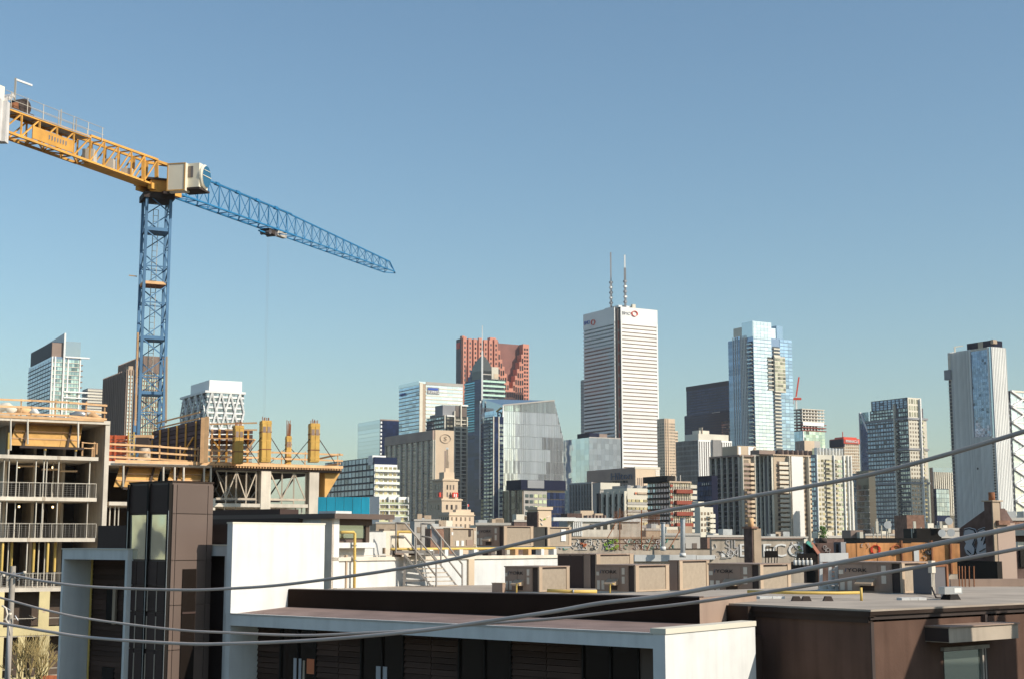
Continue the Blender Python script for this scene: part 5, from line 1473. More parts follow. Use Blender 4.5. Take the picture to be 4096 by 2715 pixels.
t_.box('side_window_bar', 'tower_dark', t_.R(722, 2400), t_.R(775, 2400), -0.12, -0.09, t_.z(2456), t_.z(2448), parent=tw)
ya, yb_, yc = t_.L(686), t_.L(600), t_.L(524)
ym = t_.L(594)
cols = [(0.1, t_.L(603, 2100)), (t_.L(595, 2100), t_.La - 0.1)]
for a0, a1 in cols:
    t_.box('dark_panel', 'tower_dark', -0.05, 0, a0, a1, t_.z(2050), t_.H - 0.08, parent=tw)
    w_ = t_.box('tower_window', 'glass_mirror', -0.04, 0, a0 + 0.1, a1 - 0.06, t_.z(2236), t_.z(2056), parent=tw)
    for k, (v0, v1) in enumerate(((2244, 2340), (2344, 2446), (2450, 2598), (2602, 2760))):
        n = 2
        for i in range(n):
            b0 = a0 + (a1 - a0) * i / n; b1 = a0 + (a1 - a0) * (i + 1) / n
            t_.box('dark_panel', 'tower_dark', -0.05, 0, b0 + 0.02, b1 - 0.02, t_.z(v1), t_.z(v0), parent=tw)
            if k: t_.box('panel_trim', 'concrete', -0.075, -0.05, b1 - 0.045, b1 - 0.02, t_.z(v1), t_.z(v0) - 0.12, parent=tw)
for yy in (0.03, t_.L(599, 2100), t_.La - 0.08):
    t_.box('tower_mullion', 'black_metal', -0.12, 0, yy - 0.04, yy + 0.04, 0, t_.H - 0.03, parent=tw)
    t_.box('mullion_edge', 'galv', -0.13, -0.12, yy - 0.05, yy - 0.03, t_.z(2800), t_.z(2040), parent=tw)

# ------------------------------------------------------------------ brown building on the right
r = Block('brown_building', 'dark brown stucco building with pale flat roof and black eaves, lower right', 'building', 3480, 2985, 4260, 2440, 37.7, az=38)
YR = 13.0
r.box('wall', 'brown_stucco', 0, 30, 0, YR, 0, r.H - 0.3)
r.box('roof', 'roof_light', -0.12, 30, -0.12, YR, r.H - 0.02, r.H + 0.03)
r.f('L', 'eaves', 'flashing', -0.1, YR, r.H - 0.16, r.H - 0.02, 0.15)
r.f('L', 'eaves_band', 'flashing', 0.0, YR, r.H - 0.32, r.H - 0.16, 0.08)
r.box('eaves_block', 'flashing', -0.30, 0, 4.0, 4.9, r.H - 0.5, r.H - 0.02)
r.f('R', 'eaves', 'flashing', -0.14, 30, r.H - 0.12, r.H - 0.02, 0.12)
r.f('R', 'eaves_band', 'unit_dark', -0.05, 30, r.H - 0.24, r.H - 0.12, 0.05)
r.f('L', 'corner_bead', 'unit_dark', -0.03, 0.0, 0, r.H - 0.3, 0.02)
# hood and window on the sunny wall
x0, x1 = r.R(3700, 2520), r.R(3977, 2520)
zh1, zh0 = P(3830, 2505, 39).z, P(3830, 2565, 39).z
h_ = r.f('R', 'window_hood', 'concrete', x0, x1, zh0, zh1, 0.75)
r.box('hood_side', 'unit_dark', x0 - 0.012, x0, -0.74, 0, zh0 + 0.02, zh1 - 0.02, parent=h_)
r.box('hood_top', 'unit_brown', x0 - 0.03, x1 + 0.03, -0.8, 0, zh1, zh1 + 0.03, parent=h_)
wx0, wx1 = r.R(3768, 2650), r.R(3945, 2650)
zwt = P(3850, 2590, 39.3).z
wd = r.f('R', 'window', 'glass_green', wx0 + 0.05, wx1 - 0.35, 4.0, zwt - 0.12, 0.03)
r.f('R', 'window_frame', 'wood_pole', wx0 - 0.05, wx1, zwt - 0.10, zwt, 0.12, parent=wd)
for k in range(4):
    xx = wx1 - 0.33 + k * 0.085
    r.f('R', 'window_frame', 'wood_pole' if k % 2 == 0 else 'unit_dark', xx, xx + 0.07, 4.0, zwt - 0.10, 0.10 - 0.02 * k, parent=wd)
r.box('wall_vent', 'unit_dark', r.R(3925, 2460), r.R(3935, 2460), -0.12, 0, r.H - 0.55, r.H - 0.25)

# added unseen gable with chimneys, its outline cast back from the brown wall's shadow
def onwall(u, v):
    x = r.R(u, v); Y = (r.O + r.B * x).y
    return P(u, v, Y)
sh = [(3600, 2760), (3655, 2600), (3722, 2432), (3752, 2432), (3766, 2652), (3932, 2652), (3938, 2445), (3975, 2445), (3980, 2500), (3990, 2500), (3995, 2448), (4020, 2448), (4024, 2505), (4062, 2510), (4072, 2760)]
off = _sd * 11.0
gp_ = [onwall(u, v) + off for u, v in sh]
nb_ = thing('shadow_casting_gable', 'added unseen brick gable with chimneys, shaped to shade the brown building', 'wall', V((gp_[0].x, gp_[0].y, 0)))
gp_ = [V((gp_[0].x, gp_[0].y, 0))] + gp_ + [V((gp_[-1].x, gp_[-1].y, 0))]
n_ = len(gp_); tk = V((r.A.x, r.A.y, 0)) * -0.3
mesh(nb_, 'wall', 'brick', gp_ + [p + tk for p in gp_], [tuple(range(n_)), tuple(range(2 * n_ - 1, n_ - 1, -1))] + [(i, (i + 1) % n_, n_ + (i + 1) % n_, n_ + i) for i in range(n_)])
# ------------------------------------------------------------------ rooftop units
UG = 'brown packaged rooftop air-conditioning units'
def unit(label, uc, ul, ur, vt, vb, D, az=FA, logo=True, lit=False, hood=True, group=UG):
    u_ = Block('rooftop_unit', label, 'rooftop unit', uc, ul, ur, vt, D, az=az, group=group)
    z0 = u_.z(vb); H_ = u_.H - z0
    La, Lb = u_.La, u_.Lb
    g_ = min(0.22, La * 0.12)
    side = 'tan' if lit else 'unit_brown'
    u_.box('cabinet', side, 0, Lb, g_ * 1.6, La, z0 + 0.08, u_.H)
    u_.box('base_rail', 'galv', 0.02, Lb - 0.02, 0.03, La - 0.02, z0 - 0.02, z0 + 0.08)
    u_.box('corner_recess', 'unit_dark', 0.05, Lb - 0.05, 0.03, g_ * 1.6, z0 + 0.08, u_.H - 0.03)  # slot at the corner, its recess shade put into the dark colour
    u_.box('top_cover', side, -0.03, Lb + 0.03, -0.03, La + 0.03, u_.H, u_.H + 0.05)
    u_.f('R', 'coil', 'unit_coil', Lb * 0.10, Lb * 0.9, z0 + 0.14, u_.H - 0.08, 0.0, 0.03)
    for a0, a1 in ((0.0, Lb * 0.10), (Lb * 0.90, Lb)):
        u_.f('R', 'corner_post', 'tan', a0, a1, z0 + 0.08, u_.H, 0.03, 0.05)
    u_.f('R', 'bottom_rail', 'tan', Lb * 0.1, Lb * 0.9, z0 + 0.08, z0 + 0.14, 0.03, 0.05)
    if hood:
        k = La
        # access panels, intake hood, labels on the shaded long side
        y0 = g_ * 1.6
        L_ = La - y0
        for s0, s1 in ((0.02, 0.24), (0.26, 0.52), (0.54, 0.98)):
            u_.f('L', 'access_panel', side, y0 + L_ * s0, y0 + L_ * s1, z0 + 0.13, u_.H - 0.05, 0.015, 0.01)
        hy0, hy1 = y0 + L_ * 0.30, y0 + L_ * 0.62
        hz = z0 + H_ * 0.52
        vs = [(-0.02, hy0, hz), (-0.02, hy1, hz), (-0.35, hy1, hz - H_ * 0.16), (-0.35, hy0, hz - H_ * 0.16), (-0.02, hy0, hz - H_ * 0.22), (-0.02, hy1, hz - H_ * 0.22), (-0.35, hy0, hz - H_ * 0.22), (-0.35, hy1, hz - H_ * 0.22)]
        mesh(u_.e, 'intake_hood', 'tan', vs, [(0, 3, 2, 1), (3, 6, 7, 2), (0, 4, 6, 3), (1, 2, 7, 5), (4, 5, 7, 6)], u_.M)
        u_.f('L', 'intake_grille', 'unit_dark', hy0 + 0.05, hy1 - 0.05, z0 + 0.14, hz - H_ * 0.24, 0.02, 0.01)
        for s0, zz0, zz1 in ((0.10, 0.65, 0.92), (0.10, 0.30, 0.58), (0.74, 0.06, 0.42), (0.88, 0.06, 0.42), (0.90, 0.60, 0.76)):
            u_.f('L', 'label_plate', 'concrete_lit', y0 + L_ * s0, y0 + L_ * (s0 + 0.085), z0 + 0.08 + H_ * zz0 * 0.95, z0 + 0.08 + H_ * zz1 * 0.93, 0.03, 0.01)
        if logo:
            text(u_.e, 'lettering', 'graffiti_black', 'YORK', H_ * 0.17, u_.faceM('L', y0 + L_ * 0.82, z0 + H_ * 0.72, 0.035) @ Matrix.Diagonal((1.5, 1, 1, 1)), ext=0.004)
            bar(u_.e, 'logo_bar', 'logo_grey', (-0.035, y0 + L_ * 0.86, z0 + H_ * 0.72), (-0.035, y0 + L_ * 0.84, z0 + H_ * 0.84), 0.03, 0.01, M=u_.M)
    return u_, z0
unit('leftmost of the front row of brown rooftop units, beside a low box', 2155, 2020, 2276, 2268, 2373, 62)
unit('second brown rooftop unit from the left in the front row', 2540, 2385, 2674, 2262, 2373, 60)
unit('brown rooftop unit under the two long cables, left of the brick chimney', 3038, 2834, 3160, 2258, 2378, 57)
unit('largest brown rooftop unit standing alone near the lower right roof edge', 3604, 3352, 3713, 2252, 2380, 49.4)
unit('tall plain tan rooftop unit tucked behind the front row', 2716, 2676, 2835, 2243, 2366, 64, logo=False, hood=False)
u_, z0 = unit('big dark brown rooftop unit with tan side rising behind the front row', 2384, 2230, 2532, 2217, 2372, 70, logo=False, hood=False)
for s0 in (0.32, 0.66):
    u_.f('L', 'panel_seam', 'unit_dark', u_.La * s0, u_.La * s0 + 0.04, z0, u_.H, 0.02)
u_.f('L', 'dark_panel', 'tower_dark', u_.La * 0.34, u_.La * 0.98, z0 + 0.1, u_.H - 0.05, 0.015)
b = Block('condensate_box', 'low plain tan metal box left of the front rooftop units', 'box', 2010, 1968, 2022, 2332, 62.5, az=FA)
b.box('cabinet', 'unit_brown', 0, b.Lb, 0, b.La, b.z(2372), b.H)
b.box('lid', 'tan', -0.02, b.Lb + 0.02, -0.02, b.La + 0.02, b.H, b.H + 0.03)

# ------------------------------------------------------------------ white building behind the roof
w = Block('white_building', 'white rendered building with flat upper roof behind the rooftop units', 'building', 1322, 1298, 2300, 2234, 70.0, az=FA)
LW = w.Lb
w.box('wall', 'white', 0, LW, 0.0, 11, 0, w.H)
w.box('roof', 'roof_light', 0, LW + 0.1, -0.08, 11, w.H, w.H + 0.06)
w.f('R', 'roof_edge', 'concrete_lit', 0, LW, w.H - 0.1, w.H + 0.08, 0.1)
w.f('R', 'pilaster', 'beige', w.R(1868, 2300), w.R(1891, 2300), 0, w.H - 0.1, 0.12)
ztp = w.z(2052)
pen = w.box('penthouse', 'white', 0, w.R(1495, 2100), 0.6, 8, w.H, ztp - 0.25)
w.box('corner_column', 'white', 0.0, w.R(1352, 2100), -0.1, 0.7, w.H - 1.4, ztp - 0.25)
w.f('L', 'column_side', 'pale_render', -0.1, 0.7, w.H - 3.0, ztp - 0.25, 0.02)
w.f('L', 'column_side', 'pale_render', 0.0, 2.0, 0, w.H - 0.1, 0.03)
rf = w.box('penthouse_roof', 'tower_brown', -0.25, w.R(1550, 2060), -0.5, 12, ztp - 0.25, ztp)
w.box('roof_band', 'tower_dark', -0.28, 0.2, 2.0, 12, ztp - 0.55, ztp - 0.2, parent=rf)
wx0, wx1 = w.R(1352, 2110), w.R(1495, 2110)
fr = w.box('window_surround', 'tower_brown', wx0, wx1, 0.3, 0.58, w.z(2168), ztp - 0.25)
w.box('window', 'glass_green', wx0 + 0.05, wx1 - 0.45, 0.2, 0.3, w.z(2150), w.z(2098), parent=fr)
w.box('window_head', 'dark_brown', wx0 + 0.02, wx1 - 0.02, 0.1, 0.3, w.z(2098), w.z(2070), parent=fr)
w.box('window_jamb', 'dark_brown', wx1 - 0.45, wx1 - 0.2, 0.1, 0.3, w.z(2165), w.z(2098), parent=fr)
w.box('window_sill', 'white', wx0, wx1 + 0.05, -0.05, 0.6, w.z(2190), w.z(2168), parent=pen)
w.box('roof_block', 'tower_dark', 1.2, 2.5, 5, 11.5, ztp, ztp + 0.32)
w.box('roof_block', 'white', 0.5, 1.6, 0.2, 1.4, ztp, ztp + 0.14)
w.box('upper_block', 'white', w.R(1495, 2140), w.R(1612, 2140), 1.2, 6, w.H, w.z(2124))
w.box('upper_block', 'concrete_lit', w.R(1612, 2140), w.R(1725, 2140), 1.4, 6, w.H, w.z(2118))
for i in range(26):
    u0 = rnd.uniform(1490, 1700)
    x0 = w.R(u0, 2100); zz0 = w.z(rnd.uniform(2118, 2100))
    w.box('roof_block', rnd.choice(('white', 'white', 'cream', 'concrete_lit', 'tan')), x0, x0 + rnd.uniform(0.2, 0.6), 7 + i * 0.1, 7.4 + i * 0.1, w.z(2135), zz0)
# yellow gas pipes
gp = thing('gas_pipe', 'yellow gas pipe rising against the white wall then bending onto the roof', 'pipe', w.M @ V((w.R(1404, 2300), -0.25, 0)))
tube(gp, 'pipe', 'yellow_pipe', [w.M @ V((w.R(1404, 2300), -0.25, EYE - 3.2)), w.M @ V((w.R(1404, 2200), -0.25, w.z(2132))), w.M @ V((w.R(1400, 2126), -0.25, w.z(2126))), w.M @ V((w.R(1354, 2126), -0.2, w.z(2126)))], 0.07)
for k in range(3): rod(gp, 'clip', 'galv', w.M @ V((w.R(1404, 2300), -0.33, w.z(2180 + 60 * k))), w.M @ V((w.R(1404, 2300), 0.0, w.z(2180 + 60 * k))), 0.05, 8)
gp = thing('gas_pipe', 'long yellow gas pipe lying on blocks along the upper white roof edge', 'pipe', w.M @ V((w.R(1600, 2195), 0.5, w.H)))
tube(gp, 'pipe', 'yellow_pipe', [w.M @ V((w.R(u), 0.55, w.z(2196))) for u in (1595, 1700, 1900, 2100, 2250)] , 0.07)
tube(gp, 'riser', 'yellow_pipe', [w.M @ V((w.R(1648, 2120), 1.0, w.z(2196))), w.M @ V((w.R(1648, 2120), 1.0, w.z(2122))), w.M @ V((w.R(1700, 2120), 1.0, w.z(2122)))], 0.08)
for k in range(12):
    x = w.R(1620) + (w.R(2240) - w.R(1620)) * k / 11
    w_ = box(gp, 'pipe_block', rnd.choice(('white', 'unit_dark', 'timber')), x - 0.14, x + 0.14, 0.35, 0.75, w.H + 0.06, w.z(2199), w.M)
gp = thing('gas_pipe', 'short thick yellow pipe lying at the foot of the front rooftop units', 'pipe', P(2290, 2363, 59))
tube(gp, 'pipe', 'yellow_pipe', [P(2188, 2360, 58.5), P(2290, 2364, 58.5), P(2388, 2364, 58.5)], 0.07, 10)
rod(gp, 'collar', 'galv', P(2290, 2364, 58.4), P(2296, 2364, 58.4), 0.085, 10)
for k, (u0, u1, v0, v1, D_) in enumerate(((2066, 2074, 2368, 2332, 61.0), (2440, 2449, 2368, 2334, 59.0))):
    gp = thing('gas_pipe', ('first' if k == 0 else 'second') + ' thin yellow riser pipe in front of the front row units, from the left', 'pipe', P(u0, v0, D_))
    tube(gp, 'pipe', 'yellow_pipe', [P(u0, v0 + 8, D_), P(u0, v1, D_), P(u1 + 8, v1 - 1, D_)], 0.035)
# units of the upper roof
unit('upper row brown rooftop unit with tan coil panel, middle of the white roof', 2015, 1907, 2132, 2104, 2188, 86)
u7, z7 = unit('tan rooftop unit at the left end of the upper row near the steel stair', 1800, 1776, 1902, 2112, 2190, 84, lit=True, logo=False, hood=False)
for s0, s1, h0, h1, m_ in ((0.04, 0.10, 0.66, 0.82, 'white'), (0.22, 0.32, 0.10, 0.38, 'white'), (0.42, 0.52, 0.10, 0.38, 'white'), (0.72, 0.80, 0.60, 0.95, 'unit_dark'), (0.62, 0.88, 0.12, 0.42, 'unit_brown'), (0.93, 0.98, 0.2, 0.9, 'concrete_lit')):
    u7.f('R', 'access_plate', m_, u7.Lb * s0, u7.Lb * s1, z7 + (u7.H - z7) * h0, z7 + (u7.H - z7) * h1, 0.05)
u_, z0 = unit('tan rooftop unit at the right end of the upper row', 2189, 2135, 2284, 2108, 2188, 90, lit=True, logo=False, hood=False)
u_.f('R', 'label_plate', 'white', u_.Lb * 0.55, u_.Lb * 0.75, z0 + 0.4, u_.H - 0.1, 0.06)
for u0, u1, v0, v1, m_ in ((1380, 1386, 2362, 2218, 'tan'), (1534, 1538, 2215, 2190, 'tan')):
    w.f('R', 'wall_bracket', m_, w.R(u0, 2300), w.R(u1, 2300), w.z(v0), w.z(v1), 0.06)
for u0, u1, v in ((1352, 1495, 2190), (1322, 1610, 2221)):
    w.f('R', 'wall_joint', 'concrete', w.R(u0, v), w.R(u1, v), w.z(v + 2), w.z(v), 0.015)
b = thing('steel_stair', 'grey steel roof stair with handrails against the white wall', 'stair', P(1760, 2360, 73))
DS = 73.5
def sp(u, v, k): return P(u, v, DS + k)
for k, (a0, a1) in enumerate((((1616, 2215), (1745, 2366)), ((1727, 2212), (1846, 2366)))):
    bar(b, 'stringer', 'stair_grey', sp(*a0, k * 1.2), sp(*a1, k * 1.2), 0.30, 0.08)
for j in range(9):
    t = j / 8.5
    bar(b, 'tread', 'concrete', sp(1622 + 128 * t, 2222 + 144 * t, 0), sp(1730 + 116 * t, 2220 + 144 * t, 1.2), 0.26, 0.05)
bar(b, 'platform', 'stair_grey', sp(1580, 2206, 0.6), sp(1735, 2206, 0.6), 1.2, 0.12)
bar(b, 'platform_edge', 'hotel_brown', sp(1582, 2212, -0.05), sp(1616, 2214, -0.05), 0.28, 0.08)
for (u0, v0), (u1, v1), k in (((1584, 2212), (1584, 2088), 0), ((1685, 2205), (1685, 2090), 1.2), ((1664, 2270), (1664, 2150), 0), ((1764, 2260), (1764, 2150), 1.2), ((1745, 2362), (1745, 2240), 0), ((1849, 2362), (1849, 2254), 1.2)):
    rod(b, 'handrail_post', 'stair_grey', sp(u0, v0, k), sp(u1, v1, k), 0.045, 8)
for pts, k in ((((1584, 2090), (1620, 2090), (1745, 2242)), 0), (((1685, 2093), (1722, 2093), (1849, 2254)), 1.2), (((1584, 2145), (1620, 2146), (1745, 2302)), 0), (((1685, 2143), (1722, 2148), (1849, 2310)), 1.2)):
    tube(b, 'handrail', 'stair_grey', [sp(u, v, k) for u, v in pts], 0.045)
mm = [sp(1724, 2102, 1.25), sp(1768, 2158, 1.25), sp(1768, 2196, 1.25), sp(1728, 2150, 1.25)]
mesh(b, 'mesh_panel', 'grey_far', mm + [p + V((0, 0.04, 0)) for p in mm], [(0, 1, 2, 3), (7, 6, 5, 4), (0, 4, 5, 1), (1, 5, 6, 2), (2, 6, 7, 3), (3, 7, 4, 0)])
bar(b, 'leg', 'stair_grey', sp(1620, 2215, 0), sp(1616, 2366, 0), 0.12)
for v in (2320, 2350): bar(b, 'crossbar', 'stair_grey', sp(1616, v, 0), sp(1700, v, 0), 0.10)

# blue hoarding
b = Block('blue_hoarding', 'turquoise plywood hoarding beside the unfinished building', 'hoarding', 1272, 1268, 1480, 1986, 92, az=4)
nb = 6
for i in range(nb):
    b.box('board', 'hoarding', b.Lb * i / nb + 0.01, b.Lb * (i + 1) / nb - 0.01, 0, 0.05, b.z(2075), b.H)
b.box('backing', 'timber', 0, b.Lb, 0.06, 0.12, 0, b.H - 0.1)

# ------------------------------------------------------------------ small things on the near roofs
b = thing('white_rack', 'white slatted equipment rack between the two right-hand rooftop units', 'rack', PZ(3330, 2382, r.H))
for u in (3284, 3320, 3345, 3384):
    bar(b, 'post', 'white', P(u, 2385, 51.5), P(u, 2235, 51.5), 0.10)
for j in range(8):
    v = 2240 + j * 18
    bar(b, 'slat', 'white', P(3322, v, 51.6), P(3384, v, 51.6), 0.05, 0.11)
bar(b, 'top_board', 'white', P(3278, 2228, 51.5), P(3392, 2226, 51.5), 0.14, 0.3)
for v in (2335, 2358):
    bar(b, 'cross_rail', 'white', P(3270, v, 51.4), P(3360, v, 51.4), 0.06)
rod(b, 'drum', 'steel', P(3276, 2352, 51.8), P(3320, 2352, 51.8), 0.16, 14)
b = thing('condenser_box', 'black condenser with rusty frame and grey switch box beside the largest rooftop unit', 'condenser', PZ(3775, 2385, r.H))
p = PZ(3735, 2380, r.H)
Mx = Matrix.Translation(p) @ Matrix.Rotation(RAD(38), 4, 'Z')
box(b, 'cabinet', 'grey_dark', 0, 0.7, 0, 0.8, 0.05, 0.95, Mx)
box(b, 'side_post', 'rust', 0.7, 0.8, -0.05, 0.1, 0, 1.0, Mx)
box(b, 'top_rail', 'rust', 0, 0.8, -0.03, 0.07, 0.95, 1.02, Mx)
box(b, 'switch_box', 'concrete_lit', -0.25, -0.05, -0.15, 0, 0.75, 1.15, Mx)
for k in range(3): rod(b, 'conduit', 'concrete_lit', Mx @ V((-0.22 + k * 0.07, -0.1, 0)), Mx @ V((-0.22 + k * 0.07, -0.1, 0.75)), 0.02, 8)
tube(b, 'hose', 'unit_dark', [PZ(3728, 2385, r.H) + V((0, 0, .3)), PZ(3745, 2395, r.H) + V((0, 0, .04)), PZ(3775, 2396, r.H) + V((0, 0, .04)), PZ(3800, 2375, r.H) + V((0, 0, .2))], 0.03)
b = thing('electrical_box', 'pale grey electrical box on a black rubber foot at the roof edge', 'box', PZ(3825, 2400, r.H))
p = PZ(3800, 2402, r.H)
Mx = Matrix.Translation(p) @ Matrix.Rotation(RAD(30), 4, 'Z')
mesh(b, 'rubber_foot', 'black_metal', [(0, 0, 0), (0.5, 0, 0), (0.5, 0.4, 0), (0, 0.4, 0), (0.1, 0.05, 0.2), (0.4, 0.05, 0.2), (0.4, 0.35, 0.2), (0.1, 0.35, 0.2)], [(3, 2, 1, 0), (4, 5, 6, 7), (0, 1, 5, 4), (1, 2, 6, 5), (2, 3, 7, 6), (3, 0, 4, 7)], Mx)
box(b, 'body', 'galv', -0.15, 0.6, 0.05, 0.3, 0.2, 0.42, Mx)
box(b, 'label_plate', 'white', 0.25, 0.55, 0.04, 0.05, 0.24, 0.38, Mx)
gp = thing('gas_pipe', 'yellow gas pipe on rubber blocks along the brown building roof edge', 'pipe', PZ(3200, 2392, r.H))
tube(gp, 'pipe', 'yellow_pipe', [PZ(2992, 2392, r.H) + V((0, 0, .22)), PZ(3200, 2398, r.H) + V((0, 0, .22)), PZ(3352, 2396, r.H) + V((0, 0, .2)), PZ(3440, 2394, r.H) + V((0, 0, .2))], 0.05, 10)
tube(gp, 'elbow', 'yellow_pipe', [PZ(3446, 2405, r.H) + V((0, 0, .0)), PZ(3446, 2405, r.H) + V((0, 0, .42))], 0.04, 10)
for u in (3185, 3225, 3312):
    p = PZ(u, 2406, r.H)
    mesh(gp, 'pipe_block', 'unit_dark', [(p.x - .16, p.y - .1, p.z), (p.x + .16, p.y - .1, p.z), (p.x + .16, p.y + .1, p.z), (p.x - .16, p.y + .1, p.z), (p.x - .09, p.y - .08, p.z + .17), (p.x + .09, p.y - .08, p.z + .17), (p.x + .09, p.y + .08, p.z + .17), (p.x - .09, p.y + .08, p.z + .17)],
         [(3, 2, 1, 0), (4, 5, 6, 7), (0, 1, 5, 4), (1, 2, 6, 5), (2, 3, 7, 6), (3, 0, 4, 7)])
for k, (u0, u1, v) in enumerate(((3040, 3142, 2397), (3608, 3708, 2403))):
    b = Block('roof_paver', ('white slab lying beside the yellow pipe on the brown building roof' if k == 0 else 'white paving strip in front of the largest rooftop unit'), 'paver', u0, u0 - 4, u1, v, PZ(u0, v, r.H).y, az=8)
    n = 2 + k
    for i in range(n): b.box('slab', 'white', b.Lb * i / n, b.Lb * (i + 0.96) / n, 0, 0.4, r.H + 0.03, r.H + 0.10)
# stacked stools and pots on the far roof
b = thing('patio_chair', 'stack of dark metal patio chairs in front of the white letters', 'chair', P(3090, 2262, 110))
for i, u in enumerate((3062, 3074, 3086, 3098, 3108)):
    bar(b, 'leg', 'black_metal', P(u, 2250, 110), P(u + 2, 2185, 110), 0.06)
bar(b, 'seat', 'black_metal', P(3058, 2216, 110), P(3112, 2214, 110), 0.08, 0.5)
bar(b, 'back', 'black_metal', P(3060, 2190, 110.2), P(3094, 2187, 110.2), 0.08)
b = thing('planter_row', 'row of small white pots under a black shelf on the far roof', 'planter', P(3220, 2255, 100))
bar(b, 'shelf', 'black_metal', P(3190, 2226, 100), P(3262, 2226, 100), 0.45, 0.5)
bar(b, 'base', 'unit_dark', P(3165, 2262, 100), P(3262, 2262, 100), 0.14, 0.6)
for i in range(5):
    u = 3180 + i * 16
    rod(b, 'pot', 'white', P(u, 2258, 99.6), P(u, 2238, 99.6), 0.11, 10)
    rod(b, 'pot_neck', 'steel', P(u, 2238, 99.6), P(u, 2230, 99.6), 0.05, 8)
b = thing('roof_shrub', 'dark green potted shrub on the far roof beside the cream-green condominium', 'shrub', P(3292, 2165, 125))
rod(b, 'pot', 'unit_dark', P(3292, 2170, 125), P(3292, 2150, 125), 0.35, 10)
mm = Many()
for i in range(260):
    a = rnd.uniform(0, 6.28); rr_ = rnd.uniform(0, 0.55); z = rnd.uniform(0, 1.0)
    p = P(3292, 2152, 125) + V((rr_ * math.cos(a) * (1.1 - z * 0.6), rr_ * math.sin(a) * (1.1 - z * 0.6), z))
    d = V((rnd.uniform(-1, 1), rnd.uniform(-1, 1), rnd.uniform(-.2, 1))).normalized() * 0.16
    mm.bar(p, p + d, 0.07, 0.015)
mesh(b, 'foliage', 'leaf', mm.v, mm.f)
b = thing('rusty_skip', 'rusty orange beams stacked on the right-hand roof below the gabled house', 'beam stack', P(3950, 2355, 58))
for k, (u0, u1, v) in enumerate(((3800, 4130, 2330), (3850, 4130, 2350), (3810, 3970, 2360), (3975, 4140, 2352))):
    bar(b, 'beam', 'rust' if k else 'unit_brown', P(u0, v, 57 + k * 0.3), P(u1, v - 3, 57 + k * 0.3), 0.16, 0.3)
for u in (3838, 3850, 3862, 3878, 3897):
    rod(b, 'rebar', 'rust', P(u, 2370, 56.5), P(u - 2, 2262, 56.5), 0.025, 6)
# ------------------------------------------------------------------ unfinished building on the left
s = Block('unfinished_building', 'concrete apartment building under construction with orange formwork and timber guardrails', 'building site', 434, 400, 1390, 1842, 106.0, az=30)
site = s.e
def SP(u, v, y=0.0):
    x = s.R(u, v); q_ = s.O + s.B * x
    return P(u, v, q_.y) + s.A * y
# main axes: x along the fronts, y going back to the left. The left part stands one floor taller and reaches towards us
FH = 3.02
zdeck = s.H                                       # deck of the right part
lv = [zdeck + FH - 0.05, s.z(1990) , 0, 0]
Lx0 = s.R(-120, 1990)                             # far left, outside the picture
def slab(name, x0, x1, y0, y1, ztop, t=0.27, m='concrete_lit'):
    return s.box(name, m, x0, x1, y0, y1, ztop - t, ztop)
ztl = P(434, 1683, 106).z                         # roof deck of the taller part
levels = [ztl - 0.0]
vl = [1683, 1828, 1990, 2150, 2345, 2520, 2700]
zl_ = [P(400, v, 106).z for v in vl]
for i, z in enumerate(zl_):
    x1 = 0.0 if i == 0 else -0.75
    sl = slab('floor_slab', Lx0, x1, -0.0 if i else -0.1, 16, z)
    if i in (1, 2, 3):
        s.box('slab_joint', 'concrete', s.R(290 - 60 * i, vl[i]), s.R(302 - 60 * i, vl[i]), -0.02, 0.0, z - 0.27, z, parent=sl)
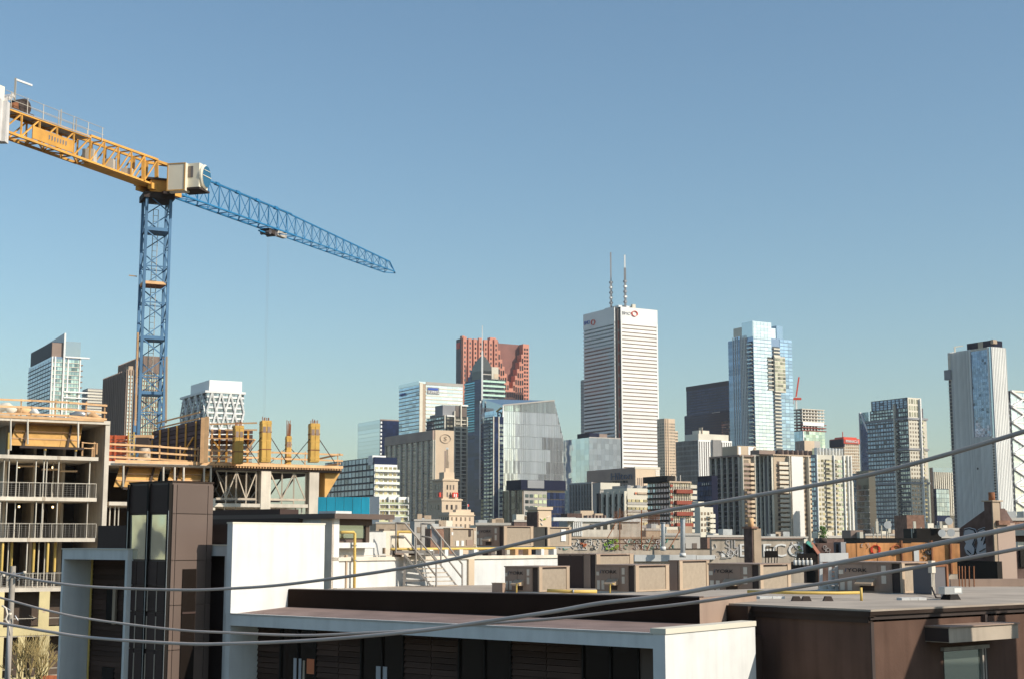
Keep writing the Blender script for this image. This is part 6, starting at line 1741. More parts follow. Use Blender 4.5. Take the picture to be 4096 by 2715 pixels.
# end wall between the two parts
s.box('shear_wall', 'concrete', -0.30, 0.0, 0, 16, 0, ztl - 0.28)
s.f('R', 'wall_edge', 'concrete_lit', -0.31, 0.02, 0, ztl - 0.28, 0.02, 0.1)
s.box('dark_backing', 'dark_brown', Lx0, -0.3, 9, 9.3, 0, ztl - 0.3)  # dark sheet, the interior shade put into its colour
for i in range(1, len(zl_)):
    z0, z1 = zl_[i], zl_[i - 1] - 0.27
    # inner partitions, props
    for u in (60, 190, 300):
        s.box('inner_wall', 'concrete', s.R(u, 2000), s.R(u, 2000) + 0.2, 4.5 + (u % 3), 9, z0, z1)
    n = 0
    us = [14, 40, 72, 148, 175, 192, 238, 250, 362] if i < 4 else [8, 32, 60, 110, 140, 165, 185, 200, 240]
    if i > 4: continue
    for k, u in enumerate(us):
        u2 = u + rnd.uniform(-6, 6) - (8 if i == 3 else 0)
        x = s.R(u2, vl[i] - 60)
        y = rnd.choice((0.25, 0.3, 0.8, 1.6, 3.0)) if k % 3 else 0.25
        yel = (i == 4 and k % 2 == 0)
        if i == 1: continue
        pr = rod(site, 'prop', 'steel', s.M @ V((x, y, z0)), s.M @ V((x, y, z1)), 0.05 if not yel else 0.05, 8)
        if yel:
            rod(pr, 'prop_sleeve', 'yellow_pipe', s.M @ V((x, y, z0 + 1.1)), s.M @ V((x, y, z1)), 0.10, 8)
        s.box('prop_foot', 'steel', x - 0.09, x + 0.09, y - 0.09, y + 0.09, z0, z0 + 0.02, parent=pr)
    if i in (2, 3, 4):
        # mesh guardrail along the slab edge
        gr = s.f('R', 'guardrail_top', 'steel', Lx0, s.R(384, vl[i]), z0 + 1.02, z0 + 1.055, -0.10, 0.14)
        mm = Many()
        x = Lx0
        while x < s.R(384, vl[i]):
            mm.box(x, x + 0.009, 0.10, 0.109, z0 + 0.05, z0 + 1.02); x += 0.28
        for k in range(7):
            mm.box(Lx0, s.R(384, vl[i]), 0.112, 0.12, z0 + 0.06 + k * 0.15, z0 + 0.068 + k * 0.15)
        mm.done(gr, 'guardrail_mesh', 'concrete_far', s.M)
        for u in (30, 75, 115, 160, 205, 250, 300, 345, 383):
            s.box('guardrail_post', 'steel', s.R(u, vl[i]), s.R(u, vl[i]) + 0.032, 0.06, 0.10, z0, z0 + 1.05, parent=gr)
    for u in ((130, 'a'), (270, 'b')):
        if i in (2, 3):
            x = s.R(u[0], vl[i] - 80)
            l_ = rod(site, 'work_lamp', 'lamp', s.M @ V((x, 5, z1 - 0.25)), s.M @ V((x, 5, z1 - 0.4)), 0.07, 8)
# timber spreader boards near the ceiling
for u0, u1, v in ((80, 172, 1860), (182, 250, 1873), (258, 325, 1880)):
    bar(site, 'spreader_board', 'timber', SP(u0, v, 1.2), SP(u1, v, 1.2), 0.05, 0.12)

def formwork(u0, u1, v0, v1, lean, nb=3, y=0.2, m='plywood'):
    """tilted shutter of long plywood boards with ribs between them, resting on its bearers"""
    xa, xb = s.R(u0, v1), s.R(u1, v1)
    z0, z1 = SP(u0, v1).z, SP(u0, v0).z
    fw = None
    for j in range(nb):
        t0, t1 = j / nb, (j + 0.92) / nb
        ya, yb2 = y + 1.4 * t0, y + 1.4 * t1
        za, zb2 = z0 + (z1 - z0) * t0, z0 + (z1 - z0) * t1
        o0, o1 = lean * t0, lean * t1
        for k in range(2):
            x0 = xa + (xb - xa) * (0 if k == 0 else 0.72); x1 = xa + (xb - xa) * (0.715 if k == 0 else 1)
            q4 = [(x0 + o0, ya, za), (x1 + o0, ya, za), (x1 + o1, yb2, zb2), (x0 + o1, yb2, zb2)]
            mesh(site, 'formwork_board', m, [V(p) for p in q4] + [V(p) + V((0, 0.04, 0.03)) for p in q4], [(0, 1, 2, 3), (7, 6, 5, 4), (0, 4, 5, 1), (1, 5, 6, 2), (2, 6, 7, 3), (3, 7, 4, 0)], s.M)
        bar(site, 'formwork_rib', 'timber', (xa + o1, yb2 - 0.03, zb2 + 0.03), (xb + o1, yb2 - 0.03, zb2 + 0.03), 0.09, 0.10, M=s.M)
    for t in (0.18, 0.82):
        x = xa + (xb - xa) * t
        bar(site, 'soldier', 'dark_brown', (x, y - 0.25, z0 - 0.1), (x + lean, y + 1.2, z1), 0.14, 0.12, M=s.M)
    bar(site, 'bearer', 'unit_dark', (xa + 0.6, y - 0.3, z0 - 0.12), (xb + 0.3, y - 0.3, z0 - 0.12), 0.2, 0.16, M=s.M)
formwork(44, 318, 1685, 1778, 0.55)
for u, v0, v1 in ((110, 1672, 1775), (312, 1685, 1790), (42, 1672, 1800)):
    x = s.R(u, 1730)
    pr = rod(site, 'prop', 'steel', SP(u, v1, -0.05), SP(u, v0, -0.05), 0.075, 8)
for u in (38, 185, 308):
    x = s.R(u, 1810); z0 = zl_[1]
    pr = rod(site, 'jack', 'steel', s.M @ V((x, 0.4, z0)), s.M @ V((x, 0.4, z0 + 0.5)), 0.08, 8)
    rod(pr, 'jack_head', 'yellow_pipe', s.M @ V((x, 0.4, z0 + 0.4)), s.M @ V((x, 0.4, z0 + (1.6 if u == 38 else 0.8))), 0.10, 8)
# timber frame in the opening next to the wall
for a0, a1 in (((328, 1768), (385, 1772)), ((328, 1790), (378, 1792)), ((380, 1765), (378, 1825)), ((390, 1770), (388, 1815)), ((332, 1765), (330, 1822)), ((372, 1785), (370, 1825))):
    bar(site, 'timber_frame', 'timber', SP(*a0, 0.1), SP(*a1, 0.1), 0.10, 0.06)

def guard(pts, posts, hts, y=0.1, m='timber', D=105.6, name='guardrail'):
    """timber guardrail along photograph points of the deck edge"""
    for h in hts:
        for (a, b_) in zip(pts[:-1], pts[1:]):
            p0, p1 = SP(a[0] - 4, a[1], y) + V((0, 0, h)), SP(b_[0] + 8, b_[1], y) + V((0, 0, h + rnd.uniform(-0.03, 0.03)))
            bar(site, 'guard_rail', m, p0, p1, 0.05, 0.14)
    for u, v in posts:
        bar(site, 'guard_post', m, SP(u, v + 8, y + 0.08), SP(u + rnd.uniform(-2, 2), v, y + 0.08) + V((0, 0, hts[-1] + 0.15)), 0.09, 0.06)
guard([(-20, 1657), (120, 1661), (270, 1668), (420, 1682)], [(85, 1662), (222, 1665), (345, 1672), (420, 1682)], (0.12, 0.62, 1.12))
s.box('deck_edge', 'timber', Lx0, s.R(415, 1683), -0.16, -0.02, ztl - 0.08, ztl + 0.12)
guard([(440, 1838), (640, 1848), (850, 1862), (1090, 1868), (1365, 1878)], [(510, 1842), (640, 1848), (722, 1852), (793, 1857), (950, 1864), (1035, 1866), (1128, 1868), (1222, 1871), (1355, 1878)], (0.25, 0.72, 1.2))
bar(site, 'guard_rail', 'timber', SP(1362, 1815), SP(1340, 1826, 4), 0.05, 0.14)
bar(site, 'guard_rail', 'timber', SP(1362, 1852), SP(1340, 1860, 4), 0.05, 0.14)
# deck of the right part
xr = s.R(1365, 1870)
deck = slab('deck', 0.02, s.R(850, 1860), 0, 16, zdeck, 0.30)
d2 = s.box('deck_form', 'plywood', s.R(850, 1860), xr, -0.3, 16, zdeck - 0.12, zdeck - 0.02)
s.box('deck_bearer', 'unit_dark', s.R(850, 1860), xr, -0.1, 15, zdeck - 0.42, zdeck - 0.26)
nj = 46
for i in range(nj):
    x = s.R(850, 1860) + (xr - s.R(850, 1860)) * i / nj
    s.box('joist', 'timber', x, x + 0.10, -0.32, 6, zdeck - 0.26, zdeck - 0.12)
s.box('deck_fascia', 'timber', 0.4, xr, -0.36, -0.31, zdeck - 0.12, zdeck + 0.1)
# fly-form trusses below the deck
zt0 = P(900, 1985, 106).z
for u0, u1 in ((868, 1030), (1085, 1228)):
    x0, x1 = s.R(u0, 1930), s.R(u1, 1930)
    bar(site, 'truss_chord', 'concrete', (x0, 0.3, zt0), (x1, 0.3, zt0), 0.12, 0.16, M=s.M)
    bar(site, 'truss_chord', 'concrete', (x0, 0.3, zdeck - 0.5), (x1, 0.3, zdeck - 0.5), 0.10, 0.12, M=s.M)
    n = 4 if u0 < 1000 else 3
    for i in range(n):
        a0, a1 = x0 + (x1 - x0) * i / n, x0 + (x1 - x0) * (i + 1) / n
        if i % 2 == 0: bar(site, 'truss_diagonal', 'concrete', (a0, 0.3, zdeck - 0.5), (a1, 0.3, zt0), 0.10, 0.08, M=s.M)
        else: bar(site, 'truss_diagonal', 'concrete', (a0, 0.3, zt0), (a1, 0.3, zdeck - 0.5), 0.10, 0.08, M=s.M)
        bar(site, 'truss_post', 'concrete', (a1, 0.3, zt0), (a1, 0.3, zdeck - 0.5), 0.10, 0.08, M=s.M)
        rod(site, 'screw_jack', 'concrete', s.M @ V((a1, 0.3, zt0 - 0.5)), s.M @ V((a1, 0.3, zt0)), 0.05, 8)
for k in range(3):
    yy = 3 + 3 * k
    bar(site, 'truss_chord', 'grey_far', (s.R(868, 1930), yy, zt0), (s.R(1228, 1930), yy, zt0), 0.1, M=s.M)
    for i in range(6):
        x = s.R(868, 1930) + (s.R(1228, 1930) - s.R(868, 1930)) * i / 6
        bar(site, 'truss_diagonal', 'grey_far', (x, yy, zt0), (x + 1.5 * (1 if i % 2 else -1), yy, zdeck - 0.5), 0.1, M=s.M)
# columns and lower slab of the right part
for u0, u1, v1 in ((1043, 1082, 2045), (1236, 1274, 2045)):
    s.box('column', 'concrete_lit', s.R(u0, 1960), s.R(u1, 1960), -0.05, 0.7, 0, zdeck - 0.43)
for v in (2022, 2190, 2350):
    slab('floor_slab', s.R(436, v), s.R(1232, v), 0.0, 14, P(860, v, 108).z + 0.28)
s.box('column', 'concrete_lit', s.R(851, 2040), s.R(862, 2040), 0.1, 0.4, 0, P(860, 1988, 108).z)
for u in (445, 465, 480, 560, 700, 904, 950, 990, 1022, 1112, 1150, 1190, 1215):
    x = s.R(u, 2080)
    rod(site, 'prop', 'steel', s.M @ V((x, 0.5, P(860, 2190, 108).z)), s.M @ V((x, 0.5, P(860, 2022, 108).z)), 0.05, 8)
s.box('dark_backing', 'dark_brown', 0.0, s.R(1225, 2000), 9.5, 9.7, 0, zdeck - 0.4)  # added dark sheet, stands for the shade behind the trusses
s.box('core_wall', 'concrete', s.R(1020, 2000), s.R(1120, 2000), 7, 9.4, 0, zdeck - 0.4)
gr = s.f('R', 'guardrail_top', 'steel', 0.1, s.R(700, 2150), P(500, 2150, 106).z + 0.1, P(500, 2150, 106).z + 0.17, -0.1, 0.15)
formwork(458, 625, 1860, 1945, 0.75, m='plywood')
formwork(668, 830, 1866, 1940, 0.75, m='plywood')
for u in (492, 652, 697, 733, 815, 842):
    x = s.R(u, 1900)
    rod(site, 'prop', 'steel', SP(u, 1945, -0.02), s.M @ V((x, -0.02, zdeck - 0.3)), 0.085, 8)
# shutter of the corner at the end of the deck
mesh(site, 'corner_form', 'plywood', [(xr - 1.2, 0.5, zdeck - 0.45), (xr + 0.1, 0.5, zdeck - 0.45), (xr - 1.2, 0.5, zdeck - 2.6), (xr - 1.2, 4, zdeck - 0.45), (xr + 0.1, 4, zdeck - 0.45), (xr - 1.2, 4, zdeck - 2.6)],
     [(0, 2, 1), (3, 4, 5), (1, 2, 5, 4), (0, 1, 4, 3), (0, 3, 5, 2)], s.M)

# wall shutter and column forms on the deck
CF = 'yellow column forms on the deck'
for k, (u0, u1, v0, v1, D, lb) in enumerate(((931, 976, 1700, 1850, 109, 'leftmost yellow column form, short and broad, on the deck'), (1038, 1087, 1680, 1860, 107, 'tall yellow column form above the first bare concrete column'),
                                  (1141, 1167, 1742, 1858, 114, 'slim far yellow column form with rebar sprouting from its head'), (1233, 1280, 1691, 1862, 107, 'tall yellow column form nearest the deck end'))):
    cf = Block('column_form', lb, 'column form', u0 + (u1 - u0) * 0.22, u0, u1, v0, D, az=20, group=CF)
    z0 = zdeck - 0.02
    cf.box('shutter', 'form_yellow', 0, cf.Lb, 0, cf.La, z0, cf.H)
    n = 5
    for j in range(n):
        zz_ = z0 + 0.3 + (cf.H - z0 - 0.5) * j / (n - 1)
        cf.box('clamp', 'rust' if j % 2 else 'form_yellow', -0.02, cf.Lb + 0.02, -0.035, cf.La + 0.02, zz_ - 0.04, zz_ + 0.04)
    for i in range(2):
        cf.f('R', 'shutter_plate', 'form_yellow', cf.Lb * (0.06 + 0.48 * i), cf.Lb * (0.48 + 0.48 * i), z0 + 0.1, cf.H - 0.08, 0.03)
        cf.f('R', 'grip', 'brown_far', cf.Lb * (0.1 + 0.48 * i), cf.Lb * (0.42 + 0.48 * i), cf.H - 0.9, cf.H - 0.45, 0.04)
    for i in range(6):
        h_ = (1.3 if k == 2 else 0.35)
        x = cf.Lb * (0.15 + 0.14 * i)
        rod(cf.e, 'rebar', 'rust', cf.M @ V((x, cf.La * 0.5, cf.H - 0.1)), cf.M @ V((x + rnd.uniform(-.05, .05), cf.La * 0.5, cf.H + h_ * rnd.uniform(0.7, 1.1))), 0.03, 6)
    for sgn in (-1, 1):
        bar(cf.e, 'brace', 'unit_dark', cf.M @ V((cf.Lb * (0.5 + 0.5 * sgn), 0.2, z0 + (cf.H - z0) * 0.6)), cf.M @ V((cf.Lb * 0.5 + sgn * 1.7, 0.6, z0)), 0.05)
ws = thing('wall_shutter', 'large dark wall shutter with orange uprights standing on the deck', 'formwork', P(700, 1840, 110))
ps = [P(607, 1722, 116), P(811, 1672, 109)]
pb_ = [P(607, 1838, 116), P(811, 1848, 109)]
def wsP(t, h): 
    a = pb_[0].lerp(pb_[1], t); b_ = ps[0].lerp(ps[1], t)
    a.z = zdeck; return a.lerp(V((a.x, a.y, b_.z)), h)
nw_ = 9
for j in range(nw_):
    a0, a1, b0, b1 = wsP(0, j / nw_), wsP(1, j / nw_), wsP(0, (j + 0.86) / nw_), wsP(1, (j + 0.86) / nw_)
    o = V((0, 0.12, 0))
    mesh(ws, 'waler', 'form_dark', [a0, a1, b1, b0, a0 + o, a1 + o, b1 + o, b0 + o], [(0, 1, 2, 3), (7, 6, 5, 4), (0, 4, 5, 1), (1, 5, 6, 2), (2, 6, 7, 3), (3, 7, 4, 0)])
mesh(ws, 'sheet', 'unit_dark', [wsP(0, 0) + V((0, .2, 0)), wsP(1, 0) + V((0, .2, 0)), wsP(1, 1) + V((0, .2, 0)), wsP(0, 1) + V((0, .2, 0)), wsP(0, 0) + V((0, .26, 0)), wsP(1, 0) + V((0, .26, 0)), wsP(1, 1) + V((0, .26, 0)), wsP(0, 1) + V((0, .26, 0))],
     [(0, 1, 2, 3), (7, 6, 5, 4), (0, 4, 5, 1), (1, 5, 6, 2), (2, 6, 7, 3), (3, 7, 4, 0)])
for t in (0.0, 0.16, 0.33, 0.5, 0.67, 0.86):
    bar(ws, 'upright', 'crane_orange', wsP(t, 0) + V((0, -.1, 0)), wsP(t, 0.97) + V((0, -.1, 0)), 0.13, 0.1)
bar(ws, 'push_brace', 'crane_orange', wsP(0.58, 0.1) + V((0, -.6, 0)), wsP(0.82, 0.62) + V((0, -.1, 0)), 0.10)
for t in (0.99, 1.06):
    bar(ws, 'end_panel', 'timber', wsP(t, 0) + V((0, -.12, 0)), wsP(t, 1.02) + V((0, -.12, 0)), 0.30, 0.1)
for h in (1.06, 1.2):
    bar(ws, 'top_rail', 'timber', wsP(0.0, h) + V((0, .3, 0)), wsP(0.9, h - 0.02) + V((0, .3, 0)), 0.05, 0.12)
w2 = thing('wall_shutter', 'second lower steel wall shutter behind the leftmost yellow column form', 'formwork', P(900, 1840, 113))
for j in range(7):
    z0 = zdeck + j * 0.42
    p0, p1 = P(838, 1840, 113), P(1008, 1840, 113)
    bar(w2, 'waler', 'grey_far' if j < 4 else 'form_dark', V((p0.x, p0.y, z0 + 0.2)), V((p1.x, p1.y, z0 + 0.2)), 0.10, 0.34)
for u in (845, 875, 905, 990):
    p0 = P(u, 1840, 112.8)
    bar(w2, 'upright', 'crane_orange' if u != 845 else 'timber', V((p0.x, p0.y, zdeck)), V((p0.x, p0.y, zdeck + 2.9)), 0.14)
bar(w2, 'walkway', 'timber', P(838, 1752, 112.5), P(1020, 1756, 112.5), 0.6, 0.08)
bar(w2, 'walkway_rail', 'timber', P(838, 1695, 112.3), P(1028, 1690, 112.3), 0.05, 0.12)
bar(w2, 'walkway_rail', 'timber', P(900, 1718, 112.3), P(1028, 1718, 112.3), 0.05, 0.12)
bar(w2, 'brace', 'crane_orange', P(850, 1755, 112.4), P(876, 1792, 112.4), 0.12)
bar(w2, 'brace', 'timber', P(1020, 1756, 112.4), P(985, 1800, 112.4), 0.12)
rp = thing('steel_form_panel', 'red steel formwork panel on the deck beside the concrete wall edge', 'formwork', P(472, 1820, 108))
for j in range(7):
    p0, p1 = P(440, 1740, 108), P(512, 1741, 108)
    z0 = zdeck + (p0.z - zdeck) * (j + 0.5) / 7
    bar(rp, 'rib', 'red_form', V((p0.x, p0.y, z0)), V((p1.x, p1.y, z0)), 0.12, 0.16 if j % 2 else 0.30)
for u in (440, 462, 512):
    p0 = P(u, 1738, 107.9)
    bar(rp, 'upright', 'red_form', V((p0.x, p0.y, zdeck)), p0, 0.10)
ld = thing('timber_ladder', 'yellow timber ladder frame beside the red formwork panel', 'ladder', P(527, 1820, 108))
for u in (516, 538): bar(ld, 'stile', 'yellow_pipe', P(u, 1832, 107.5), P(u - 2, 1726, 107.5), 0.08)
for j in range(7): bar(ld, 'rung', 'yellow_pipe', P(515, 1822 - j * 14, 107.5), P(538, 1822 - j * 14, 107.5), 0.06)
gn = thing('generator', 'small dark generator and grey drum at the foot of the crane mast', 'generator', P(565, 1800, 110))
bar(gn, 'body', 'unit_dark', P(548, 1775, 112), P(600, 1775, 112), 0.9, 1.0)
bar(gn, 'frame', 'timber', P(540, 1745, 112), P(612, 1745, 112), 0.5, 0.25)
rod(gn, 'drum', 'concrete', P(560, 1812, 108.5), P(596, 1812, 108.5), 0.42, 14)
bar(gn, 'stand', 'cream', P(552, 1835, 108.4), P(600, 1835, 108.4), 0.3, 0.4)
bar(gn, 'post', 'cream', P(536, 1836, 108), P(536, 1745, 108), 0.12)
tp_ = thing('tarpaulin_roll', 'rolled pale tarpaulins and bags on the upper deck at the left edge', 'tarpaulin', P(40, 1650, 108))
tube(tp_, 'roll', 'concrete_lit', [P(-30, 1650, 108), P(0, 1630, 108), P(30, 1625, 108), P(55, 1648, 108)], 0.35, 10)
tube(tp_, 'roll', 'timber', [P(60, 1648, 109), P(90, 1638, 109), P(125, 1650, 109)], 0.28, 10)
tube(tp_, 'bag', 'white', [P(126, 1652, 108.5), P(138, 1638, 108.5), P(148, 1654, 108.5)], 0.22, 8)
tube(tp_, 'sheet', 'galv', [P(285, 1664, 109), P(315, 1650, 109), P(345, 1662, 109)], 0.25, 10)
tube(tp_, 'sack', 'timber', [P(345, 1676, 108), P(370, 1655, 108), P(400, 1678, 108)], 0.22, 8)

# lower storeys with yellow sheathing
zs0, zs1 = zl_[5] + 0.0, zl_[4] - 0.27
for i, (v0, v1) in enumerate(((2362, 2490), (2538, 2690))):
    zb0, zb1 = P(200, v1 + 10, 105).z, P(200, v0, 105).z
    for u0, u1 in (((-60, 18), (158, 200)) if i == 0 else ((-60, 15), (73, 100), (158, 198))):
        pn = s.box('sheathing_panel', 'sheathing', s.R(u0, v0), s.R(u1, v0), -0.05, 0.15, zb0, zb1)
        if u1 > 100:
            mesh(pn, 'print_mark', 'tan', [V((s.R((u0 + u1) / 2 - 6, v0), -0.06, zb0 + 1.0)), V((s.R((u0 + u1) / 2 + 7, v0), -0.06, zb0 + 1.0)), V((s.R((u0 + u1) / 2, v0), -0.06, zb0 + 1.35))], [(0, 1, 2)], s.M)
    s.box('sheathing_panel', 'sheathing', s.R(-60, v0), s.R(260, v0), -0.06, 0.14, zb0 - 0.6, zb0)
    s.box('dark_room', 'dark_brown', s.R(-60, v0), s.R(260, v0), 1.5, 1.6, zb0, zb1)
    mmx = s.f('R', 'guardrail_top', 'steel', s.R(-60, v0), s.R(260, v0), zb0 + 0.55, zb0 + 0.60, -0.25, 0.3)
bar(site, 'loose_board', 'concrete', P(105, 2450, 105.3), P(150, 2470, 105.3), 0.9, 0.05)

# ------------------------------------------------------------------ tower crane
DM = 116.0
cr = thing('tower_crane', 'flat-top tower crane with blue mast and jib, orange counter-jib and cream cab', 'crane', P(600, 1740, DM) * 1.0)
pm_t, pm_b = P(612, 800, DM), P(592, 1800, DM)
cxm, cym = pm_b.x, pm_b.y
ztop = P(612, 790, DM).z
zbot = 0.0
Wm = 1.95
am = RAD(24)
Mm = Matrix.Translation((cxm, cym, 0)) @ Matrix.Rotation(am, 4, 'Z')
h2 = Wm / 2
cor = [(-h2, -h2), (h2, -h2), (h2, h2), (-h2, h2)]
npan = 14
zvis = P(592, 1800, DM).z
ph_ = (ztop - zvis) / npan
for x, y in cor:
    bar(cr, 'mast_leg', 'mast_blue', Mm @ V((x, y, 0)), Mm @ V((x, y, ztop)), 0.22, roll=am)
for k in range(npan):
    z0, z1 = zvis + k * ph_, zvis + (k + 1) * ph_
    for f_ in range(4):
        a, b_ = cor[f_], cor[(f_ + 1) % 4]
        if k % 2: a, b_ = b_, a
        bar(cr, 'mast_brace', 'mast_blue', Mm @ V((*a, z0)), Mm @ V((*b_, z1)), 0.085)
        if k % 2 == 0: bar(cr, 'mast_strut', 'mast_blue', Mm @ V((*a, z0)), Mm @ V((*b_, z0)), 0.09)
    if k % 3 == 2:
        pl = box(cr, 'landing', 'rust' if k == 8 else 'mast_blue', -h2, h2, -h2, h2, z1 - 0.04, z1 + 0.04, Mm)
        for f_ in range(4):
            a, b_ = cor[f_], cor[(f_ + 1) % 4]
            bar(pl, 'landing_edge', 'timber' if k == 8 else 'mast_blue', Mm @ V((*a, z1 + 0.12)), Mm @ V((*b_, z1 + 0.12)), 0.06, 0.24)
for k in range(npan * 3):
    z0 = zvis + (ztop - zvis) * k / (npan * 3)
    bar(cr, 'ladder_rung', 'steel', Mm @ V((-0.2, 0.3, z0)), Mm @ V((0.2, 0.3, z0)), 0.035)
for x in (-0.2, 0.2):
    bar(cr, 'ladder_stile', 'steel', Mm @ V((x, 0.3, zvis)), Mm @ V((x, 0.3, ztop - 1)), 0.05)
bar(cr, 'mast_bracket', 'timber', P(516, 1102, DM - 1), P(548, 1106, DM - 1), 0.08)
bar(cr, 'hoist_line_guide', 'timber', P(541, 1700, DM - 1.5), P(552, 1330, DM - 1.5), 0.12)
bar(cr, 'hoist_line_guide', 'tan', P(664, 1690, DM - 1.5), P(667, 1425, DM - 1.5), 0.14)
# slewing part
top = V((cxm, cym, ztop))
box(cr, 'slewing_ring', 'unit_dark', -1.25, 1.25, -1.25, 1.25, ztop - 0.35, ztop + 0.15, Mm)
box(cr, 'turntable', 'crane_orange', -0.8, 0.8, -1.35, 0.9, ztop + 0.15, ztop + 1.15, Mm)
box(cr, 'platform', 'unit_dark', -1.7, 1.2, -1.5, 1.5, ztop + 1.15, ztop + 1.3, Mm)
# jib direction worked out from its tip
zj = P(640, 756, DM).z                             # underside of the jib
tip = PZ(1570, 1092, zj)
base = V((cxm, cym, zj))
jd = (tip - base); jd.z = 0
JL = jd.length; jd.normalize()
jn = V((jd.y, -jd.x, 0))                           # to the right of the jib as seen from the mast
up = V((0, 0, 1))
def J(t, side, h): return base + jd * t + jn * side + up * h
print('jib length', JL, 'dir', jd[:])
hw = 0.62
def truss(parent, mats, t0, t1, n, h0, h1, topside=0.0, chord=0.13, lac=0.075, close=True, twin=False):
    """lattice box: two lower chords and one (or two) upper chords with zigzag lacing"""
    tops = (-hw, hw) if twin else (0.0,)
    for s_ in (-hw, hw):
        bar(parent, 'lower_chord', mats, J(t0, s_, 0), J(t1, s_, 0), chord)
    for s_ in tops:
        bar(parent, 'upper_chord', mats, J(t0, s_, h0), J(t1, s_, h1), chord * 1.15)
    for i in range(n):
        a, b_, m_ = t0 + (t1 - t0) * i / n, t0 + (t1 - t0) * (i + 1) / n, t0 + (t1 - t0) * (i + 0.5) / n
        ha, hb, hm = (h0 + (h1 - h0) * (q_ - t0) / (t1 - t0) for q_ in (a, b_, m_))
        for s_ in (-hw, hw):
            ts = s_ if twin else 0.0
            if twin:
                bar(parent, 'lacing', mats, J(a, s_, 0), J(b_, ts, hb), lac)
                bar(parent, 'post', mats, J(b_, s_, 0), J(b_, ts, hb), lac * 1.2)
            else:
                bar(parent, 'lacing', mats, J(a, s_, 0), J(m_, ts, hm), lac)
                bar(parent, 'lacing', mats, J(m_, ts, hm), J(b_, s_, 0), lac)
        bar(parent, 'bottom_lacing', mats, J(a, -hw if i % 2 else hw, 0), J(b_, hw if i % 2 else -hw, 0), lac)
        bar(parent, 'bottom_strut', mats, J(a, -hw, 0), J(a, hw, 0), lac)
        if twin: bar(parent, 'top_strut', mats, J(b_, -hw, hb), J(b_, hw, hb), lac)
L1 = JL * 0.50
truss(cr, 'crane_blue', 1.6, L1, 12, 2.45, 2.2, chord=0.13, lac=0.065)
truss(cr, 'crane_blue', L1, JL - 0.7, 13, 2.15, 1.15, chord=0.10, lac=0.05)
for s_ in (-hw, hw): bar(cr, 'jib_nose', 'crane_blue', J(JL - 0.7, s_, 0), J(JL + 0.6, 0, 0.1), 0.10)
bar(cr, 'jib_nose', 'crane_blue', J(JL - 0.7, 0, 1.15), J(JL + 0.6, 0, 0.1), 0.10)
for i in range(7):
    t = 2 + i * L1 / 6.5
    h_ = 2.45 - 0.25 * (t - 1.6) / (L1 - 1.6)
    if t < L1: bar(cr, 'pin_joint', 'crane_blue', J(t - 0.25, 0, h_), J(t + 0.25, 0, h_), 0.26)
# trolley and hoist ropes
tt = along(base, jd, 1075)
tro = box(cr, 'trolley', 'unit_dark', -0.7, 0.7, -0.5, 0.5, -0.55, -0.12, Matrix.Translation(J(tt, 0, 0)) @ Matrix.Rotation(math.atan2(jd.y, jd.x), 4, 'Z'))
for k in (-0.5, 0.5):
    rod(tro, 'sheave', 'grey_dark', J(tt + k, -0.5, -0.45), J(tt + k, 0.5, -0.45), 0.22, 12)
bar(tro, 'hanger', 'crane_blue', J(tt - 1.6, 0, -0.5), J(tt + 1.0, 0, -0.5), 0.2, 0.12)
bar(cr, 'trolley_cage', 'steel', J(tt + 2.2, -0.7, 0.1), J(tt + 3.8, -0.7, 0.1), 0.5, 0.5)
for k in (-0.12, 0.12):
    rod(cr, 'hoist_rope', 'grey_far', J(tt + k, 0, -0.5), V((J(tt + k, 0, 0).x, J(tt + k, 0, 0).y, P(1075, 1690, J(tt, 0, 0).y).z)), 0.006, 6)
hk = V((J(tt, 0, 0).x, J(tt, 0, 0).y, P(1075, 1690, J(tt, 0, 0).y).z))
bar(cr, 'hook_block', 'yellow_pipe', hk, hk - V((0, 0, 0.6)), 0.25)
# counter-jib
CL = -18.5
truss(cr, 'crane_orange', -9.2, -0.9, 5, 2.05, 2.2, chord=0.15, lac=0.09, twin=True)
truss(cr, 'crane_orange', CL, -9.2, 5, 1.7, 1.9, chord=0.18, lac=0.10, twin=True)
for t in (-0.9, -2.6):
    for s_ in (-hw, hw): bar(cr, 'tower_head_post', 'crane_orange', J(t, s_, 0), J(t, s_ * 0.8, 2.15), 0.28)
bar(cr, 'head_tie', 'crane_orange', J(-0.9, -hw * 0.8, 2.1), J(1.8, 0, 2.4), 0.22)
bar(cr, 'head_tie', 'crane_orange', J(-0.9, hw * 0.8, 2.1), J(1.8, 0, 2.4), 0.22)
bar(cr, 'head_beam', 'crane_orange', J(-1.8, -hw, -0.2), J(2.2, -hw, -0.1), 0.4, 0.5)
bar(cr, 'head_beam', 'crane_orange', J(-1.8, hw, -0.2), J(2.2, hw, -0.1), 0.4, 0.5)
bar(cr, 'floor_plate', 'crane_orange', J(-9, 0, -0.05), J(-1, 0, -0.05), 1.3, 0.06)
bar(cr, 'walkway', 'galv', J(CL, 0.0, 1.78), J(-9.4, 0.0, 1.88), 1.5, 0.08)
bar(cr, 'name_board', 'crane_orange', J(-15.6, hw + 0.1, 0.62), J(-11.2, hw + 0.1, 0.62), 0.06, 0.95)
Mt = Matrix((jd, up, jd.cross(up))).transposed().to_4x4()
sd = -1 if (V((0, 0, EYE)) - base).dot(jn) < 0 else 1
for k in range(7):
    p = J(-13.9 + k * 0.3, hw + 0.15, 0.5)
    bar(cr, 'board_mark', 'grey_far', p, p + up * 0.32, 0.16, 0.02)
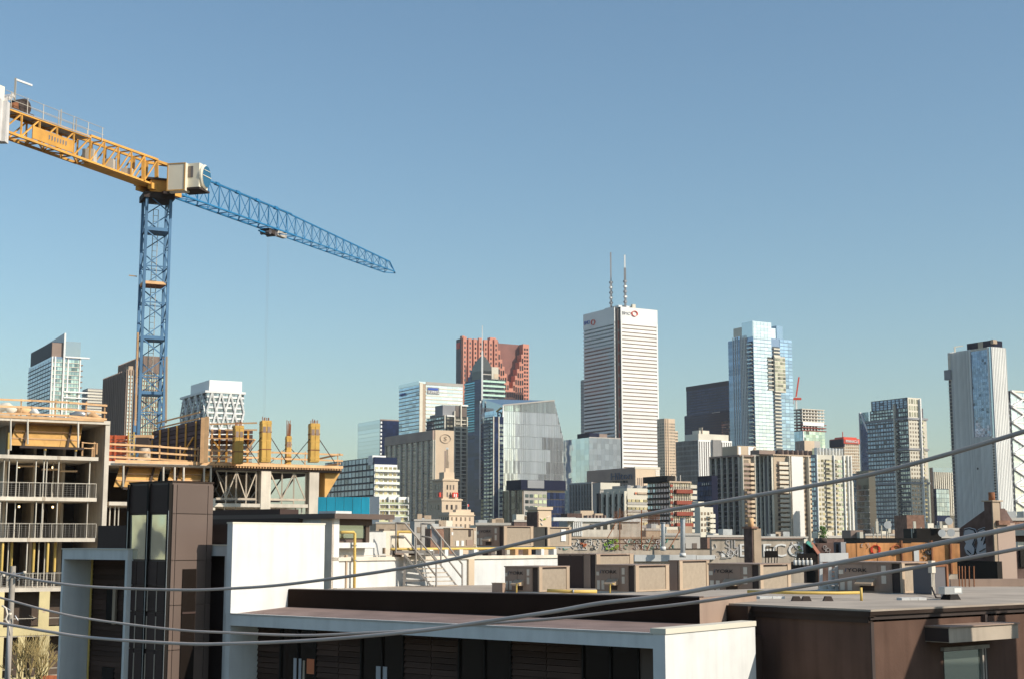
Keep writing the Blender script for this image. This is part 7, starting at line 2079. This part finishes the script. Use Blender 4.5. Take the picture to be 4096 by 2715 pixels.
for s_ in (-0.75, 0.75):
    for h in (0.55, 1.1):
        rod(cr, 'handrail', 'steel', J(CL, s_, 1.85 + h), J(-7.8, s_, 1.9 + h), 0.022, 6)
    for k in range(7):
        rod(cr, 'handrail_post', 'steel', J(CL + 0.6 + k * 1.65, s_, 1.8), J(CL + 0.6 + k * 1.65, s_, 3.0), 0.03, 6)
wi = rod(cr, 'winch_drum', 'unit_dark', J(-16.2, -0.5, 2.4), J(-16.2, 0.5, 2.4), 0.6, 18)
rod(wi, 'winch_motor', 'rust', J(-16.9, -0.4, 2.2), J(-16.9, 0.4, 2.2), 0.35, 12)
bar(cr, 'winch_frame', 'unit_dark', J(-17.2, 0, 1.95), J(-15.2, 0, 1.95), 0.9, 0.2)
bar(cr, 'lamp_mast', 'steel', J(-16.0, -0.75, 1.8), J(-16.0, -0.75, 4.8), 0.12)
bar(cr, 'lamp_arm', 'white', J(-16.0, -0.75, 4.7), J(-14.3, -0.75, 4.75), 0.10, 0.14)
for k, t in enumerate((-12.1, -10.4)):
    bar(cr, 'beacon_pole', 'steel', J(t, 0.2, 1.9), J(t, 0.2, 3.4 - k * 0.3), 0.08)
for k in range(3):
    bar(cr, 'control_cabinet', 'steel', J(-8.6 + k * 2.3, 0.1, 0.1), J(-8.6 + k * 2.3, 0.1, 1.1 - 0.2 * k), 0.9, 0.9 - 0.1 * k)
for k in range(3):
    t = CL - 0.15 - k * 0.7
    bar(cr, 'ballast_block', 'counterweight', J(t, 0, -0.9), J(t, 0, 2.1), 1.9, 0.66)
bar(cr, 'ballast_panel', 'counterweight', J(CL - 0.4, 0, 1.85), J(CL + 1.2, 0, 2.95), 0.9, 0.3)
box(cr, 'rear_cabinet', 'cab', -1.9, 0.5, -0.75, 0.75, 1.85, 3.15, Matrix.Translation(J(CL - 0.6, 0, 0)) @ Matrix.Rotation(math.atan2(jd.y, jd.x), 4, 'Z'))
# cab: machine box and round-fronted operator's cabin, on the right-hand side
Mc = Matrix.Translation(J(0, 0, 0)) @ Matrix.Rotation(math.atan2(jd.y, jd.x), 4, 'Z')
cs = -1                                            # the side of the jib towards us
def cb(name, m, x0, x1, y0, y1, z0, z1, parent=None): return box(parent or cr, name, m, x0, x1, y0, y1, z0, z1, Mc)
ab = RAD(-12)
Pm = P(667, 740, DM - 2.2)
zb0, zb1 = P(700, 766, DM - 2.2).z, P(700, 655, DM - 2.2).z
Mb = Matrix.Translation((Pm.x, Pm.y, 0)) @ Matrix.Rotation(ab, 4, 'Z')
BW = 1.62
mb = box(cr, 'machine_box', 'cab', 0, BW, 0, 0.9, zb0, zb1, Mb)
for x0_, x1_, z0_, z1_ in ((0, BW, zb0, zb0 + 0.1), (0, BW, zb1 - 0.08, zb1), (0, 0.1, zb0, zb1), (BW - 0.1, BW, zb0, zb1)):
    box(mb, 'box_rim', 'plywood', x0_, x1_, -0.035, 0.0, z0_, z1_, Mb)
bar(cr, 'cab_bracket', 'unit_dark', J(0.6, 0, -0.3), V((Pm.x, Pm.y, zb0 - 0.1)), 0.5, 0.2)
Pc = P(757, 735, DM - 1.6)
Mo = Matrix.Translation((Pc.x, Pc.y, J(0, 0, -0.45).z)) @ Matrix.Rotation(RAD(-16), 4, 'Z')
ob = box(cr, 'operator_cabin', 'cab', 0, 1.15, -0.5, 1.0, 0, 2.05, Mo)
box(ob, 'cabin_window', 'glass_brown', 0.15, 0.6, -0.53, -0.5, 0.85, 1.8, Mo)
box(ob, 'cabin_floor', 'unit_dark', -0.6, 1.25, -0.6, 1.2, -0.16, 0.0, Mo)
n = 24
vs = []
for xk, rk in ((1.15, 1.0), (1.32, 1.0), (1.42, 0.9), (1.46, 0.88)):
    for i in range(n):
        a = 2 * math.pi * i / n
        vs.append((xk, 0.25 + 0.80 * rk * math.cos(a), 1.02 + 1.02 * rk * math.sin(a)))
fs = [(k * n + i, k * n + (i + 1) % n, (k + 1) * n + (i + 1) % n, (k + 1) * n + i) for k in range(3) for i in range(n)]
fr_ = mesh(cr, 'round_front', 'cab', vs, fs, Mo)
mesh(fr_, 'front_glass', 'glass_teal', vs[3 * n:], [tuple(range(n))], Mo)
box(fr_, 'glazing_bar', 'cab', 1.45, 1.50, -0.44, 0.94, 1.0, 1.05, Mo)
box(fr_, 'glazing_bar', 'cab', 1.45, 1.49, -0.25, 0.75, 1.5, 1.54, Mo)
# ------------------------------------------------------------------ overhead cables
CG = 'thick overhead cables crossing the view'
def cable(label, pts, yl, yrr, r):
    """a sagging cable hung in one vertical plane, from far left to near right"""
    a = P(pts[0][0], pts[0][1], yl); b_ = P(pts[-1][0], pts[-1][1], yrr)
    d = V((b_.x - a.x, b_.y - a.y, 0))
    out = []
    # smooth the sight points with a cubic through them (Catmull-Rom)
    P_ = [pts[0]] + list(pts) + [pts[-1]]
    sm = []
    for i in range(1, len(P_) - 2):
        p0, p1, p2, p3 = P_[i - 1], P_[i], P_[i + 1], P_[i + 2]
        for k in range(10):
            t = k / 10
            sm.append(tuple(0.5 * ((2 * p1[q]) + (-p0[q] + p2[q]) * t + (2 * p0[q] - 5 * p1[q] + 4 * p2[q] - p3[q]) * t * t + (-p0[q] + 3 * p1[q] - 3 * p2[q] + p3[q]) * t ** 3) for q in (0, 1)))
    sm.append(pts[-1])
    for u, v in sm:
        rr = ray(u, v)
        # ray in plan meets the cable's vertical plane
        k = (a.x * d.y - a.y * d.x) / (rr.x * d.y - rr.y * d.x)
        out.append(V((0, 0, EYE)) + rr * k)
    e0, e1 = (out[0] - out[1]), (out[-1] - out[-2])
    out = [out[0] + e0 * 12] + out + [out[-1] + e1 * 4]
    o = tube(None, 'overhead_cable', 'cable', out, r, 10)
    tag(o, label, 'cable', CG, 'thing')
cable('uppermost overhead cable, climbing highest at the right across the towers', [(-60, 2270), (0, 2286), (170, 2322), (372, 2345), (698, 2357), (900, 2353), (1200, 2329), (1731, 2250), (2200, 2143), (2597, 2053), (3000, 1984), (3462, 1900), (3800, 1812), (4096, 1724), (4200, 1690)], 17.0, 8.5, 0.0145)
cable('overhead cable that is middle at the left and lowest at the right', [(-60, 2372), (0, 2388), (196, 2441), (373, 2476), (698, 2516), (900, 2528), (1205, 2539), (1449, 2530), (1653, 2519), (1900, 2495), (2200, 2474), (2500, 2440), (2803, 2404), (3359, 2320), (3900, 2225), (4096, 2188), (4200, 2168)], 17.0, 8.8, 0.0125)
cable('overhead cable that is lowest at the left and middle at the right', [(-60, 2478), (0, 2490), (200, 2525), (372, 2549), (698, 2571), (900, 2573), (1262, 2558), (1653, 2524), (1900, 2490), (2200, 2446), (2407, 2410), (2700, 2374), (3156, 2287), (3714, 2180), (3900, 2141), (4096, 2100), (4200, 2076)], 17.0, 8.5, 0.0165)

# ------------------------------------------------------------------ street pole and bare shrub, lower left
up_ = thing('utility_pole', 'weathered wooden utility pole with brackets in front of the unfinished building', 'pole', PZ(50, 2720, 0.0) if False else V((P(50, 2500, 62).x, 62, 0)))
pb0 = V((P(52, 2262, 62).x, 62, 0)); ptop = P(52, 2262, 62)
rod(up_, 'post', 'wood_pole', V((pb0.x, pb0.y, 0)), ptop, 0.125, 12)
for (u0, v0), (u1, v1), r_ in (((8, 2300), (98, 2290), 0.035), ((30, 2320), (58, 2285), 0.025), ((100, 2295), (70, 2320), 0.025), ((10, 2420), (42, 2440), 0.03), ((60, 2460), (72, 2480), 0.03)):
    rod(up_, 'bracket', 'galv', P(u0, v0, 61.8), P(u1, v1, 61.8), r_, 8)
for u, v in ((10, 2290), (98, 2288), (14, 2300), (40, 2455)):
    rod(up_, 'insulator', 'concrete_lit', P(u, v + 6, 61.7), P(u, v - 6, 61.7), 0.07, 10)
tube(up_, 'cable_loop', 'concrete_lit', [P(8, 2420, 61.5), P(24, 2430, 61.5), P(30, 2455, 61.5), P(22, 2475, 61.5), P(36, 2495, 61.5), P(40, 2540, 61.5)], 0.04)
tube(up_, 'conduit', 'grey_far', [P(34, 2480, 61.8), P(33, 2600, 61.8), P(32, 2760, 61.8)], 0.06)
tr = thing('bare_shrub', 'bare yellowish shrub with thin branches in front of the yellow sheathing', 'shrub', V((P(130, 2715, 92).x, 92, 0)))
rb = random.Random(8)
root = V((P(130, 2715, 92).x, 92, 0.0))
segs = []
def grow(p, d, L_, r_, lvl):
    q_ = p + d * L_
    segs.append((p, q_, r_))
    if lvl == 0: return
    for _ in range(3 if lvl > 1 else 4):
        nd = (d + V((rb.uniform(-.6, .6), rb.uniform(-.6, .6), rb.uniform(-.15, .5)))).normalized()
        grow(q_, nd, L_ * rb.uniform(0.6, 0.8), r_ * 0.62, lvl - 1)
for _ in range(4):
    d = V((rb.uniform(-.45, .45), rb.uniform(-.4, .4), 1)).normalized()
    grow(root, d, 2.1, 0.06, 4)
mmk = Many()
for p, q_, r_ in segs: mmk.bar(p, q_, r_ * 2)
mesh(tr, 'branches', 'twig', mmk.v, mmk.f)
st = mesh(None, 'street', 'asphalt', [(-60, 70, 0.01), (-18, 88, 0.01), (-24, 101, 0.01), (-66, 84, 0.01)], [(0, 1, 2, 3)])
tag(st, 'asphalt street strip before the unfinished building', 'street', kind='structure')
bb = thing('safety_barrier', 'orange plastic safety barrier at the foot of the unfinished building', 'barrier', V((P(190, 2715, 98).x, 98, 0)))
for i in range(4):
    p = P(165 + i * 20, 2708, 97)
    box(bb, 'barrier_panel', 'graffiti_orange', p.x - 0.16, p.x + 0.16, 97, 97.2, 0, p.z + 0.12)

# ------------------------------------------------------------------ thin city haze between us and the skyline
hz = bpy.data.materials.new('haze'); hz.use_nodes = True
nt = hz.node_tree
for n_ in list(nt.nodes):
    if n_.type != 'OUTPUT_MATERIAL': nt.nodes.remove(n_)
pv = nt.nodes.new('ShaderNodeVolumePrincipled')
pv.inputs['Color'].default_value = (0.86, 0.90, 0.94, 1)
pv.inputs['Density'].default_value = 0.00006
pv.inputs['Anisotropy'].default_value = 0.1
nt.links.new(pv.outputs[0], nt.nodes['Material Output'].inputs['Volume'])
MATS['haze'] = hz
hzo = bpy.data.objects.new('haze', _unit('box', 'haze'))
_link(hzo, None, Matrix.Translation((0, 1400, 168)) @ Matrix.Diagonal((5200, 3600, 340, 1)))
tag(hzo, 'thin pale haze softening the far towers', 'haze', kind='stuff')
